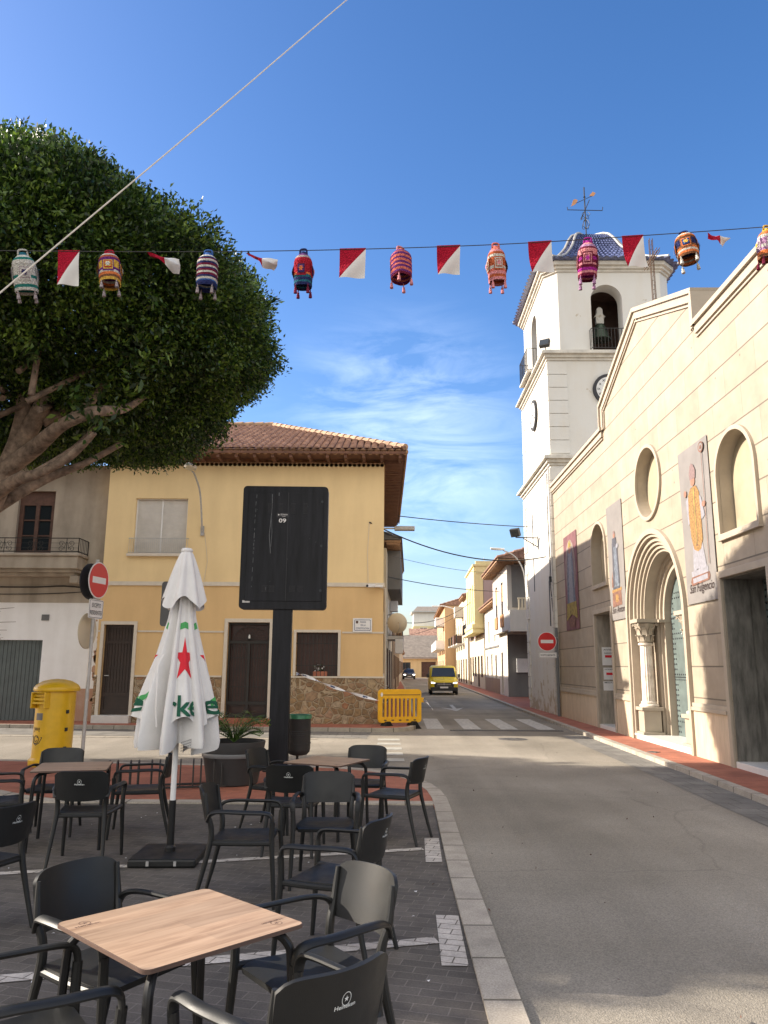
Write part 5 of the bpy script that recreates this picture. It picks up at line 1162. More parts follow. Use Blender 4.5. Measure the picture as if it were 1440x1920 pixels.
# end wall that faces the plaza: dark loggia above, shop front below
mb = MB(); mb.box(Ls, Ls + .04, -.10, 7.9, 4.95, 7.3); mb.build('loggia_wall', 'r_dgrey', h, smooth=0)
mb = MB(); mb.box(Ls, Ls + .9, -.35, 7.9, 3.72, 4.75); mb.box(Ls, Ls + .9, -.35, 7.9, 3.60, 3.72); bb = mb.build('balcony', 'r_grey', h, smooth=0)
mb = MB(); mb.box(Ls + .82, Ls + .92, .1, 7.9, 5.35, 5.42); mb.box(Ls + .84, Ls + .90, .1, 7.9, 4.75, 4.80)
for k in range(46): mb.box(Ls + .84, Ls + .90, .12 + k * .17, .12 + k * .17 + .09, 4.80, 5.35)
mb.build('balustrade', 'r_cream', bb, smooth=0)
mb = MB(); mb.box(Ls + .3, Ls + .9, 1.2, 4.5, 7.0, 7.1)
for k in range(14): mb.box(Ls + .86, Ls + .90, 1.2 + k * .24, 1.2 + k * .24 + .22, 6.72, 7.0)
mb.build('awning', 'sign_white', h, smooth=0)
mb = MB(); mb.box(4.2, 4.24, .001, 2.2, 0, 3.6, 0); mb.box(4.24, 4.30, 2.2, 7.9, 0, 1.0, 1); mb.box(4.24, 4.30, 2.2, 7.9, 2.9, 3.6, 0); mb.box(4.24, 4.29, 2.2, 7.9, 1.0, 2.9, 2)
for y in (2.2, 3.3, 4.4, 5.5, 6.6, 7.8): mb.box(4.28, 4.36, y, y + .1, 1.0, 2.9, 0)
mb.build('shop_front', ['r_dgrey', 'r_grey', 'glass_dark'], h, smooth=0)
mb = MB(); mb.box(4.24, 4.42, .5, 1.6, 1.4, 2.2); mb.build('meter_box', 'sign_white', h, smooth=0); eaves(h, 0, Ls + .9, 7.55, 1.05, 8, side=.5)
mb = MB(); mb.tube([(6, 2, 8.2), (6, 2, 11.6)], .03, 5)
for k in range(6): mb.tube([(6 - .5 + k * .04, 2 - .0, 11.2 + k * .03), (6 + .5 - k * .04, 2, 11.2 + k * .03)], .012, 4)
mb.build('antenna', 'galv', h)
# R2: low whitewashed house
h = right_house('street_house', 'low whitewashed house squeezed between the grey jutting house and the pale yellow bay', 50.6, 60.5)
body(h, 9.9, 8, 0, 5.9, 'r_white', [(1.2, 2.1, .1, 2.5), (4.2, 5.2, .9, 2.6), (7.0, 7.9, .1, 2.5), (2.6, 3.4, 3.4, 5.0), (6.6, 7.4, 3.4, 5.2)])
for q in ((1.2, 2.1, .1, 2.5), (7.0, 7.9, .1, 2.5)): win(h, *q, 0, 'old_wood', name='door')
for q in ((4.2, 5.2, .9, 2.6), (2.6, 3.4, 3.4, 5.0), (6.6, 7.4, 3.4, 5.2)): win(h, *q)
MB().box(0, 9.9, -.04, -.001, 0, .95).build('base_course', 'r_brown', h, smooth=0); MB().box(0, 9.9, -.06, -.001, 3.0, 3.12).build('moulding', 'r_dgrey', h, smooth=0); eaves(h, 0, 9.9, 6.05, .5, 8, side=.05)
# R3: mauve ended house with a tall pale yellow bay
h = right_house('street_house', 'tall house with a mauve end wall and a pale yellow projecting bay', 61, 76)
body(h, 15, 9, 0, 9.0, 'r_mauve'); MB().box(0, 15, -.03, -.001, 0, 4.2).build('lower_wall', 'r_cream', h, smooth=0)
mb = MB(); mb.plate([rect(6.5, 14.98, 4.7, 9.6)] + [rect(a, a + .8, 5.3, 8.2) for a in (7.3, 9.2, 11.2, 13.2)], -.75, -.5); mb.box(6.5, 14.98, -.5, -.031, 9.3, 9.6); mb.box(6.5, 6.7, -.5, -.031, 4.7, 9.3); mb.box(14.78, 14.98, -.5, -.031, 4.7, 9.3); mb.box(6.5, 14.98, -.9, -.031, 4.35, 4.7); mb.box(6.4, 15.08, -.95, -.031, 4.7, 5.0)
mb.box(6.4, 15.1, -.85, .3, 9.6, 9.75); bay_ = mb.build('bay', 'r_pale_yellow', h, smooth=0)
for a in (7.3, 9.2, 11.2, 13.2): win(bay_, a, a + .8, 5.3, 8.2, -.75, 'r_pale_yellow')
MB().box(14.6, 15.02, -.6, 2, 9.0, 10.0).build('parapet', 'r_pale_yellow', h, smooth=0)
for a, n_ in ((1, 'door'), (3.6, 'window'), (6.4, 'window'), (9.5, 'door'), (12.4, 'window')): win(h, a, a + 1.0, .1 if n_ == 'door' else .9, 2.6, -.18, 'old_wood', name=n_)
for a in (1.2, 3.8): win(h, a, a + .9, 4.8, 6.9, -.18, 'sign_white')
balcony(h, .6, 5.3, 4.6, .8, 'r_cream', 'ironwork')
# R4: narrow fronts with balconies
h = right_house('street_house', 'cream house with stacked iron balconies and a flat roof, right of the yellow van', 76.2, 96, -.2)
body(h, 19.8, 9, 0, 8.6, 'r_cream'); MB().box(8, 14, 2, 8, 8.6, 11.2).build('roof_room', 'r_tower', h, smooth=0)
for a in (1.5, 5.5, 9.5, 13.5, 17.0): win(h, a, a + 1.0, .1, 2.5, -.15, 'old_wood', name='door'); win(h, a, a + 1.1, 4.2, 6.4, -.15)
for k, (a, z, dp, m_) in enumerate(((1.0, 4.1, 1.0, 'ironwork'), (5.0, 4.1, .9, 'ironwork'), (9.0, 4.1, .9, 'old_wood'), (13.0, 4.1, .8, 'ironwork'), (12.0, 7.0, .9, 'r_grey'))): balcony(h, a, a + 2.4, z, dp, 'r_grey', m_, .95, m_ != 'ironwork')
eaves(h, 14.2, 19.8, 8.7, .5, 9, side=.05)
mb = MB(); mb.tube([(17, 2, 9.2), (17, 2, 12.8)], .03, 5); mb.tube([(16.5, 2, 12.4), (17.5, 2, 12.4)], .02, 4); mb.build('antenna', 'galv', h)
mb = MB(); mb.tube([(10, -.02, 7.0), (10, -.6, 7.9), (10, -1.7, 8.3), (10, -2.4, 8.35)], .05, 6, smooth=4); mb.obox((10, -2.8, 8.32), (.3, .8, .12)); mb.build('lamp_arm', 'sign_white', h)
# R5: orange house closer to the road
h = right_house('street_house', 'orange house with white balconies and an awning at the far end of the street', 97, 124, -1.5)
body(h, 27, 9, 0, 9.2, 'r_orange')
for a in (2, 7, 12, 17, 22): win(h, a, a + 1.2, 4.2, 6.4, -.15); win(h, a, a + 1.2, .2, 2.6, -.15, name='door')
for a, z in ((16, 4.0), (21.5, 4.0), (21.5, 6.9), (10, 4.0), (4, 4.0)): balcony(h, a, a + 4.2, z, 1.1, 'r_tower', 'sign_white', .95, True)
eaves(h, 0, 27, 9.35, .6, 9, side=.1)
# left side of the street
h = left_house('street_house', 'narrow beige house behind the yellow corner house with a dark jutting upper storey', 34.9)
body(h, 12, 8, 0, 7.0, 'r_cream'); MB().box(2, 11.8, -.62, -.001, 5.3, 7.3).build('bay', 'r_dgrey', h, smooth=0); eaves(h, 0, 12, 7.4, .72, 8, side=.1, roofm='r_dgrey')
for a in (1.5, 5, 8.5): win(h, a, a + 1.0, .1, 2.5, -.14, 'old_wood', name='door')
for a in (3.0, 6.4, 9.0): win(h, a, a + 1.0, 3.3, 4.9, -.14)
balcony(h, 2.2, 5.0, 3.1, .75, 'r_grey', 'ironwork', 1.0); 
mb = MB()
for z in (3.9, 4.55): mb.box(6.2, 7.1, -.42, -.02, z, z + .55)
mb.build('air_conditioner', 'sign_white', h, smooth=0, bevel=.01)
mb = MB()
for k in range(3): mb.tube([(8 + k, .3, 7.5), (8 + k, .3, 9.0 + k * .3)], .025, 5); 
mb.build('antenna', 'galv', h)
h = left_house('street_house', 'low brown house on the left of the street beyond the barrier', 47.2, .05)
body(h, 26, 7, 0, 4.2, 'r_brown'); eaves(h, 0, 26, 4.35, .4, 7, side=.05)
for a in (2, 7, 12, 17, 22): win(h, a, a + 1.1, .1 if a % 2 else .9, 2.4, -.14, 'old_wood')
h = left_house('street_house', 'long plain grey house on the left of the street nearest the parked far car', 73.4, -.1)
body(h, 50, 7, 0, 3.6, 'r_grey'); eaves(h, 0, 50, 3.7, .3, 7, side=.05)
for k in range(8): win(h, 3 + k * 5.8, 4.2 + k * 5.8, .9, 2.3, -.14, 'old_wood')
# the end of the street
h = thing('end_house', 'long low yellow house with a grey tiled roof closing the end of the street', 'house', (-2.0, 131, 0))
mb = MB(); mb.plate([rect(0, 16, 0, 3.1), rect(4.9, 6.6, 1.2, 2.5), rect(8.4, 10.8, .1, 2.6)], 0, .25); mb.box(0, 16, .5, 9, 0, 3.1); mb.build('wall', 'yel_up', h, smooth=0)
MB().box(0, 16, -.04, -.001, 0, .9).build('base_course', 'r_brown', h, smooth=0) if False else None
win(h, 4.9, 6.6, 1.2, 2.5, 0, 'old_wood'); MB().box(8.4, 10.8, .1, .15, .1, 2.6).build('garage_door', 'old_wood', h, smooth=0)
MB().box(-.2, 16.2, -.5, -.001, 3.1, 3.3).build('canopy', 'sign_white', h, smooth=0)
M['far_tile'] = mat('weathered_grey_tile', (.20, .17, .14), .9, .25, 2, detail=8)
mb = MB(); mb.add([(-.4, -.6, 3.3), (16.4, -.6, 3.3), (16.4, 6, 7.2), (4.5, 6, 7.2), (16.4, 13, 3.3), (-.4, 13, 3.3), (16.4, -.6, 3.2), (-.4, -.6, 3.2)], [(0, 1, 2, 3), (0, 3, 5), (3, 2, 4, 5), (7, 6, 1, 0)]); mb.build('roof', 'far_tile', h, smooth=0)
h = thing('apartment_block', 'pale far apartment block rising behind the end of the street', 'apartment block', (6.6, 172, 0))
mb = MB(); mb.box(0, 7.5, 0, 10, 0, 10.6, 0); mb.box(.2, 9, 1.5, 10, 10.6, 13.6, 1); mb.box(-.3, 9.5, 1, 10.5, 13.6, 13.9, 2); mb.build('wall', ['r_pale_yellow', 'r_tower', 'r_grey'], h, smooth=0)
mb = MB(); mb.add([(0, .5, 13.9), (9, .5, 13.9), (9, 6, 15.4), (1.2, 6, 15.4)], [(0, 1, 2, 3)]); mb.build('roof', 'far_tile', h, smooth=0)
for z in (3, 6, 9): 
    for x in (1.5, 4.5): win(h, x, x + 1.6, z, z + 1.3, -.16)
h = thing('far_house', 'dull brown grey block behind the left end of the street', 'house', (.8, 158, 0))
MB().box(0, 6.3, 0, 8, 0, 7.6).build('wall', 'r_brown', h, smooth=0); MB().box(-.1, 6.5, -.1, 8.1, 7.6, 7.8).build('roof', 'far_tile', h, smooth=0)
for x in (1, 3.6): win(h, x, x + 1.2, 4.4, 5.8, -.16)
h = thing('far_house', 'cream house with a clay tile roof peeping over the end house', 'house', (5.3, 146, 0))
MB().box(0, 5, 0, 7, 0, 7.2).build('wall', 'r_cream', h, smooth=0); mb = MB(); mb.add([(-.4, -.5, 7.2), (5.4, -.5, 7.2), (5.4, 3.5, 9.0), (-.4, 3.5, 9.0)], [(0, 1, 2, 3)]); mb.build('roof', 'tile', h, smooth=0)
# ------------------------------------------------------------------ things fixed to the yellow house and over the street
def disc(mb, c, r, y0, y1, mi=0, n=40, rot=None):
    mb.lathe([(.0001, y0), (r, y0), (r, y1), (.0001, y1)], c, n, mi, rot=Matrix.Rotation(PI / 2, 3, 'X') if rot is None else rot)
t = thing('street_name_plate', 'white tiled street name plate on the yellow corner house above the stone plinth', 'name plate', (-.63, 23.5, 2.985))
MB().box(-.29, .29, -.045, -.036, -.21, .21).build('tile_panel', 'sign_white', t, smooth=0, bevel=.004)
mb = MB(); mb.plate([rrect(-.245, .245, -.165, .165, .03), rrect(-.232, .232, -.152, .152, .025)], -.049, -.046)
for k, (s, w) in enumerate((('PLAZA', .17), ('DE LA', .15), ('CONSTITUCION', .40))): mb.shape(text2d(s, .075, 0, .01, .02 if k < 2 else 0, .095 - .095 * k, width=w), lambda a, b: (a, -.049, b))
mb.build('lettering', 'blue_ink', t, smooth=0)
mb = MB(); mb.plate([[(-.2, .13), (-.13, .13), (-.13, .07), (-.165, .04), (-.2, .07)]], -.05, -.046); mb.build('coat_of_arms', 'old_wood', t, smooth=0)
t = thing('wall_lamp', 'slim curved street lamp on the yellow wall beside the shuttered upper window', 'street lamp', (-5.62, 23.5, 6.05))
mb = MB(); mb.tube([(0, -.02, -.25), (0, -.10, -.1), (-.02, -.5, .9), (-.10, -.95, 1.35), (-.14, -1.1, 1.42)], .028, 8, smooth=5); mb.obox((0, -.03, -.2), (.1, .06, .3)); mb.build('arm', 'galv', t)
mb = MB(); mb.slab(lambda u, v: (-.16 + (u - .5) * .34 * math.sin(PI * (.12 + .76 * v)), -1.55 + .62 * v, 1.50 + .05 * math.cos((u - .5) * 3)), 8, 10, .07); mb.build('lamp_head', 'alu', t)
t = thing('satellite_dish', 'beige satellite dish on the street side of the yellow corner house', 'satellite dish', (.60, 32.4, 3.55), R(12))
mb = MB(); mb.slab(lambda u, v: ((.02 + .40 * u) * math.cos(2 * PI * v), -.10 + .18 * u * u, (.02 + .40 * u) * math.sin(2 * PI * v)), 8, 32, .015); mb.build('dish', 'r_cream', t)
mb = MB(); mb.tube([(0, .02, 0), (-.1, .15, 0), (-.5, .2, 0)], .025, 6); mb.tube([(0, .0, -.38), (0, -.4, -.2), (0, -.42, -.02)], .012, 5); mb.build('mount', 'galv', t)
t = thing('air_conditioner', 'white air conditioner unit hung under the satellite dish on the side wall', 'air conditioner', (.52, 35.6, 2.35), PI / 2)
MB().box(-.42, .42, -.38, -.02, 0, .62).build('casing', 'sign_white', t, smooth=0, bevel=.015); mb = MB(); disc(mb, (-.1, -.385, .31), .24, 0, .01); mb.build('fan_grille', 'ink', t)
t = thing('security_camera', 'small white security camera under the moulding at the yellow house corner', 'camera', (-.32, 23.42, 4.16))
mb = MB(); mb.obox((-.05, -.12, 0), (.26, .10, .09), Matrix.Rotation(R(-20), 3, 'Z')); mb.box(.04, .3, -.06, .06, -.03, .03); mb.build('camera_body', 'sign_white', t, smooth=0, bevel=.01)
mb = MB(); disc(mb, (-.17, -.12, 0), .04, -.02, .02); mb.build('lens', 'ink', t)
t = thing('roof_bracket_lamp', 'flat grey lamp head poking out under the eaves of the yellow corner house', 'lamp', (.42, 30, 7.05))
MB().box(0, .80, -.15, .15, 0, .16).build('lamp_head', 'galv', t, smooth=0, bevel=.02); MB().box(-.42, .02, -.03, .03, .05, .11).build('arm', 'galv', t, smooth=0)
t = thing('street_lamp', 'white street lamp on a curved arm at the far corner of the bell tower', 'street lamp', (6.40, 34.5, 5.9))
mb = MB(); mb.tube([(0, 0, -.9), (-.1, -.02, .1), (-.45, -.05, .75), (-1.0, -.08, 1.05)], .03, 8, smooth=5); mb.build('arm', 'galv', t)
mb = MB(); mb.slab(lambda u, v: (-.95 - .62 * u, -.08 + (v - .5) * .28 * math.sin(PI * (.12 + .76 * u)), 1.08 + .03 * u + .03 * math.cos((v - .5) * 3)), 10, 6, .07); mb.build('lamp_head', 'sign_white', t)
def cable(a, b, sag, r, label, m='cable', n=24, name='cable', grp='cables strung over the street'):
    a = Vector(a); b = Vector(b); pts = [a.lerp(b, k / n) - Vector((0, 0, sag * 4 * (k / n) * (1 - k / n))) for k in range(n + 1)]
    return tag(MB().tube(pts, r, 5).build(name, m), label, 'cable', grp)
cable((.5, 27.5, 7.15), (6.25, 31.8, 7.55), .05, .018, 'straight black cable from the yellow house eaves to the bell tower')
cable((-.45, 23.45, 6.15), (6.25, 29.4, 5.95), .55, .022, 'sagging thick black cable from the yellow wall to the tower corner')
cable((.2, 36, 5.9), (7.3, 47, 6.3), .15, .02, 'cable crossing the street between the beige and grey houses')
cable((.9, 50, 4.6), (7.7, 66, 7.4), .7, .025, 'sloping cable over the far street above the yellow van')
cable((.4, 32, 6.3), (7.2, 43.5, 7.0), .2, .010, 'faint thin wire crossing above the grey jutting house')
cable((1.3, 70, 4.4), (7.6, 80, 7.0), .4, .02, 'farthest low cable crossing the end of the street')
# barrier tape, from the barred window to the barrier, and from the barrier to the house behind
def tape(pts, w, label):
    P_ = []
    for i in range(len(pts) - 1):
        for k in range(8):
            t_ = k / 8; p0, p1, p2, p3 = [Vector(pts[min(max(j, 0), len(pts) - 1)]) for j in (i - 1, i, i + 1, i + 2)]
            P_.append(0.5 * ((2 * p1) + (-p0 + p2) * t_ + (2 * p0 - 5 * p1 + 4 * p2 - p3) * t_ ** 2 + (-p0 + 3 * p1 - 3 * p2 + p3) * t_ ** 3))
    P_.append(Vector(pts[-1])); mb = MB()
    for i in range(len(P_) - 1):
        def off(j): a = j * .35; return Vector((0, math.sin(a) * .5, math.cos(a))) * w / 2
        a, b = P_[i], P_[i + 1]
        mb.add([a - off(i), b - off(i + 1), b + off(i + 1), a + off(i)], [(0, 1, 2, 3)], 0)
        if i % 5 == 2: 
            u = (b - a).normalized(); m_ = (a + b) / 2 + Vector((0, -.004, 0)); oo = off(i) * .5; mb.add([m_ - u * .07 - oo, m_ + u * .07 - oo, m_ + u * .07 + oo, m_ - u * .07 + oo], [(0, 1, 2, 3)], 1)
    return tag(mb.build('barrier_tape', ['tape_white', 'blue_ink'], smooth=0), label, 'tape', 'barrier tapes')
tape([(-2.60, 23.48, 1.54), (-2.3, 23.3, 1.48), (-1.6, 23.1, 1.22), (-.9, 22.95, 1.0), (-.10, 22.72, .80)], .09, 'white barrier tape sagging from the window bars to the yellow barrier')
tape([(.06, 25.5, 1.25), (.2, 25.0, 1.1), (.6, 24.2, .8), (.85, 23.5, .85)], .07, 'short white tape from the house side wall down behind the barrier')
tape([(1.12, 23.2, .80), (1.25, 23.1, .78), (1.45, 22.95, .55)], .06, 'loose end of white tape fluttering from the barrier right end')

# yellow plastic barrier
t = thing('crowd_barrier', 'yellow plastic slatted barrier on black feet at the corner of the side street', 'barrier', (.49, 22.95, .02), R(18))
def hang(): pass
mb = MB(); loops = [rrect(-.66, .66, .16, 1.10, .10)]
for k in range(9): x = -.50 + k * .125; loops.append(rrect(x - .036, x + .036, .32, .84, .03, 3))
mb.plate(loops, -.035, .035); mb.build('panel', 'yellow_plastic', t, smooth=30, bevel=.008)
mb = MB()
for k in range(5): x = -.45 + k * .225; mb.plate([rrect(x - .04, x + .04, .215, .25, .012, 2)], -.038, -.0355); 
mb.plate([rrect(-.62, .62, .93, .95, .008, 2)], -.038, -.0355)
mb.build('slot', 'old_wood', t, smooth=0)
MB().box(.66, .74, -.02, .02, .72, .86).build('hook', 'yellow_plastic', t, smooth=0, bevel=.01)
mb = MB(); mb.shape(fill([ell(-.56, .95, .035, .06)]), lambda a, b: (a, -.039, b)); mb.build('reflector', 'sign_white', t, smooth=0)
for s in (-.40, .40): MB().prism([(-.26, -.02), (.26, -.02), (.20, .03), (.06, .20), (-.06, .20), (-.20, .03)], -.11, .11).build('foot', 'black_plastic', t, smooth=0, bevel=.01)
feet = [c for c in t.children if c.name.startswith('foot')]
for f_, s in zip(feet, (-.40, .40)): f_.location = (s, 0, .0); f_.rotation_euler = (PI / 2, 0, R(22))

# no entry signs
def no_entry(par, cx, z, y, r, face='sign_red'):
    mb = MB(); disc(mb, (cx, y, z), r, 0, .012, 0); disc(mb, (cx, y, z), r * .94, .012, .016, 1); mb.box(cx - r * .66, cx + r * .66, y - .020, y - .0162, z - r * .17, z + r * .17, 0); mb.build('sign_disc', ['sign_white', face], par, smooth=30)
    MB().box(cx - .03, cx + .03, y + .005, y + .04, z - r * .7, z + r * .7).build('sign_backing', 'galv', par, smooth=0)
def plate_sign(par, cx, z, w, h_, y, lines, size):
    mb = MB(); mb.plate([rrect(cx - w / 2, cx + w / 2, z - h_ / 2, z + h_ / 2, .03)], y, y + .012, 0); mb.plate([rrect(cx - w / 2 + .012, cx + w / 2 - .012, z - h_ / 2 + .012, z + h_ / 2 - .012, .025), rrect(cx - w / 2 + .02, cx + w / 2 - .02, z - h_ / 2 + .02, z + h_ / 2 - .02, .02)], y - .002, y, 1)
    for k, s in enumerate(lines): mb.shape(text2d(s, size, 0, .012, cx, z + (len(lines) / 2 - .5 - k) * size * 1.25, width=w * (.62 if len(s) < 8 else .82)), lambda a, b: (a, y - .003, b), 1)
    mb.build('plate', ['sign_white', 'ink'], par, smooth=0)
t = thing('traffic_sign', 'no entry sign over an EXCEPTO RESIDENTES plate on a grey pole by the mailbox', 'road sign', (-5.24, 14.0, .03), R(79))
mb = MB(); mb.tube([(0, 0, 0), (0, 0, 3.62)], .032, 10); mb.tube([(0, 0, 0), (0, 0, .012)], .09, 10); mb.build('pole', 'galv', t)
no_entry(t, .0, 3.24, -.045, .33); plate_sign(t, .0, 2.72, .46, .34, -.045, ['EXCEPTO', 'RESIDENTES'], .105)
# grey back of another round sign on the same pole, and one turned edge-on behind the no entry disc
mb = MB(); disc(mb, (0, 0, 0), .32, 0, .02); o_ = mb.build('rear_sign', 'r_cream', t, smooth=30); o_.location = (.02, .12, 2.33); o_.rotation_euler = (0, 0, R(4))
mb = MB(); disc(mb, (0, 0, 0), .33, -.012, .012); o_ = mb.build('rear_sign', 'ink', t, smooth=30); o_.location = (.0, .10, 3.22); o_.rotation_euler = (0, 0, R(-3))
t = thing('traffic_sign', 'no entry sign on the tower corner pole beside the church', 'road sign', (6.24, 28.05, .08), 0)
MB().tube([(0, 0, 0), (0, 0, 3.1)], .055, 8).build('pole', 'sign_grey', t); no_entry(t, -.36, 2.60, -.06, .34); plate_sign(t, -.34, 2.12, .64, .20, -.06, ['EXCEPTO RESIDENTES'], .085)
mb = MB(); mb.box(-.34, .05, -.05, -.03, 2.72, 2.76); mb.box(-.34, .05, -.05, -.03, 2.10, 2.14); mb.build('bracket', 'galv', t, smooth=0)
t = thing('traffic_sign', 'plain grey back of a rectangular sign half hidden behind the closed parasol', 'road sign', (-4.36, 16.3, 0), 0)
mb = MB(); mb.tube([(0, 0, 0), (0, 0, 3.4)], .035, 8); mb.build('pole', 'galv', t)
mb = MB(); mb.plate([rrect(-.32, .34, 2.56, 3.50, .07)], -.06, -.04); mb.build('sign_panel', 'sign_grey', t, smooth=0)

# yellow pillar mailbox
t = thing('mailbox', 'yellow pillar mailbox with a domed cap standing on the red plaza paving', 'mailbox', (-5.84, 14.15, .03), R(-22))
mb = MB(); mb.lathe([(.365, 0), (.375, .03), (.375, .10), (.35, .125), (.335, .14)], (0, 0, 0), 40); mb.build('base', 'yellow_post', t)
mb = MB(); mb.lathe([(.33, .14), (.33, 1.26)], (0, 0, 0), 48); mb.build('cylinder', 'yellow_post', t)
mb = MB(); mb.lathe([(.34, 1.26), (.385, 1.27), (.392, 1.30), (.385, 1.335), (.35, 1.38), (.25, 1.44), (.12, 1.472), (.0001, 1.48)], (0, 0, 0), 48); mb.build('cap', 'yellow_post', t)
cyl = lambda a, b, off_=.004: (math.sin(a / .33) * (.33 + off_), -math.cos(a / .33) * (.33 + off_), b)
mb = MB()
for k in range(3): z = 1.05 + k * .062; mb.box(-.16, .12, -.40 + .02 * k, -.27, z, z + .045)
mb.box(-.18, -.15, -.41, -.22, .98, 1.25); mb.box(.12, .15, -.41, -.22, .98, 1.25); mb.box(-.18, .15, -.41, -.22, 1.235, 1.255); mb.build('letter_slot', 'yellow_post', t, smooth=0, bevel=.008)
mb = MB(); mb.shape(refine(fill([rect(-.10, .05, .78, .90)]), .04), cyl); mb.build('notice', 'sign_grey', t, smooth=0)
# crown and post horn emblem
mb = MB()
def strokes(mb, pts, w, fn):
    for i in range(len(pts) - 1):
        a = Vector(pts[i]); b = Vector(pts[i + 1]); d = (b - a).normalized(); n = Vector((-d.y, d.x)) * w / 2; a = a - d * w * .25; b = b + d * w * .25
        mb.add([fn(*p) for p in (a - n, b - n, b + n, a + n)], [(0, 1, 2, 3)])
ex, ez = -.06, .46
strokes(mb, [(ex + .085 * (1 - t_ * .62) * math.cos(t_ * 9.5 + 2.6), ez + .085 * (1 - t_ * .62) * math.sin(t_ * 9.5 + 2.6)) for t_ in [k / 30 for k in range(31)]], .014, cyl)
strokes(mb, [(ex - .12, ez + .06), (ex - .07, ez - .06), (ex, ez - .1), (ex + .08, ez - .06), (ex + .13, ez + .03), (ex + .02, ez + .03)], .014, cyl)
strokes(mb, [(ex - .07, ez + .13), (ex + .07, ez + .13)], .012, cyl)
for k in range(5): x = ex - .06 + k * .03; strokes(mb, [(x, ez + .15), (x + (k - 2) * .004, ez + .19)], .016, cyl)
mb.build('emblem', 'ink', t, smooth=0)
mb = MB(); mb.box(-.01, .01, -.36, -.33, .5, .5); 
for z in (.3, .62, .92): mb.obox((.33, -.05, z), (.03, .05, .06))
mb.build('hinge', 'stud', t, smooth=0)

# advertising display seen from behind
t = thing('display_board', 'tall black steel display board numbered 09, seen from behind on a thick post', 'display board', (-1.765, 13.6, .03), R(1.5))
mb = MB(); mb.box(-.165, .165, -.10, .10, 0, 2.74); mb.box(-.24, .24, -.2, .2, 0, .02); mb.build('post', 'screen', t, smooth=0, bevel=.008)
mb = MB(); mb.plate([rrect(-.76, .76, 2.70, 4.90, .07)], -.13, .13); mb.build('cabinet', 'screen', t, smooth=30, bevel=.012)
mb = MB(); mb.plate([rect(-.66, .68, 2.84, 4.78)], -.142, -.131); dpn = mb.build('rear_door', 'screen', t, smooth=0, bevel=.004)
mb = MB(); mb.box(.045, .055, -.1445, -.1422, 2.84, 4.78); 
for gx in (-.27, -.08, .14, .36):
    for k in range(9): mb.box(gx - .04, gx + .04, -.148, -.1422, 4.40 + k * .022, 4.408 + k * .022)
for gx in (-.32, -.20, .16, .30):
    for k in range(6): mb.box(gx - .05, gx + .05, -.148, -.1422, 3.0 + k * .02, 3.007 + k * .02)
mb.build('vent', 'ink', dpn, smooth=0)
mb = MB()
for z in (3.03, 3.82, 4.62): disc(mb, (.655, -.14, z), .022, .002, .012, n=14)
mb.build('lock', 'stud', dpn)
mb = MB(); mb.shape(text2d('09', .10, 0, .02, -.045, 4.27, width=.13), lambda a, b: (a, -.1435, b)); mb.build('number', 'sign_white', dpn, smooth=0)
mb = MB(); mb.box(-.15, .07, -.1435, -.1422, 4.33, 4.41, 1); mb.shape(text2d('ZONNA', .035, 0, .01, -.02, 4.378, width=.13), lambda a, b: (a, -.1446, b)); mb.shape(text2d('CITY', .018, 0, .01, -.02, 4.345, width=.06), lambda a, b: (a, -.1446, b)); mb.shape(fill([ell(-.115, 4.375, .014, .012)]), lambda a, b: (a, -.1446, b)); mb.build('maker_plate', ['sign_white', 'ink'], dpn, smooth=0)
mb = MB(); mb.box(-.70, -.57, -.1335, -.131, 2.81, 2.85); mb.build('tag_plate', 'galv', t, smooth=0)
mb = MB()
def drip(pts, w=.006): 
    for i in range(len(pts) - 1): a, b = pts[i], pts[i + 1]; mb.add([(a[0] - w / 2, -.1432, a[1]), (b[0] - w / 2, -.1432, b[1]), (b[0] + w / 2, -.1432, b[1]), (a[0] + w / 2, -.1432, a[1])], [(0, 1, 2, 3)])
drip([(-.24, 4.75), (-.235, 4.5), (-.25, 4.3), (-.27, 4.0), (-.25, 3.8), (-.24, 3.68)], .010); drip([(-.24, 4.3), (-.225, 4.05), (-.235, 3.8)], .006); drip([(-.12, 4.78), (-.12, 4.72)], .01)
z = 4.74
while z > 3.1:
    l_ = random.uniform(.02, .10); x = -.52 + random.uniform(-.006, .006) - (4.7 - z) * .02; drip([(x, z), (x - .002, z - l_)], random.uniform(.004, .009)); z -= l_ + random.uniform(.02, .1)
drip([(-.30, 3.08), (-.30, 3.02)], .008)
for k in range(8): x = random.uniform(-.6, .6); z = random.uniform(2.95, 4.6); drip([(x, z), (x + random.uniform(-.006, .006), z - random.uniform(.004, .012))], .005)
M['streak'] = mat('pale_streak', (.13, .14, .15), .6, .3, 20); mb.build('paint_stain', 'streak', dpn, smooth=0)

# litter bin on its stub post
t = thing('litter_bin', 'dark cylindrical litter bin with a green bag edge beside the display post', 'litter bin', (-1.47, 14.0, .03))
mb = MB(); mb.lathe([(.06, .20), (.15, .22), (.195, .27), (.205, .32), (.205, .84), (.212, .85), (.212, .875), (.195, .88), (.19, .6)], (0, 0, 0), 32)
for k in range(16): a = k * PI / 8; mb.obox((.206 * math.cos(a), .206 * math.sin(a), .42), (.012, .02, .02), Matrix.Rotation(a, 3, 'Z'))
for z in (.55, .58, .61, .40): mb.lathe([(.207, z), (.211, z + .006), (.207, z + .012)], (0, 0, 0), 32)
mb.build('bin_body', 'dark_grey', t); M['bag_green'] = mat('bin_bag_green', (.03, .16, .08), .4, .3, 12)
mb = MB(); mb.lathe([(.19, .83), (.20, .885), (.217, .895), (.218, .86), (.222, .83)], (0, 0, 0), 40, rad=lambda a: 1 + .012 * math.sin(a * 11)); mb.build('bag', 'bag_green', t)
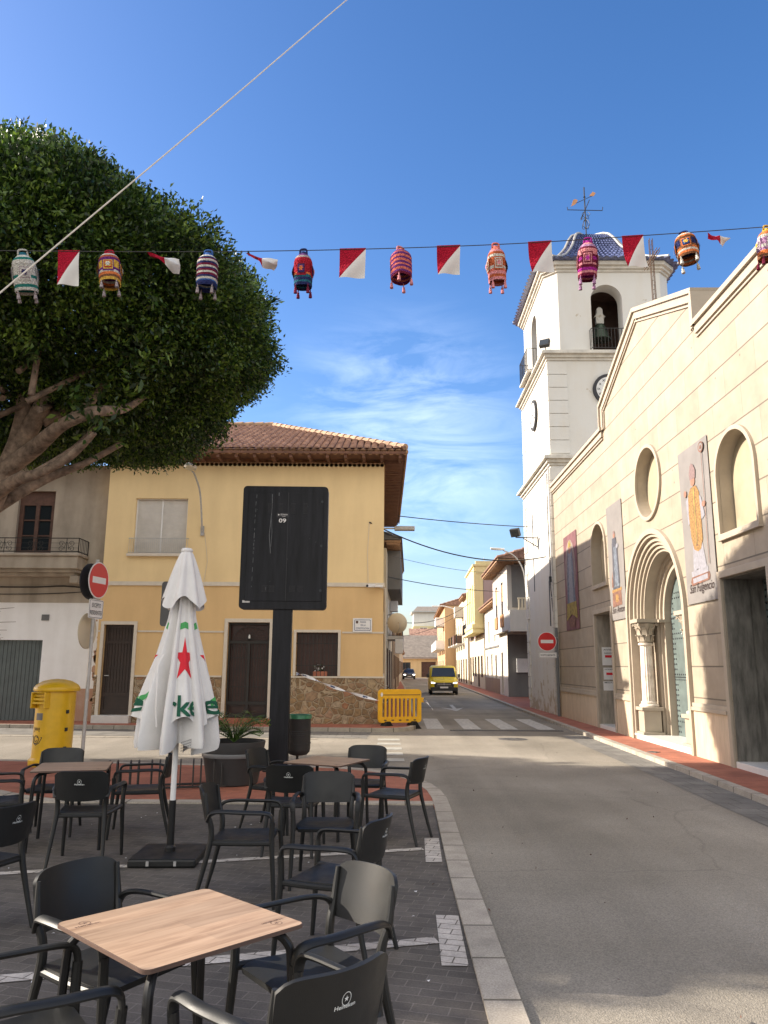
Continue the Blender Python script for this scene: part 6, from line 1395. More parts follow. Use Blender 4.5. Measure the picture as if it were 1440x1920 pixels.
mb = MB(); mb.tube([(-.02, 0, .0), (-.02, 0, .22)], .025, 8); mb.build('stub_post', 'dark_grey', t)

# planter with a cycad
t = thing('planter', 'round black planter holding a low green palm, in front of the display post', 'planter', (-2.25, 12.1, .03))
mb = MB(); mb.lathe([(.36, 0), (.38, .02), (.455, .46), (.46, .47), (.46, .52), (.475, .60), (.47, .62), (.44, .62), (.43, .52)], (0, 0, 0), 48); mb.build('pot', 'dark_grey', t)
mb = MB(); mb.lathe([(.459, .40), (.464, .41), (.467, .45), (.463, .46)], (0, 0, 0), 48); mb.build('pot_band', 'sign_grey', t)
mb = MB(); mb.lathe([(.0001, .57), (.43, .55)], (0, 0, 0), 24); mb.build('soil', 'old_wood', t)
mb = MB()
for k in range(26):
    a = k * 2.4 + random.uniform(-.2, .2); L_ = random.uniform(.42, .56); up = random.uniform(.12, .42); d = Vector((math.cos(a), math.sin(a), 0)); tq = Vector((-d.y, d.x, 0))
    P_ = [Vector((0, 0, .60)) + d * L_ * s_ + Vector((0, 0, up * math.sin(s_ * 2.2))) for s_ in [j / 14 for j in range(15)]]
    mb.tube(P_, [.008 * (1 - j / 18) for j in range(15)], 4)
    for j in range(2, 15):
        ll = .13 * math.sin(PI * min(1, (j + 1) / 16)) + .02
        for s_ in (-1, 1):
            b_ = P_[j]; e_ = b_ + tq * s_ * ll + d * ll * .55 + Vector((0, 0, .04)); w_v = d * .016
            mb.add([b_ - w_v, e_, b_ + w_v], [(0, 1, 2)])
mb.build('palm_leaves', 'leaf_palm', t, smooth=0)

# bike rack of thin hoops
t = thing('bike_rack', 'low black bicycle rack of paired hoops between the left table and the planter', 'bike rack', (-3.12, 11.6, .03), R(14))
mb = MB(); mb.tube([(-.85, -.15, .03), (.85, -.15, .03)], .015, 6); mb.tube([(-.85, .15, .03), (.85, .15, .03)], .015, 6); mb.build('rail', 'ironwork', t)
for k in range(6):
    for s_ in (-.055, .055):
        x = -.72 + k * .29 + s_
        MB().tube([(x, -.15, .03), (x, -.13, .30), (x, -.06, .385), (x, .06, .385), (x, .13, .30), (x, .15, .03)], .011, 6, smooth=4).build('hoop', 'ironwork', t)

# closed white parasol
PS = thing('parasol', 'closed white parasol with red stars and green lettering on a square black base', 'parasol', (-1.95, 7.55, .012), R(2))
MB().box(-.30, .30, -.32, .32, .0, .075).build('base', 'black_plastic', PS, smooth=0, bevel=.02)
mb = MB(); mb.lathe([(.05, .075), (.05, .11), (.034, .13), (.032, .52)], (0, 0, 0), 16); mb.build('base_sleeve', 'black_metal', PS)
for s_ in (-.12, .12): MB().box(s_ - .012, s_ + .012, -.327, -.318, .02, .06).build('base_clip', 'galv', PS, smooth=0)
MB().tube([(0, 0, .50), (0, 0, 2.80)], .026, 14).build('pole', 'sign_white', PS)
def prof(z):   # overall outline radius by height
    pts = [(.88, .26), (1.05, .285), (1.3, .265), (1.6, .215), (1.9, .16), (2.2, .105), (2.5, .075), (2.75, .04)]
    for (a, ra), (b, rb) in zip(pts, pts[1:]):
        if z <= b: return ra + (rb - ra) * max(0, (z - a) / (b - a))
    return .04
def inner_fn(u, v):
    th_ = 2 * PI * u; hem = .93 + .10 * abs(math.sin(th_ * 2 + .5)) ** .7 + .02 * math.sin(th_ * 9); z = hem + (2.72 - hem) * v
    r_ = prof(z) * (1 + .42 * math.cos(th_ * 8 + .8 * math.sin(th_ * 3)) * (1 - v * .5) + .06 * math.sin(th_ * 17 + z * 2) + .03 * math.sin(th_ * 29 + z * 5))
    return (r_ * math.cos(th_), r_ * math.sin(th_), z)
mb = MB(); mb.slab(inner_fn, 160, 30, .004); mb.build('canopy', 'cloth_white', PS, smooth=70)
# the lettered side panels fold outwards as flaps with a shorter hem
def flap_fn(th0, half, rb):
    def fn(a, z):    # a in -1..1 across the flap
        th_ = th0 + a * half; ridge_ = (1 - abs(a) ** 2.2)
        r_ = (prof(z) * .86 + rb * (max(0, (2.45 - z)) / 1.2) ** 1.5 * (.30 + .70 * ridge_) * (1 + .26 * math.cos(a * 6.5 + .5 * math.sin(z * 3)) + .10 * math.sin(a * 15 + z * 4))) + .012
        return Vector((r_ * math.cos(th_), r_ * math.sin(th_), z))
    return fn
flaps = [(R(-68), R(33), .11), (R(-166), R(26), .15), (R(-10), R(25), .13), (R(98), R(38), .15)]
fns = [flap_fn(*f_) for f_ in flaps]
def wrap(fn, sh, w, off_=.006):
    vs = []
    for a, b in sh[0]:
        p = fn(a / w, b); n = Vector((p.x, p.y, 0)).normalized() * off_; vs.append(p + n)
    return vs, sh[1]
for i, (fn, fl) in enumerate(zip(fns, flaps)):
    mb = MB(); mb.slab(lambda u, v: fn(2 * u - 1, (1.24 + .05 * math.cos((2 * u - 1) * 3)) + (2.42 - 1.27) * v), 24, 30, .004)
    fo = mb.build('panel', 'cloth_white', PS, smooth=70)
    W_ = .20; reds, grs, dgs = MB(), MB(), MB()
    st = refine(fill([star(0, 1.80, .215, .40)]), .03)
    reds.add(*wrap(fn, ([(p[0] * (.78 if i == 0 else 1.25), p[1]) for p in st[0] if True], st[1]), W_)) if i in (0, 3) else reds.add(*wrap(fn, ([(p[0] + (-.15 if i == 1 else .15), p[1] - .02) for p in st[0]], st[1]), W_))
    grs.add(*wrap(fn, refine(fill([[(-.19, 2.13), (.0, 2.16), (.19, 2.13), (.19, 2.07), (.0, 2.10), (-.19, 2.07)]]), .03), W_)); g2 = MB(); g2.add(*wrap(fn, refine(fill([[(-.05, 1.42), (.14, 1.52), (.14, 1.47), (-.05, 1.36)]] if i else [[(.02, 1.36), (.12, 1.44), (.18, 1.42), (.08, 1.33)]]), .03), W_, .008))
    tx = {0: 'rke', 1: 'e', 2: 'ei', 3: 'nek'}[i]
    sh = refine(text2d(tx, .26, 0, .018, 0, 1.385, width={0: .34, 1: .17, 2: .27, 3: .36}[i]), .03); dgs.add(*wrap(fn, sh, W_, .014))
    reds.build('star', 'red_print', fo, smooth=0); grs.build('green_band', 'green_print', fo, smooth=0); g2.build('green_swash', 'green_print', fo, smooth=0); dgs.build('lettering', 'dgreen_print', fo, smooth=0)
def cap_fn(u, v):
    th_ = 2 * PI * u; c4 = abs(math.cos(th_ * 2 + 1.1)) ; hem = 2.40 - .12 * c4 ** 2; z = hem + (2.86 - hem) * v; r_ = .045 + (.135 + .03 * c4) * (1 - v) ** .8 * (1 + .16 * math.cos(th_ * 8)); r_ *= 1 if v < .97 else .9
    return (r_ * math.cos(th_), r_ * math.sin(th_), z)
mb = MB(); mb.slab(cap_fn, 96, 16, .004); mb.lathe([(.055, 2.85), (.06, 2.865), (.045, 2.885), (.0001, 2.89)], (0, 0, 0), 20); mb.build('top_cap', 'cloth_white', PS, smooth=70)
mb = MB(); mb.tube([(-.10, -.27, 1.85), (-.14, -.31, 1.75), (-.13, -.32, 1.35), (-.12, -.30, 1.2)], .012, 5, flat=(1, .3)); mb.build('tie_strap', 'cloth_white', PS)
mb = MB(); 
for k in range(4): mb.shape(text2d('WWWWWW', .022, 0, .01, 0, .03 - k * .024, width=.10), lambda a, b: (.15 + a * .9, -.268 + a * .25, 1.04 + b + a * .3))
mb.build('care_print', 'ink', PS, smooth=0)

# ------------------------------------------------------------------ tables
def chair_leg_tube(mb, pts, r, **k): mb.tube(pts, r, 10, **k)
def emblem_shapes():
    out = [refine(fill([ell(0, .5, .30, .34, 32), ell(0, .5, .265, .305, 32)]), .25), fill([star(0, .50, .16)]), text2d('Heineken', .30, .0, .012, 0, .14, width=1.35)]
    return out
EMB = emblem_shapes()
def make_table():
    t = thing('cafe_table', '', 'table', (0, 0, 0), 0, 'square cafe tables on the terrace')
    MB().plate([rrect(-.35, .35, -.35, .35, .03)], 0, .011)
    mb = MB(); mb.prism(rrect(-.352, .352, -.352, .352, .03), .7265, .7385, 1, 1); mb.prism(rrect(-.349, .349, -.349, .349, .03), .7388, .741, 0, 1)
    tt = mb.build('table_top', ['laminate', 'edge'], t, smooth=0)
    mb = MB()
    for sx, sy in ((-.27, .23), (.27, -.23)):
        ro = 0 if sy > 0 else PI
        for sh in EMB: mb.shape(sh, lambda a, b: (sx + (a * .075) * math.cos(ro) - (b * .075) * math.sin(ro), sy + (a * .075) * math.sin(ro) + (b * .075) * math.cos(ro), .7415))
    mb.build('emblem', 'emblem_dark', tt, smooth=0)
    for sx in (-1, 1):
        for sy in (-1, 1): MB().tube([(sx * .12, sy * .12, .712), (sx * .24, sy * .24, .710), (sx * .30, sy * .30, .67), (sx * .315, sy * .315, .55), (sx * .33, sy * .33, .0)], [.016, .017, .018, .018, .017], 10, smooth=4).build('leg', 'black_metal', t)
    mb = MB(); mb.box(-.14, .14, -.14, .14, .705, .726); mb.build('top_bracket', 'black_metal', t, smooth=0)
    return t
TB = make_table()
FL = .012
tabs = [((-.80, 3.33), 46, 'nearest sunlit wooden cafe table with a dark round mark near its corner'), ((-3.13, 8.15), 14, 'shaded wooden cafe table on the left in front of the yellow mailbox'), ((-.60, 8.75), -26, 'shaded wooden cafe table standing before the display post and litter bin')]
# ------------------------------------------------------------------ chairs: one-piece moulded armchairs
def make_chair():
    t = thing('terrace_chair', '', 'chair', (0, 0, 0), 0, 'black armchairs on the cafe terrace')
    def seat(u, v):
        x = (u - .5) * 2; y = -.215 + .45 * v; w = .205 + .035 * v
        w *= 1 - .10 * max(0, (v - .8) / .2) ** 2
        return (x * w, y, .452 - .018 * (1 - x * x) * (1 - (v * 2 - 1) ** 2) - .012 * max(0, (v - .85) / .15) ** 2 + .0)
    MB().slab(seat, 14, 14, .026).build('seat', 'black_plastic', t, smooth=50, bevel=.0)
    def back(u, v):
        x = (u - .5) * 2; z = .585 + .245 * v
        ztop = .830 - .035 * abs(x) ** 8; z = .585 + (ztop - .585) * v - .012 * (1 - x * x) * (1 - v)
        hw = .228 - .012 * (1 - v) - .010 * max(0, v - .8)
        return (x * hw, -.235 - .062 * v - .055 * (1 - x * x) + .02 * v * x * x, z)
    MB().slab(back, 20, 14, .016).build('backrest', 'black_plastic', t, smooth=50)
    def emb(a, b):
        k = .062; x = a * k; z = .735 + (b - .4) * k; u = .5 + x / .44; v = (z - .585) / .245; p = back(u, v); return (-p[0] + 2 * 0 if False else -x, p[1] - .0105, z)
    mb = MB()
    for sh in EMB: mb.shape(([(-p[0], p[1]) for p in sh[0]], sh[1]), emb)
    mb.build('emblem', 'emblem', t, smooth=0)
    for s in (-1, 1):
        MB().tube([(s * .222, -.245, .60), (s * .232, -.215, .655), (s * .258, -.13, .672), (s * .272, .06, .668), (s * .270, .20, .664), (s * .266, .245, .640), (s * .262, .255, .59)], [.018, .021, .021, .021, .021, .021, .020], 10, smooth=5, flat=(1.15, .62)).build('armrest', 'black_plastic', t)
        MB().tube([(s * .262, .255, .60), (s * .255, .252, .47), (s * .262, .268, .24), (s * .268, .285, 0)], [.020, .021, .018, .014], 10, smooth=4).build('leg', 'black_plastic', t)
        MB().tube([(s * .216, -.262, .80), (s * .218, -.245, .66), (s * .205, -.215, .56), (s * .205, -.215, .45), (s * .222, -.265, .22), (s * .236, -.325, 0)], [.010, .018, .021, .022, .018, .014], 10, smooth=4).build('leg', 'black_plastic', t)
        MB().tube([(s * .20, -.21, .44), (s * .232, .02, .442), (s * .252, .25, .45)], [.018, .017, .018], 8, smooth=3).build('seat_rail', 'black_plastic', t)
    MB().tube([(-.20, -.21, .437), (.20, -.21, .437)], .014, 8).build('stretcher', 'black_plastic', t)
    return t
CHR = make_chair()
def place(proto, used, loc, rz, label):
    o = proto if not used[0] else copy_tree(proto); used[0] = True
    o.location = loc; o.rotation_euler = (0, 0, rz); o['label'] = label; return o
bpy.context.view_layer.update()
u1, u2 = [False], [False]
for (x, y), a, lb in tabs: place(TB, u1, (x, y, FL), R(a), lb)
# (back middle x, y), facing direction, label
chairs = [((-1.44, 3.885), (.85, -.52), 'black chair at the far left side of the nearest table, turned towards it'),
    ((-.06, 3.84), (-.80, -.60), 'black chair right of the nearest table, its backrest shining in the sun'),
    ((-.14, 2.665), (-.68, .73), 'closest black chair with the printed mark on its back, cut by the picture bottom'),
    ((-1.48, 2.80), (.80, .60), 'black chair in the bottom left corner of which mostly the armrests show'),
    ((-1.365, 6.36), (1.0, .0), 'black chair facing right, alone beside the parasol base'),
    ((-.02, 5.10), (-.93, .36), 'black chair facing left just behind the sunlit chair'),
    ((-1.435, 9.06), (.90, -.35), 'black chair facing right in front of the round planter'),
    ((-.885, 7.66), (.06, 1.0), 'black chair with printed back nearest the display post, facing the rear right table'),
    ((-.475, 7.15), (.02, -1.0), 'black chair facing the viewer in front of the rear right table'),
    ((-.175, 9.50), (-.15, -1.0), 'black chair on the far side of the rear right table'),
    ((.40, 8.36), (-.93, .37), 'rightmost black chair, seen from the side near the road kerb'),
    ((-3.58, 8.99), (.15, -1.0), 'black chair behind the left table, in front of the yellow mailbox'),
    ((-2.66, 7.125), (-.10, 1.0), 'black chair with printed back on the near side of the left table'),
    ((-2.30, 8.72), (-.95, -.20), 'black chair at the right end of the left table by the bike rack'),
    ((-2.47, 5.45), (-.95, .30), 'black chair with printed back half cut by the left picture edge'),
    ((-4.03, 7.72), (.90, .40), 'black chair at the left end of the left table, only an armrest in view')]
for (x, y), f, lb in chairs:
    f = Vector(f).normalized(); place(CHR, u2, (x + f.x * .29, y + f.y * .29, FL), math.atan2(f.y, f.x) - PI / 2, lb)
# ------------------------------------------------------------------ trees
rng = np.random.default_rng(11)
def leaf_mesh(name, centers, normals, size, m, parent, clump=4, spread=.12, aspect=.42):
    """many small leaf blades: clump leaves round every centre"""
    N = len(centers); C = np.repeat(centers, clump, 0) + rng.normal(0, spread, (N * clump, 3)); NN = np.repeat(normals, clump, 0)
    d = NN * .9 + rng.normal(0, .75, C.shape); d[:, 2] += .15; d /= np.linalg.norm(d, axis=1)[:, None]
    a = rng.normal(0, 1, C.shape); a -= (a * d).sum(1)[:, None] * d; a /= np.linalg.norm(a, axis=1)[:, None]
    L = size * rng.uniform(.65, 1.35, (len(C), 1)); W = L * aspect * .5
    fold = np.cross(d, a) * W * .5
    v = np.stack([C, C + d * L * .45 + a * W + fold, C + d * L, C + d * L * .45 - a * W + fold], 1).reshape(-1, 3)
    me = bpy.data.meshes.new(name); n = len(C)
    me.vertices.add(n * 4); me.vertices.foreach_set('co', v.ravel().astype(np.float32))
    me.loops.add(n * 4); me.loops.foreach_set('vertex_index', np.arange(n * 4, dtype=np.int32))
    me.polygons.add(n); me.polygons.foreach_set('loop_start', np.arange(0, n * 4, 4, dtype=np.int32)); me.polygons.foreach_set('loop_total', np.full(n, 4, dtype=np.int32))
    me.materials.append(M[m]); me.update(); me.validate()
    o = bpy.data.objects.new(name, me); col.objects.link(o); o.parent = parent; return o
def crown_points(c, r, n, p=2.6, seed=0, shell=(.80, 1.03), lumps=26, lump_a=.15, carve=None, bottom=None):
    g = np.random.default_rng(seed); d = g.normal(0, 1, (n, 3)); d /= np.linalg.norm(d, axis=1)[:, None]
    s = 1 / (np.abs(d[:, 0]) ** p + np.abs(d[:, 1]) ** p + np.abs(d[:, 2]) ** p) ** (1 / p)
    L = g.normal(0, 1, (lumps * 8, 3)); L /= np.linalg.norm(L, axis=1)[:, None]; amp = g.uniform(-.6, 1, len(L)) * lump_a
    k = np.exp((d @ L.T - 1) * 60); bump = (k * amp).sum(1)
    L2 = g.normal(0, 1, (1500, 3)); L2 /= np.linalg.norm(L2, axis=1)[:, None]
    near = (d @ L2.T).max(1); fine = np.clip((near - .9955) / .0045, -1, 1) * .035
    t = g.uniform(shell[0], shell[1], n) ** .7
    q = d * (s * t * (1 + bump + fine))[:, None]
    P = q * np.array(r) + np.array(c)
    keep = np.ones(n, bool)
    if carve is not None: keep &= ~carve(P)
    return P[keep], (d / np.array(r))[keep] / np.linalg.norm(d / np.array(r), axis=1)[keep][:, None]
def limb(mb, pts, rs, k=1.0): mb.tube([(p[0] * k, p[1] * k, CAM_H + (p[2] - CAM_H) * k) for p in pts], [r_ * k * .66 * (1 + .10 * math.sin(i * 2.3)) for i, r_ in enumerate(rs)], 14, smooth=8)
t1 = thing('ficus_tree', 'big dark green rounded ficus tree with forked grey limbs rising at the left edge', 'tree', (0, 0, 0))
TC, TR = (-7.0, 12.4, 7.45), (4.46, 4.25, 1.80)
hollow = lambda P: (((P[:, 0] + 6.3) / 2.9) ** 2 + ((P[:, 1] - 10.2) / 3.6) ** 2 + ((P[:, 2] - 4.4) / 1.75) ** 2 < 1)
P, Nn = crown_points(TC, TR, 125000, 2.25, 3, (.70, 1.02), carve=hollow)
leaf_mesh('crown', P, Nn, .074, 'leaf', t1, 5, .060, .48)
# stray shoots breaking the outline
sp_c, sp_n = [], []
g = np.random.default_rng(5)
for k in range(150):
    i = g.integers(len(P)); dd = (P[i] - np.array(TC)); q = dd / np.array(TR)
    if np.linalg.norm(q) < .92: continue
    nrm = Nn[i] + np.array([0, 0, .3]); nrm /= np.linalg.norm(nrm); L_ = g.uniform(.15, .55)
    for j in range(int(L_ / .03)): sp_c.append(P[i] + nrm * j * .03 + g.normal(0, .02, 3)); sp_n.append(nrm)
for tx, ty, tz in ((-3.4, 10.1, 5.85), (-4.2, 11.2, 6.7), (-4.0, 10.2, 5.05), (-4.4, 11.2, 5.4), (-5.2, 10.6, 7.0), (-3.3, 9.8, 6.1), (-4.5, 12.4, 5.5)):
    for k in range(110): sp_c.append(np.array([tx * 1.05, ty * 1.05, CAM_H + (tz - CAM_H) * 1.05 + .22]) + g.normal(0, .24, 3)); sp_n.append(g.normal(0, 1, 3))
leaf_mesh('shoots', np.array(sp_c), np.array(sp_n), .13, 'leaf', t1, 2, .03, .4)
mb = MB()
limb(mb, [(-7.0, 11.5, 0), (-6.75, 11.5, 1.6), (-6.35, 11.5, 3.1), (-5.95, 11.5, 4.3), (-5.55, 11.45, 5.5)], [.36, .29, .25, .23, .20], 1.05)
limb(mb, [(-5.72, 11.5, 5.0), (-5.55, 11.3, 5.75), (-5.62, 10.9, 6.5), (-5.75, 10.6, 7.6)], [.22, .17, .145, .11], 1.05)
limb(mb, [(-5.75, 11.5, 4.9), (-5.3, 11.3, 5.6), (-4.9, 11.0, 6.25), (-4.55, 10.8, 7.0), (-4.1, 10.6, 8.0)], [.24, .18, .155, .13, .08], 1.05)
limb(mb, [(-5.3, 11.4, 5.45), (-4.85, 11.6, 5.85), (-4.45, 11.7, 6.4), (-3.9, 11.8, 7.1)], [.15, .12, .10, .08], 1.05)
limb(mb, [(-5.95, 11.5, 4.6), (-5.3, 11.2, 4.95), (-4.6, 10.5, 5.1), (-4.05, 10.2, 5.2), (-3.85, 10.9, 5.5), (-3.8, 12.0, 6.2)], [.22, .185, .15, .12, .09, .05], 1.05)
limb(mb, [(-6.1, 11.5, 4.2), (-5.4, 11.0, 4.42), (-4.9, 10.6, 4.42), (-4.4, 10.4, 4.62), (-4.0, 10.2, 4.9)], [.17, .14, .11, .09, .05], 1.05)
limb(mb, [(-6.2, 11.5, 3.9), (-5.5, 11.9, 4.6), (-4.9, 12.2, 5.0), (-4.4, 12.4, 5.4)], [.15, .12, .09, .07], 1.05)
limb(mb, [(-4.6, 10.5, 5.1), (-4.3, 10.9, 5.7), (-4.2, 11.2, 6.6)], [.12, .08, .05], 1.05)
limb(mb, [(-5.2, 11.25, 5.75), (-5.35, 10.9, 6.3), (-5.2, 10.6, 6.9)], [.10, .07, .04], 1.05)
limb(mb, [(-5.0, 10.65, 4.42), (-4.6, 10.9, 4.85), (-4.4, 11.2, 5.3)], [.09, .06, .04], 1.05)
limb(mb, [(-6.2, 11.5, 4.0), (-6.9, 11.3, 4.9), (-7.7, 11.1, 5.6), (-8.6, 11, 6.4)], [.22, .18, .15, .1], 1.05)
for k in range(46):
    a = random.uniform(0, 2 * PI); b = random.uniform(-.6, .9); d = Vector((math.cos(a) * math.cos(b) * 3.6, math.sin(a) * math.cos(b) * 3.4, math.sin(b) * 2.2)); e_ = Vector(TC) + d; s_ = Vector((-5.7 + random.uniform(-.9, 1.2), 11.2 + random.uniform(-.7, .7), 5.9 + random.uniform(-.4, 1.4)))
    m_ = s_.lerp(e_, .5) + Vector((random.uniform(-.3, .3), random.uniform(-.3, .3), random.uniform(-.1, .4))); mb.tube([s_, m_, e_], [.05, .032, .012], 6, smooth=4)
mb.build('trunk', 'bark', t1, smooth=60)
t2 = thing('ficus_tree', 'second rounded ficus tree further left, outside the picture, shading the terrace', 'tree', (0, 0, 0))
C2, R2 = (-15.16, 11.18, 6.0), (3.85, 5.19, 2.42)
P2, N2 = crown_points(C2, R2, 14000, 2.0, 9, (.5, 1.0)); leaf_mesh('crown', P2, N2, .26, 'leaf', t2, 4, .14, .5)
t2b = thing('plane_tree', 'tall spreading tree beyond the second ficus, outside the picture, shading the road', 'tree', (0, 0, 0))
P2, N2 = crown_points((-21.4, 13.4, 10.3), (9.2, 4.63, 2.93), 22000, 2.0, 10, (.5, 1.0)); leaf_mesh('crown', P2, N2, .30, 'leaf', t2b, 4, .15, .5)
mb = MB(); mb.tube([(-21.8, 13.4, 0), (-21.5, 13.4, 4), (-21.4, 13.4, 9)], [.5, .4, .3], 10); mb.tube([(-21.5, 13.4, 6), (-25, 13.6, 9.5)], [.25, .1], 8); mb.tube([(-21.5, 13.4, 6), (-17, 13.2, 9.5)], [.25, .1], 8); mb.build('trunk', 'bark', t2b, smooth=60)
mb = MB(); limb(mb, [(-16.4, 12.4, 0), (-16.2, 12.4, 2.4), (-16.2, 12.4, 5)], [.42, .32, .26]); limb(mb, [(-16.2, 12.4, 4), (-14, 12, 5.4), (-13, 12, 6.6)], [.2, .15, .08]); limb(mb, [(-16.2, 12.4, 4), (-18, 13, 5.4), (-19, 13, 6.6)], [.2, .15, .08]); mb.build('trunk', 'bark', t2, smooth=60)
# bougainvillea-like shrub at the left edge
t3 = thing('garden_shrub', 'sparse twiggy shrub with thin bare stems and one pink flower at the left edge', 'shrub', (0, 0, 0))
SC = Vector((-7.25, 13.2, 2.35)); mb = MB(); lc, ln = [], []
mb.tube([(-7.9, 13.3, 0), (-7.7, 13.25, 1.2), (-7.4, 13.2, 2.0)], [.05, .04, .03], 8, smooth=3)
for k in range(70):
    a = random.uniform(0, 2 * PI); b = random.uniform(-.7, .9); L_ = random.uniform(.35, .75); d = Vector((math.cos(a) * math.cos(b), math.sin(a) * math.cos(b), math.sin(b) * .8))
    s_ = SC + Vector((random.uniform(-.2, .2), random.uniform(-.2, .2), random.uniform(-.2, .1))); e_ = s_ + d * L_ ; m_ = s_.lerp(e_, .5) + Vector((0, 0, random.uniform(-.05, .1)))
    mb.tube([s_, m_, e_], [.010, .007, .003], 4, smooth=3)
    for j in range(14): q = s_.lerp(e_, random.uniform(.25, .86)); lc.append(q[:]); ln.append(d[:])
for dx, dz in ((.72, .30), (.95, .36), (.86, -.02), (1.0, .12)): mb.tube([SC, SC + Vector((dx * .5, 0, dz * .8)), SC + Vector((dx, 0, dz))], [.010, .007, .004], 4, smooth=3)
mb.build('stems', 'old_wood', t3); leaf_mesh('foliage', np.array(lc), np.array(ln), .075, 'leaf_shrub', t3, 3, .035, .5)
MB().lathe([(.0001, 0), (.045, .03), (.03, .06), (.0001, .07)], tuple(SC + Vector((.50, -.1, .28))), 7).build('flower', 'red_print', t3)

# ------------------------------------------------------------------ festoon of crocheted lanterns and two-tone flags
SY = 7.0
def string_pt(px, py): return Yp(px, py, SY)
sp = [(-700, 464), (-200, 468), (0, 470), (250, 472), (480, 471), (720, 466), (960, 457), (1200, 442), (1440, 425), (1700, 404), (2300, 348)]
spts = [string_pt(*p) for p in sp]
tag(MB().tube([tuple(p) for p in spts], .0045, 5, smooth=6).build('festoon_string', 'cable'), 'thin dark string carrying the crocheted lanterns and two tone flags across the square', 'string')
def sy_at(px):
    for (a, ya), (b, yb) in zip(sp, sp[1:]):
        if px <= b: return ya + (yb - ya) * (px - a) / (b - a)
KN = {}
def kn(name, c):
    if name not in KN: KN[name] = 1; M[name] = knit_mat(name, c)
    return name
for n_, c in dict(k_white=(.62, .60, .54), k_green=(.03, .20, .17), k_red=(.42, .02, .04), k_orange=(.75, .22, .07), k_yellow=(.72, .45, .08), k_navy=(.03, .04, .14), k_blue=(.06, .15, .42), k_purple=(.16, .04, .20), k_pink=(.70, .28, .30), k_coral=(.72, .20, .15), k_wine=(.18, .02, .05), k_teal=(.03, .16, .22), k_rust=(.48, .12, .05), k_magenta=(.38, .03, .28), k_lilac=(.45, .25, .42), k_grey=(.40, .34, .34), k_brown=(.22, .10, .05)).items(): kn(n_, c)
def lantern(px, w, h_, stripes, patch, neck, handle, tassel, label, tilt=(0, 0), rz=0.0, loc=None):
    """knitted bottle-shaped lantern hung from the string; stripes lists (fraction, material) down the body"""
    p = loc or string_pt(px, sy_at(px)); t = thing('crochet_lantern', label, 'lantern', p, rz, 'crocheted lanterns on the festoon'); t.rotation_euler = (tilt[0], tilt[1], rz)
    mats = []
    def mi(m):
        if m not in mats: mats.append(m)
        return mats.index(m)
    r = w / 2; prof_ = [(.26, 0), (.30, .02), (.33, .06), (.52, .10), (.76, .16), (.92, .23), (1.0, .31), (1.0, .60), (1.0, .80), (.97, .88), (.98, .94), (.94, 1.0)]
    Z = lambda f_: -.022 - h_ * .90 * f_
    rows = 26; pr, ms = [], []
    def rad_(f_):
        for (a, fa), (b, fb) in zip(prof_, prof_[1:]):
            if f_ <= fb: return a + (b - a) * (f_ - fa) / (fb - fa)
        return prof_[-1][0]
    for k in range(rows * 2 + 1):
        f_ = k / (rows * 2); pr.append((r * rad_(f_) * (1.015 if k % 2 else .975), Z(f_)))
    for k in range(rows * 2):
        f_ = (k + .5) / (rows * 2)
        m_ = neck if f_ < .08 else next(m for lim, m in stripes if f_ <= lim)
        ms.append(mi(m_))
    sq = lambda a: 1 - .07 * (1 - abs(math.cos(a * 2 + PI / 4 * 2)))    # slightly squared body
    mb = MB(); n = 28; vs = []
    for q, (rr, z) in enumerate(pr):
        for k in range(n): a = 2 * PI * k / n; s_ = sq(a); vs.append((rr * s_ * math.cos(a), rr * s_ * math.sin(a), z))
    fs, fm = [], []
    for i in range(len(pr) - 1):
        for k in range(n): fs.append((i * n + k, (i + 1) * n + k, (i + 1) * n + (k + 1) % n, i * n + (k + 1) % n)); fm.append(ms[i])
    mb.add(vs, fs, fm); mb.build('body', mats, t, smooth=50)
    if patch:
        for side in range(4):
            th_ = -PI / 2 + side * PI / 2; mb = MB(); W_ = r * 1.06; H_ = h_ * .90 * .36
            def f3(a, b, off_=.0): an = th_ + a / r * .92; rr = r * 1.0 * sq(an) + .006 + off_; return (rr * math.cos(an), rr * math.sin(an), Z(.57) + b)
            for i, (sc_, m_) in enumerate(zip((1, .80, .62, .46), patch[:4])):
                k_ = W_ / 2 * sc_; q_ = H_ / 2 * sc_; sh = refine(fill([[( -k_, -q_), (k_, -q_), (k_, q_), (-k_, q_)]]), .03); mb.add([f3(a, b, .0035 * i) for a, b in sh[0]], sh[1], i)
            fl_ = refine(fill([[(W_ * .24 * (1 if k % 2 == 0 else .55) * math.cos(k * PI / 6), H_ * .24 * (1 if k % 2 == 0 else .55) * math.sin(k * PI / 6)) for k in range(12)]]), .03); mb.add([f3(a, b, .016) for a, b in fl_[0]], fl_[1], 4)
            mb.build('granny_square', list(patch), t, smooth=0)
    mb = MB(); mb.tube([(-r * .38, 0, -.09), (-r * .36, 0, -.03), (-r * .26, 0, .006), (r * .26, 0, .006), (r * .36, 0, -.03), (r * .38, 0, -.09)], .010, 7, smooth=4); mb.build('handle', handle, t)
    for k in range(4):
        a = PI / 4 + k * PI / 2; x, y = r * .90 * math.cos(a), r * .90 * math.sin(a); z = Z(1.0); mb = MB()
        mb.tube([(x, y, z + .02), (x * 1.03, y * 1.03, z - .03)], .006, 5); mb.lathe([(.004, 0), (.014, -.008), (.011, -.018), (.015, -.03), (.018, -.062), (.0001, -.066)], (x * 1.03, y * 1.03, z - .02), 8, rad=lambda q: 1 + .15 * math.sin(q * 4)); mb.build('tassel', tassel, t)
    return t
def St(*a):
    out = []; s_ = a[0]; n_ = len(s_)
    for i, m in enumerate(s_): out.append((.08 + .92 * (i + 1) / n_ + (1 if i == n_ - 1 else 0), m))
    return out
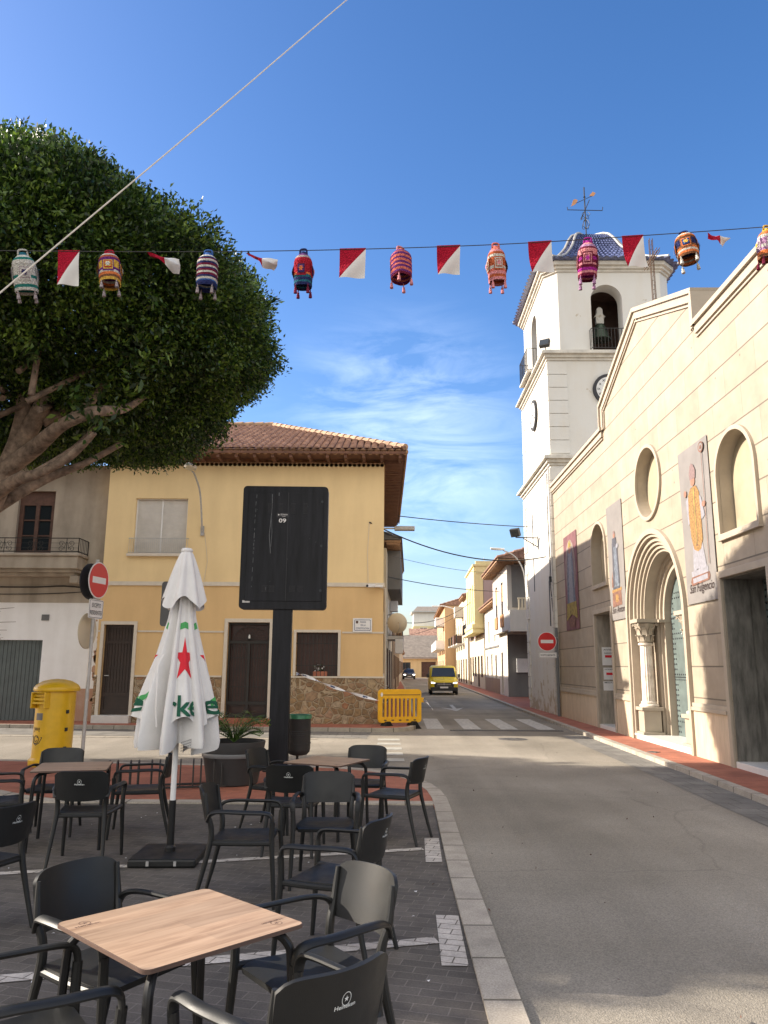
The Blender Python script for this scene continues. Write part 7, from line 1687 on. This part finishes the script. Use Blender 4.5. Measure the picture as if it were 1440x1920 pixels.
lantern(42, .235, .44, St(['k_white', 'k_green', 'k_white', 'k_white', 'k_white', 'k_white', 'k_white', 'k_green', 'k_white', 'k_white', 'k_green', 'k_white']), ('k_white', 'k_grey', 'k_white', 'k_grey', 'k_navy'), 'k_teal', 'k_white', 'k_grey', 'white lantern with thin green bands, leftmost on the festoon', (R(10), R(-10)), R(20))
lantern(205, .215, .42, St(['k_red', 'k_white', 'k_rust', 'k_purple', 'k_yellow', 'k_yellow', 'k_yellow', 'k_purple', 'k_white', 'k_orange', 'k_brown', 'k_yellow']), ('k_purple', 'k_yellow', 'k_red', 'k_yellow', 'k_white'), 'k_red', 'k_red', 'k_grey', 'rust and yellow granny square lantern with a red neck before the tree', (R(-10), R(-7)), R(10))
lantern(391, .215, .42, St(['k_blue', 'k_white', 'k_navy', 'k_wine', 'k_white', 'k_navy', 'k_wine', 'k_white', 'k_navy', 'k_wine', 'k_white', 'k_wine', 'k_navy', 'k_white', 'k_blue', 'k_navy', 'k_navy']), None, 'k_blue', 'k_blue', 'k_grey', 'navy and wine striped lantern with a pale blue neck', (0, 0), 0)
lantern(569, .19, .41, St(['k_purple', 'k_grey', 'k_red', 'k_red', 'k_red', 'k_red', 'k_red', 'k_red', 'k_orange', 'k_teal', 'k_navy', 'k_teal', 'k_navy']), ('k_red', 'k_wine', 'k_navy', 'k_purple', 'k_orange'), 'k_navy', 'k_navy', 'k_wine', 'red lantern with a navy foot and navy neck, first clear of the tree', (R(4), 0), R(-6))
lantern(751, .215, .40, St(['k_orange', 'k_purple', 'k_coral', 'k_purple', 'k_coral', 'k_purple', 'k_coral', 'k_purple', 'k_coral', 'k_purple', 'k_coral', 'k_purple', 'k_wine']), None, 'k_coral', 'k_pink', 'k_pink', 'coral and purple striped lantern in the middle of the festoon', (R(-9), R(4)), R(30))
lantern(929, .185, .43, St(['k_coral', 'k_pink', 'k_rust', 'k_white', 'k_rust', 'k_rust', 'k_rust', 'k_white', 'k_coral', 'k_pink', 'k_rust', 'k_pink']), ('k_rust', 'k_white', 'k_rust', 'k_white', 'k_pink'), 'k_coral', 'k_coral', 'k_pink', 'coral and rust lantern with a white granny square, left of the tower', (R(2), R(-2)), R(4))
lantern(1102, .20, .44, St(['k_pink', 'k_lilac', 'k_wine', 'k_pink', 'k_pink', 'k_wine', 'k_magenta', 'k_wine', 'k_pink', 'k_wine', 'k_magenta', 'k_pink', 'k_wine']), ('k_wine', 'k_pink', 'k_wine', 'k_pink', 'k_magenta'), 'k_magenta', 'k_magenta', 'k_lilac', 'pink and wine lantern with a magenta neck before the tower dome', (R(4), R(3)), R(-14))
lantern(1281, .215, .37, St(['k_yellow', 'k_white', 'k_orange', 'k_brown', 'k_navy', 'k_navy', 'k_navy', 'k_brown', 'k_orange', 'k_white', 'k_orange', 'k_brown']), ('k_brown', 'k_orange', 'k_navy', 'k_blue', 'k_yellow'), 'k_orange', 'k_navy', 'k_white', 'orange and navy lantern with yellow flowers right of the gable cross', (R(-12), R(-6)), R(-24))
lantern(1437, .17, .38, St(['k_yellow', 'k_orange', 'k_white', 'k_lilac', 'k_lilac', 'k_white', 'k_lilac', 'k_orange', 'k_brown']), ('k_lilac', 'k_white', 'k_lilac', 'k_white', 'k_yellow'), 'k_yellow', 'k_yellow', 'k_wine', 'orange and lilac lantern cut by the right picture edge', (0, R(5)), 0)
M['flag_red'] = knit_mat('flag_red', (.42, .012, .035)); M['flag_white'] = mat('flag_white', (.55, .54, .52), .9, .06, 6)
def flag(px0, px1, py_b, label, lift=0.0, swing=0.0, curl=0.0, white_left=False):
    p0, p1 = string_pt(px0, sy_at(px0)), string_pt(px1, sy_at(px1)); w = (p1 - p0).length; hh = (string_pt(px0, py_b) - p0).length
    t = thing('festoon_flag', label, 'flag', p0, 0, 'red and white flags on the festoon')
    ax = (p1 - p0).normalized(); nu = nv = 16
    def fn(u, v):
        s_ = v * hh; y = .02 * math.sin(u * 5 + v * 4) * v + lift * s_; z = -s_ * (1 - abs(lift) * .55) + .02 * curl * math.sin(PI * u) * v; x = u * w * (1 - .10 * v * curl) + swing * v * v
        return Vector((0, 0, 0)) + ax * x + Vector((0, y, z))
    mb = MB(); mb.grid(fn, nu, nv, lambda u, v: 0 if (u + v < 1.0 if not white_left else u < v) else 1)
    # split exactly along the diagonal
    mb = MB(); vs = [fn(i / nu, j / nv) for j in range(nv + 1) for i in range(nu + 1)]; fs, ms = [], []
    for j in range(nv):
        for i in range(nu):
            a, b, c, d = j * 17 + i, j * 17 + i + 1, (j + 1) * 17 + i + 1, (j + 1) * 17 + i
            fs += [(a, b, d), (b, c, d)]; s_ = i + j; ms += [0 if s_ <= nu - 1 else 1, 0 if s_ < nu - 1 else 1]
    mb.add(vs, fs, ms); mb.build('cloth', ['flag_red', 'flag_white'], t, smooth=60)
    mb = MB(); mb.tube([fn(0, 0) + Vector((0, 0, .004)), fn(.5, 0) + Vector((0, 0, .004)), fn(1, 0) + Vector((0, 0, .004))], .007, 5); mb.build('hem', 'flag_red', t)
    return t
flag(109, 149, 535, 'red and white flag hanging over the tree right of the white lantern', .05, .02, .4)
flag(637, 686, 522, 'wide red and white flag hanging right of the red lantern', .0, .0, .3)
flag(819, 863, 516, 'red and white flag hanging left of the coral and rust lantern', .1, .01, .6)
flag(990, 1034, 512, 'red and white flag hanging left of the tower dome', .0, .03, .3)
flag(1166, 1206, 502, 'red and white flag hanging in front of the right side of the dome', .0, .04, .3)
# wind-lifted flags: the cloth blows up and away, seen folded
def blown(px0, px1, drop, label, seed, pts):
    p0 = string_pt(px0, sy_at(px0)); t = thing('festoon_flag', label, 'flag', p0, 0, 'red and white flags on the festoon'); k = SY / F_PX * 1.03
    A = [[Vector((a * k, .05 * math.sin(i * 2.1 + j) + .04 * j, -b * k)) for j, (a, b) in enumerate(row)] for i, row in enumerate(pts)]
    nr, nc = len(A), len(A[0]); m = 6
    def fn(u, v):
        x = u * (nc - 1); y = v * (nr - 1); i = min(int(y), nr - 2); j = min(int(x), nc - 2); fu, fv = x - j, y - i
        return A[i][j].lerp(A[i][j + 1], fu).lerp(A[i + 1][j].lerp(A[i + 1][j + 1], fu), fv) + Vector((0, .012 * math.sin(u * 9 + seed) * math.sin(v * 7), .005 * math.sin(u * 11 + v * 5)))
    mb = MB(); mb.grid(fn, 18, 12, lambda u, v: 0 if u < .52 else 1); mb.build('cloth', ['flag_red', 'flag_white'], t, smooth=80); return t
blown(275, 335, 30, 'wind lifted red and white flag before the tree, between the rust and the navy lanterns', 1, [[(0, 0), (16, -2), (32, -1), (48, 0), (58, 1)], [(6, 7), (18, 9), (33, 10), (48, 12), (60, 14)], [(14, 12), (22, 14), (34, 18), (46, 30), (56, 26)]])
blown(460, 523, 25, 'wind lifted red and white flag at the crown edge of the tree', 2, [[(0, 3), (14, 0), (30, 0), (46, 1), (62, 3)], [(12, 9), (20, 11), (32, 14), (46, 14), (60, 14)], [(24, 15), (28, 20), (33, 26), (44, 21), (52, 20)]])
blown(1326, 1384, 30, 'wind folded red and white flag at the right, above the church roofline', 4, [[(0, 3), (14, -1), (26, -5), (40, -2), (58, -1)], [(4, 12), (16, 10), (28, 6), (40, 6), (50, 6)], [(10, 24), (20, 22), (32, 18), (42, 14), (46, 12)]])
# cream rope running up across the corner of the square
a, b = Yp(0, 549, 4.2), Yp(650, 0, 6.2); d = (b - a)
tag(MB().tube([tuple(a - d * .9 + Vector((0, 0, .02))), tuple(a), tuple(a + d * .5 - Vector((0, 0, .012))), tuple(b), tuple(b + d * 1.6)], .0052, 8, smooth=6).build('rope', 'rope'), 'taut cream rope crossing the upper left of the sky in front of the tree', 'rope')

# ------------------------------------------------------------------ vehicles
def car_body(mb, secs, mi=0):
    """loft: secs = [(y, [(x, z), ...half profile from bottom centre to top centre])]; mirrored in x"""
    rows = []
    for y, hp in secs: rows.append([(x, y, z) for x, z in hp] + [(-x, y, z) for x, z in reversed(hp)])
    n = len(rows[0]); vs = [p for r_ in rows for p in r_]; fs = []
    for i in range(len(rows) - 1):
        for k in range(n): a, b = i * n + k, i * n + (k + 1) % n; fs.append((a, b, b + n, a + n))
    fs.append(tuple(range(n))[::-1]); fs.append(tuple(range((len(rows) - 1) * n, len(rows) * n)))
    mb.add(vs, fs, mi)
def wheel(par, x, y, r):
    w_ = MB().lathe([(r * .6, -.10), (r, -.09), (r, .09), (r * .6, .10)], (0, 0, 0), 24, rot=Matrix.Rotation(PI / 2, 3, 'Y')).build('wheel', 'ink', par); w_.location = (x, y, r)
    MB().lathe([(.0001, -.085), (r * .6, -.08), (r * .62, .08), (.0001, .085)], (0, 0, 0), 16, rot=Matrix.Rotation(PI / 2, 3, 'Y')).build('rim', 'galv', w_)
M['van_yellow'] = mat('van_paint', (.72, .55, .02), .3, .04, 3); M['car_dark'] = mat('dark_car_paint', (.045, .05, .06), .25, .05, 3); M['trim_black'] = mat('black_trim', (.02, .02, .022), .5, .1); M['lit_lamp'] = emit_mat('headlight_glow', (1.0, .95, .85), 3.0)
vx, vy = 3.93, 50.6
t = thing('delivery_van', 'yellow delivery van with lit headlights driving towards the viewer in the side street', 'van', (vx, vy, 0), R(-2))
H1 = lambda w, zt, zb=.28, sh=.95: [(0, zb), (w * .92, zb), (w, zb + .12), (w, sh), (w * .96, sh + .12), (w * .88, zt - .12), (w * .74, zt), (0, zt + .02)]
mb = MB()
car_body(mb, [(0, H1(.78, .78, .30, .62)), (.06, H1(.88, .92, .26, .72)), (.75, H1(.93, 1.06, .24, .86)), (.95, H1(.935, 1.12, .24, .90)), (1.5, H1(.94, 1.70, .24, .98)), (1.85, H1(.94, 1.84, .24, .98)), (4.3, H1(.94, 1.86, .24, .98)), (4.45, H1(.90, 1.80, .30, .98))])
mb.build('body', 'van_yellow', t, smooth=40, bevel=.02)
def onplane(pts): return pts
mb = MB(); mb.slab(lambda u, v: ((u - .5) * 2 * (.80 - .10 * v), .94 + .60 * v - .02 + .12 * (abs(u - .5) * 2) ** 3 * 0 - .015, 1.14 + .57 * v + .0), 8, 4, .02); mb.build('windscreen', 'glass_dark', t, smooth=50)
mb = MB(); mb.box(-.87, .87, -.05, .04, .26, .50); mb.box(-.62, .62, -.035, .02, .50, .78); mb.build('bumper', 'trim_black', t, smooth=0, bevel=.03)
mb = MB(); mb.box(-.44, .44, -.045, -.036, .66, .70); mb.box(-.5, .5, -.045, -.036, .56, .575); mb.build('grille_bar', 'galv', t, smooth=0)
mb = MB(); mb.plate([[(0, .60), (.055, .70), (0, .80), (-.055, .70)], [(0, .64), (-.03, .70), (0, .76), (.03, .70)]], -.06, -.046); mb.build('badge', 'galv', t, smooth=0)
for s_ in (-1, 1):
    hl = MB().plate([[(s_ * .52, .70), (s_ * .84, .72), (s_ * .86, .86), (s_ * .56, .80)]], -.045, .05).build('headlight', 'sign_white', t, smooth=0); MB().plate([[(s_ * .60, .725), (s_ * .82, .735), (s_ * .82, .80), (s_ * .60, .78)]], -.052, -.046).build('lens', 'lit_lamp', hl, smooth=0)
    mb = MB(); mb.box(min(s_ * .95, s_ * 1.10), max(s_ * .95, s_ * 1.10), 1.05, 1.15, 1.08, 1.32); mb.build('mirror', 'trim_black', t, smooth=0, bevel=.02)
    MB().box(min(s_ * .925, s_ * .945), max(s_ * .925, s_ * .945), 1.35, 2.2, 1.08, 1.55).build('side_window', 'glass_dark', t, smooth=0)
    wheel(t, s_ * .82, .85, .33); wheel(t, s_ * .82, 3.6, .33)
mb = MB(); mb.box(-.26, .26, -.06, -.052, .43, .53); mb.build('number_plate', 'sign_white', t, smooth=0)
mb = MB(); mb.bar((-.5, .93, 1.15), (.1, .98, 1.20), .02, .02); mb.bar((.1, .93, 1.15), (.6, .98, 1.20), .02, .02); mb.build('wiper', 'trim_black', t, smooth=0)
t = thing('parked_car', 'small dark hatchback with dim headlights at the far end of the street', 'car', (3.75, 112, 0), 0)
H2 = lambda w, zt, zb=.22, sh=.80: [(0, zb), (w * .92, zb), (w, zb + .12), (w, sh), (w * .95, sh + .05), (w * .80, zt - .08), (w * .68, zt), (0, zt + .02)]
mb = MB(); car_body(mb, [(0, H2(.74, .70, .25, .55)), (.08, H2(.84, .82, .22, .66)), (.9, H2(.89, .95, .2, .78)), (1.5, H2(.9, 1.38, .2, .88)), (2.0, H2(.9, 1.47, .2, .88)), (3.4, H2(.9, 1.44, .2, .88)), (4.1, H2(.84, 1.0, .25, .85))]); mb.build('body', 'car_dark', t, smooth=40)
MB().slab(lambda u, v: ((u - .5) * 2 * (.74 - .10 * v), .93 + .60 * v - .03, .97 + .42 * v), 6, 3, .02).build('windscreen', 'glass_dark', t, smooth=50)
for s_ in (-1, 1):
    MB().box(min(s_ * .5, s_ * .8), max(s_ * .5, s_ * .8), -.03, .05, .60, .72).build('headlight', 'lit_lamp', t, smooth=0); wheel(t, s_ * .78, .8, .31); wheel(t, s_ * .78, 3.3, .31)
MB().box(-.26, .26, -.04, -.02, .36, .46).build('number_plate', 'sign_white', t, smooth=0); MB().box(-.5, .5, -.025, .0, .50, .58).build('grille', 'trim_black', t, smooth=0)

# small litter on the paving
mb = MB()
for k in range(60):
    x = random.uniform(-4, .5); y = random.uniform(3.2, 10); s_ = random.uniform(.006, .016); a = random.uniform(0, PI); c_, q_ = math.cos(a) * s_, math.sin(a) * s_
    mb.add([(x - c_, y - q_, .020), (x + q_, y - c_ * .6, .026), (x + c_, y + q_, .021), (x - q_, y + c_ * .6, .024)], [(0, 1, 2, 3)])
o = mb.build('paper_scraps', 'sign_white', smooth=0); o['kind'] = 'stuff'
lc = np.array([(random.uniform(-9, 4.5), random.uniform(3, 17), .03) for _ in range(120)]); 
o = leaf_mesh('fallen_leaves', lc, np.tile([0, 0, .2], (120, 1)), .028, 'old_wood', None, 1, .0, .5); o['kind'] = 'stuff'
